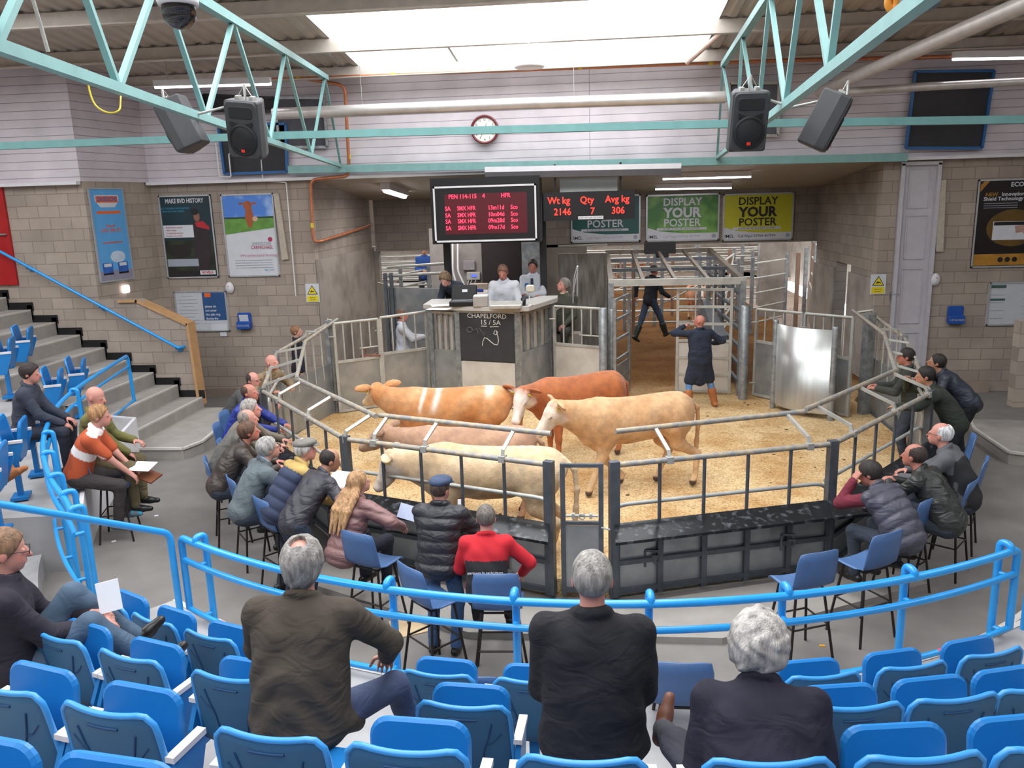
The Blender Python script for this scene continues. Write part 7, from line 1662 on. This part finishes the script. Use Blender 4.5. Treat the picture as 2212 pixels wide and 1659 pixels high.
for px, py, lab in ((496, 622, 'white oval alarm sounder under the cow poster'), (2020, 604, 'white oval alarm sounder right of the grey door')):
    c = at(px, py, Y=YW - .04); t = thing('alarm_sounder', lab, 'alarm', c, 0, 'oval alarm sounders'); bb = MB(); bb.lathe([(0, .07), (.05, .06), (.085, .03), (.095, 0)], (0, 0, 0), 20, Matrix.Rotation(pi / 2, 3, 'X')); bb.v = [(x + c.x, y + c.y, z * 1.35 + c.z) for x, y, z in bb.v]; bb.build('case', M_white, t)
    bb = MB(); bb.lathe([(0, .012), (.012, .0)], (c.x, c.y - .065, c.z + .04), 10, Matrix.Rotation(pi / 2, 3, 'X')); bb.build('lens', mat('badge_red', ''), t)
# conduit drops beside rostrum, meter box
t = thing('meter_box', 'small grey meter box with a blue window on the wall beside the dark doorway', 'meter', at(1022, 596, Y=20.4)); c = at(1023, 596, Y=20.4)
bb = MB(); bb.rbox(c, (.34, .1, .2), .02); bb.build('case', M_steelp, t); bb = MB(); bb.box(c + Vector((.02, -.055, .01)), (.14, .02, .06)); bb.build('window', mat('lcd_blue', '#4d63c9', .3, var=0, emit='#5568d8', estr=.8), t)
for dx in (-.12, -.05, .06): bb = MB(); bb.tube(bez(c + Vector((dx, -.03, -.1)), c + Vector((dx - .06, -.05, -.32)), c + Vector((-.3, -.02, -.3)), 8), .01, 6); bb.build('cable', M_white, t)
for i, px in enumerate((978, 989)): pipe('white conduit %s behind the rostrum writer' % ('nearer the black post' if i == 0 else 'bending towards the meter box'), [at(px, 525, Y=20.2), at(px, 585, Y=20.2), at(px + 12 + 8 * i, 630, Y=20.2)], .025, M_white, 'conduit', 'conduit')
bb = MB(); c = at(1013, 573, Y=20.4); bb.rbox(c, (.3, .08, .24), .02); tag(bb.build('switch_box', mat('grey_box', '#8f8a8c', .5)), 'grey switch box above the meter box', 'box')
# ================================================================== SMALL THINGS
M_paper = mat('paper', '#e9eaee', .6, var=.02)
def sheet(name, label, cat, c, size, rot, m=None, th=.004, group=None):
    bb = MB(); bb.box(c, (size[0], size[1], th), rot); return tag(bb.build(name, m or M_paper), label, cat, group)
E3 = lambda x, y, z: (Matrix.Rotation(z, 3, 'Z') @ Matrix.Rotation(y, 3, 'Y') @ Matrix.Rotation(x, 3, 'X'))
def held(label, key, off, size, rot, name, lab, cat, m=None, th=.004):
    p = world_of(label, key) + Matrix.Rotation(PJ[label]['rz'], 3, 'Z') @ Vector(off); return sheet(name, lab, cat, p, size, rot, m, th)
held(RUG, 'lh', (.1, .14, .04), (.3, .22), E3(.25, 0, -.1), 'paper', 'white paper held by the man in the striped rugby shirt', 'paper')
held(RUG, 'lh', (.1, .2, -.1), (.26, .2), E3(.3, .2, -.3), 'folder', 'brown leather folder on the knee of the man in the striped rugby shirt', 'folder', mat('leather_brown', '#7a4a33', .5), .02)
held(SWE, 'lh', (.06, .12, .1), (.13, .19), E3(1.3, 0, .7), 'booklet', 'small white booklet held by the man in the ribbed sweater', 'booklet', None, .012)
held(W_HAIR, 'rh', (-.02, .14, .1), (.2, .15), E3(1.1, .2, -.2), 'booklet', 'folded pale blue booklet before the long-haired woman', 'booklet', mat('paper_blue', '#b9c3dd', .6), .01)
held('man in a blue flat cap and a big black padded coat, standing at the rail', 'rh', (-.03, .1, .1), (.03, .2), E3(1.3, 0, 0), 'booklet', 'rolled white catalogue in the hand of the man in the blue cap', 'booklet', None, .03)
held('balding man in a dark jacket bent over the rail reading a catalogue', 'lh', (.1, .08, .05), (.22, .3), E3(.7, 0, -.3), 'catalogue', 'open white catalogue before the man bent over the rail', 'catalogue', None, .01)
held('grey-haired man with glasses, grey jacket and light blue collar', 'lh', (.1, .12, .04), (.15, .2), E3(.4, 0, .2), 'booklet', 'small white booklet held over the rail in the left row', 'booklet')
# rostrum top
ZT_ = 2.18
def ontop(px, py, z=ZT_): return at(px, py, z=z)
for i, (px, py, a, lab) in enumerate(((955, 660, .3, 'loose white papers under the writing hand of the rostrum clerk'), (948, 668, -.2, 'white papers overhanging the left edge of the rostrum top'), (1082, 662, .1, 'open white sale sheets before the auctioneer'))):
    p = ontop(px, py); sheet('paper', lab, 'paper', p + Vector((0, 0, .006)), (.42, .3), a)
t = thing('instrument_case', 'open black instrument case with a pale label on the rostrum', 'case', ontop(1001, 662)); p = ontop(1001, 660)
bb = MB(); bb.rbox(p + Vector((0, 0, .05)), (.5, .34, .1), .03, axis=2); bb.build('base', M_blk, t); bb = MB(); bb.rbox(p + Vector((0, .17, .22)), (.5, .06, .32), .03, Matrix.Rotation(-.2, 3, 'X')); bb.build('lid', M_blk, t)
bb = MB(); bb.box(p + Vector((.02, .12, .27)), (.1, .01, .05)); bb.build('label_plate', M_paper, t); bb = MB()
bb.box(p + Vector((0, -.03, .105)), (.4, .2, .01)); bb.build('key_panel', M_steel, t)
bb = MB(); p = ontop(1039, 662); bb.rbox(p + Vector((0, .05, .1)), (.28, .25, .2), .02); o = tag(bb.build('printer', mat('printer_putty', '#9d9893', .5, var=.05)), 'squat grey ticket printer beside the black case on the rostrum', 'printer')
bb = MB(); bb.box(p + Vector((0, .05, .205)), (.26, .22, .012)); bb.build('top_plate', M_paper, o)
p = ontop(1092, 666); bb = MB(); bb.rbox(p + Vector((0, .1, .05)), (.6, .35, .08), .03, Matrix.Rotation(.12, 3, 'X'), axis=2); tag(bb.build('sloped_desk', M_steelp), 'pale sloping desk pad in front of the auctioneer', 'desk pad')
bb = MB(); p = ontop(1131, 660); bb.lathe([(0, 0), (.04, 0), (.052, .14), (.045, .14), (.036, .01), (0, .01)], p, 16); tag(bb.build('cup', M_blk), 'black cup on the rostrum right of the auctioneer', 'cup')
t = thing('microphone_stand', 'small stand with a pale pad on the rostrum before the second white coat', 'stand', ontop(1144, 662)); p = ontop(1144, 660)
bb = MB(); bb.lathe([(0, 0), (.07, 0), (.07, .015), (.012, .02), (.012, .26), (0, .26)], p, 12); bb.build('pole', M_steelp, t); bb = MB(); bb.rbox(p + Vector((.02, 0, .32)), (.16, .07, .14), .04); bb.build('pad', mat('pad_stone', '#c8c2b2', .6), t)
bb = MB(); p = at(1030, 622, Y=18.3); bb.tube([(p.x - .12, 18.3, 2.14), (p.x, 18.25, 2.16), (p.x + .13, 18.35, 2.14)], .035, 8); tag(bb.build('gloves', mat('gloves_blue', '#27409a', .7)), 'crumpled blue gloves on the side desk', 'gloves')
bb = MB(); p = at(1035, 608, Y=18.9); bb.rbox((p.x, 18.9, 2.18), (.42, .2, .14), .02); tag(bb.build('document_box', mat('box_buff', '#a99a8c', .6)), 'low buff document box at the back of the side desk', 'box')
# silver tubular chair-like frame behind the board-faced gate
t = thing('grab_frame', 'bent silver tube frame around the seated man behind the board-faced gate', 'frame', at(1220, 700, Y=16.8))
for pts in ([(1198, 700), (1200, 670), (1212, 663), (1250, 663), (1256, 672), (1256, 740)], [(1238, 655), (1238, 632), (1248, 585)], [(1240, 632), (1240, 600), (1248, 572), (1247, 640)]):
    bb = MB(); bb.tube(rounded([at(x, y, Y=16.75) for x, y in pts], .05, 3), .017, 8); bb.build('tube', mat('chrome_tube', '#d6d8da', .25, .8, var=.03), t)
# floor bits
p = at(893, 1352, z=0); bb = MB(); bb.box((p.x, p.y, .006), (.42, .36, .012), .5); tag(bb.build('cardboard_sheet', mat('cardboard', '#cbb28e', .8, var=.05)), 'square of pale cardboard on the floor behind the man in the blue cap', 'cardboard')
for i, (px, py, c, lab) in enumerate(((1776, 1396, '#d9a348', 'orange scrap on the floor inside the guard rail at the right'), (338, 1115, '#e6e6ea', 'tiny white scrap on the floor near the stool of the man in the rugby shirt'), (246, 1170, '#e6e6ea', 'white scrap on the floor beyond the aisle handrail'))):
    p = at(px, py, z=0); bb = MB(); bb.box((p.x, p.y, .005), (.05, .03, .01), .4 * i); tag(bb.build('litter_scrap', mat('scrap' + c, c, .7)), lab, 'litter')
# droppings and darker flecks on the bedding
rnd = random.Random(3); bb = MB()
for i in range(60):
    x, y = rnd.uniform(-3.5, 4), rnd.uniform(9.2, 15.5); r = rnd.uniform(.012, .035); a = rnd.uniform(0, 6)
    bb.lathe([(r, 0), (r * .7, r * .4), (0, r * .5)], (x, y, ZR - .002), 6)
tag(bb.build('dung_flecks', mat('dung', '#5d4a31', .9, var=.1)), 'small dark dung flecks scattered over the sawdust', 'dung', kind='stuff')
# lettering on the fleece
j = PJ['man in a red and black fleece seated on a stool at the black ledge']
lettering('partners in agriculture', .034, M_paper, j['t'], Matrix.Translation((0, -.142 + .02, j['P'].z + .265)) @ Matrix.Rotation(pi / 2, 4, 'X'))
# badges on the white coats
for lab in ('auctioneer in a white coat standing in the middle of the rostrum', 'dark-haired man in a white coat standing behind the auctioneer'):
    j = PJ[lab]; bb = MB(); c = j['P'] + Vector((.09, .158, .37)); bb.box(c, (.055, .02, .06)); bb.build('coat_badge', M_navy, j['t'])
    bb = MB(); c = j['P'] + Vector((0, .15, .43)); bb.prism([(-.02, .05), (.02, .05), (.026, -.1), (0, -.14), (-.026, -.1)], -.008, .008, Matrix.Translation(c) @ Matrix.Rotation(pi / 2, 4, 'X')); bb.build('tie', mat('tie_navy', '#242a44', .6), j['t'])
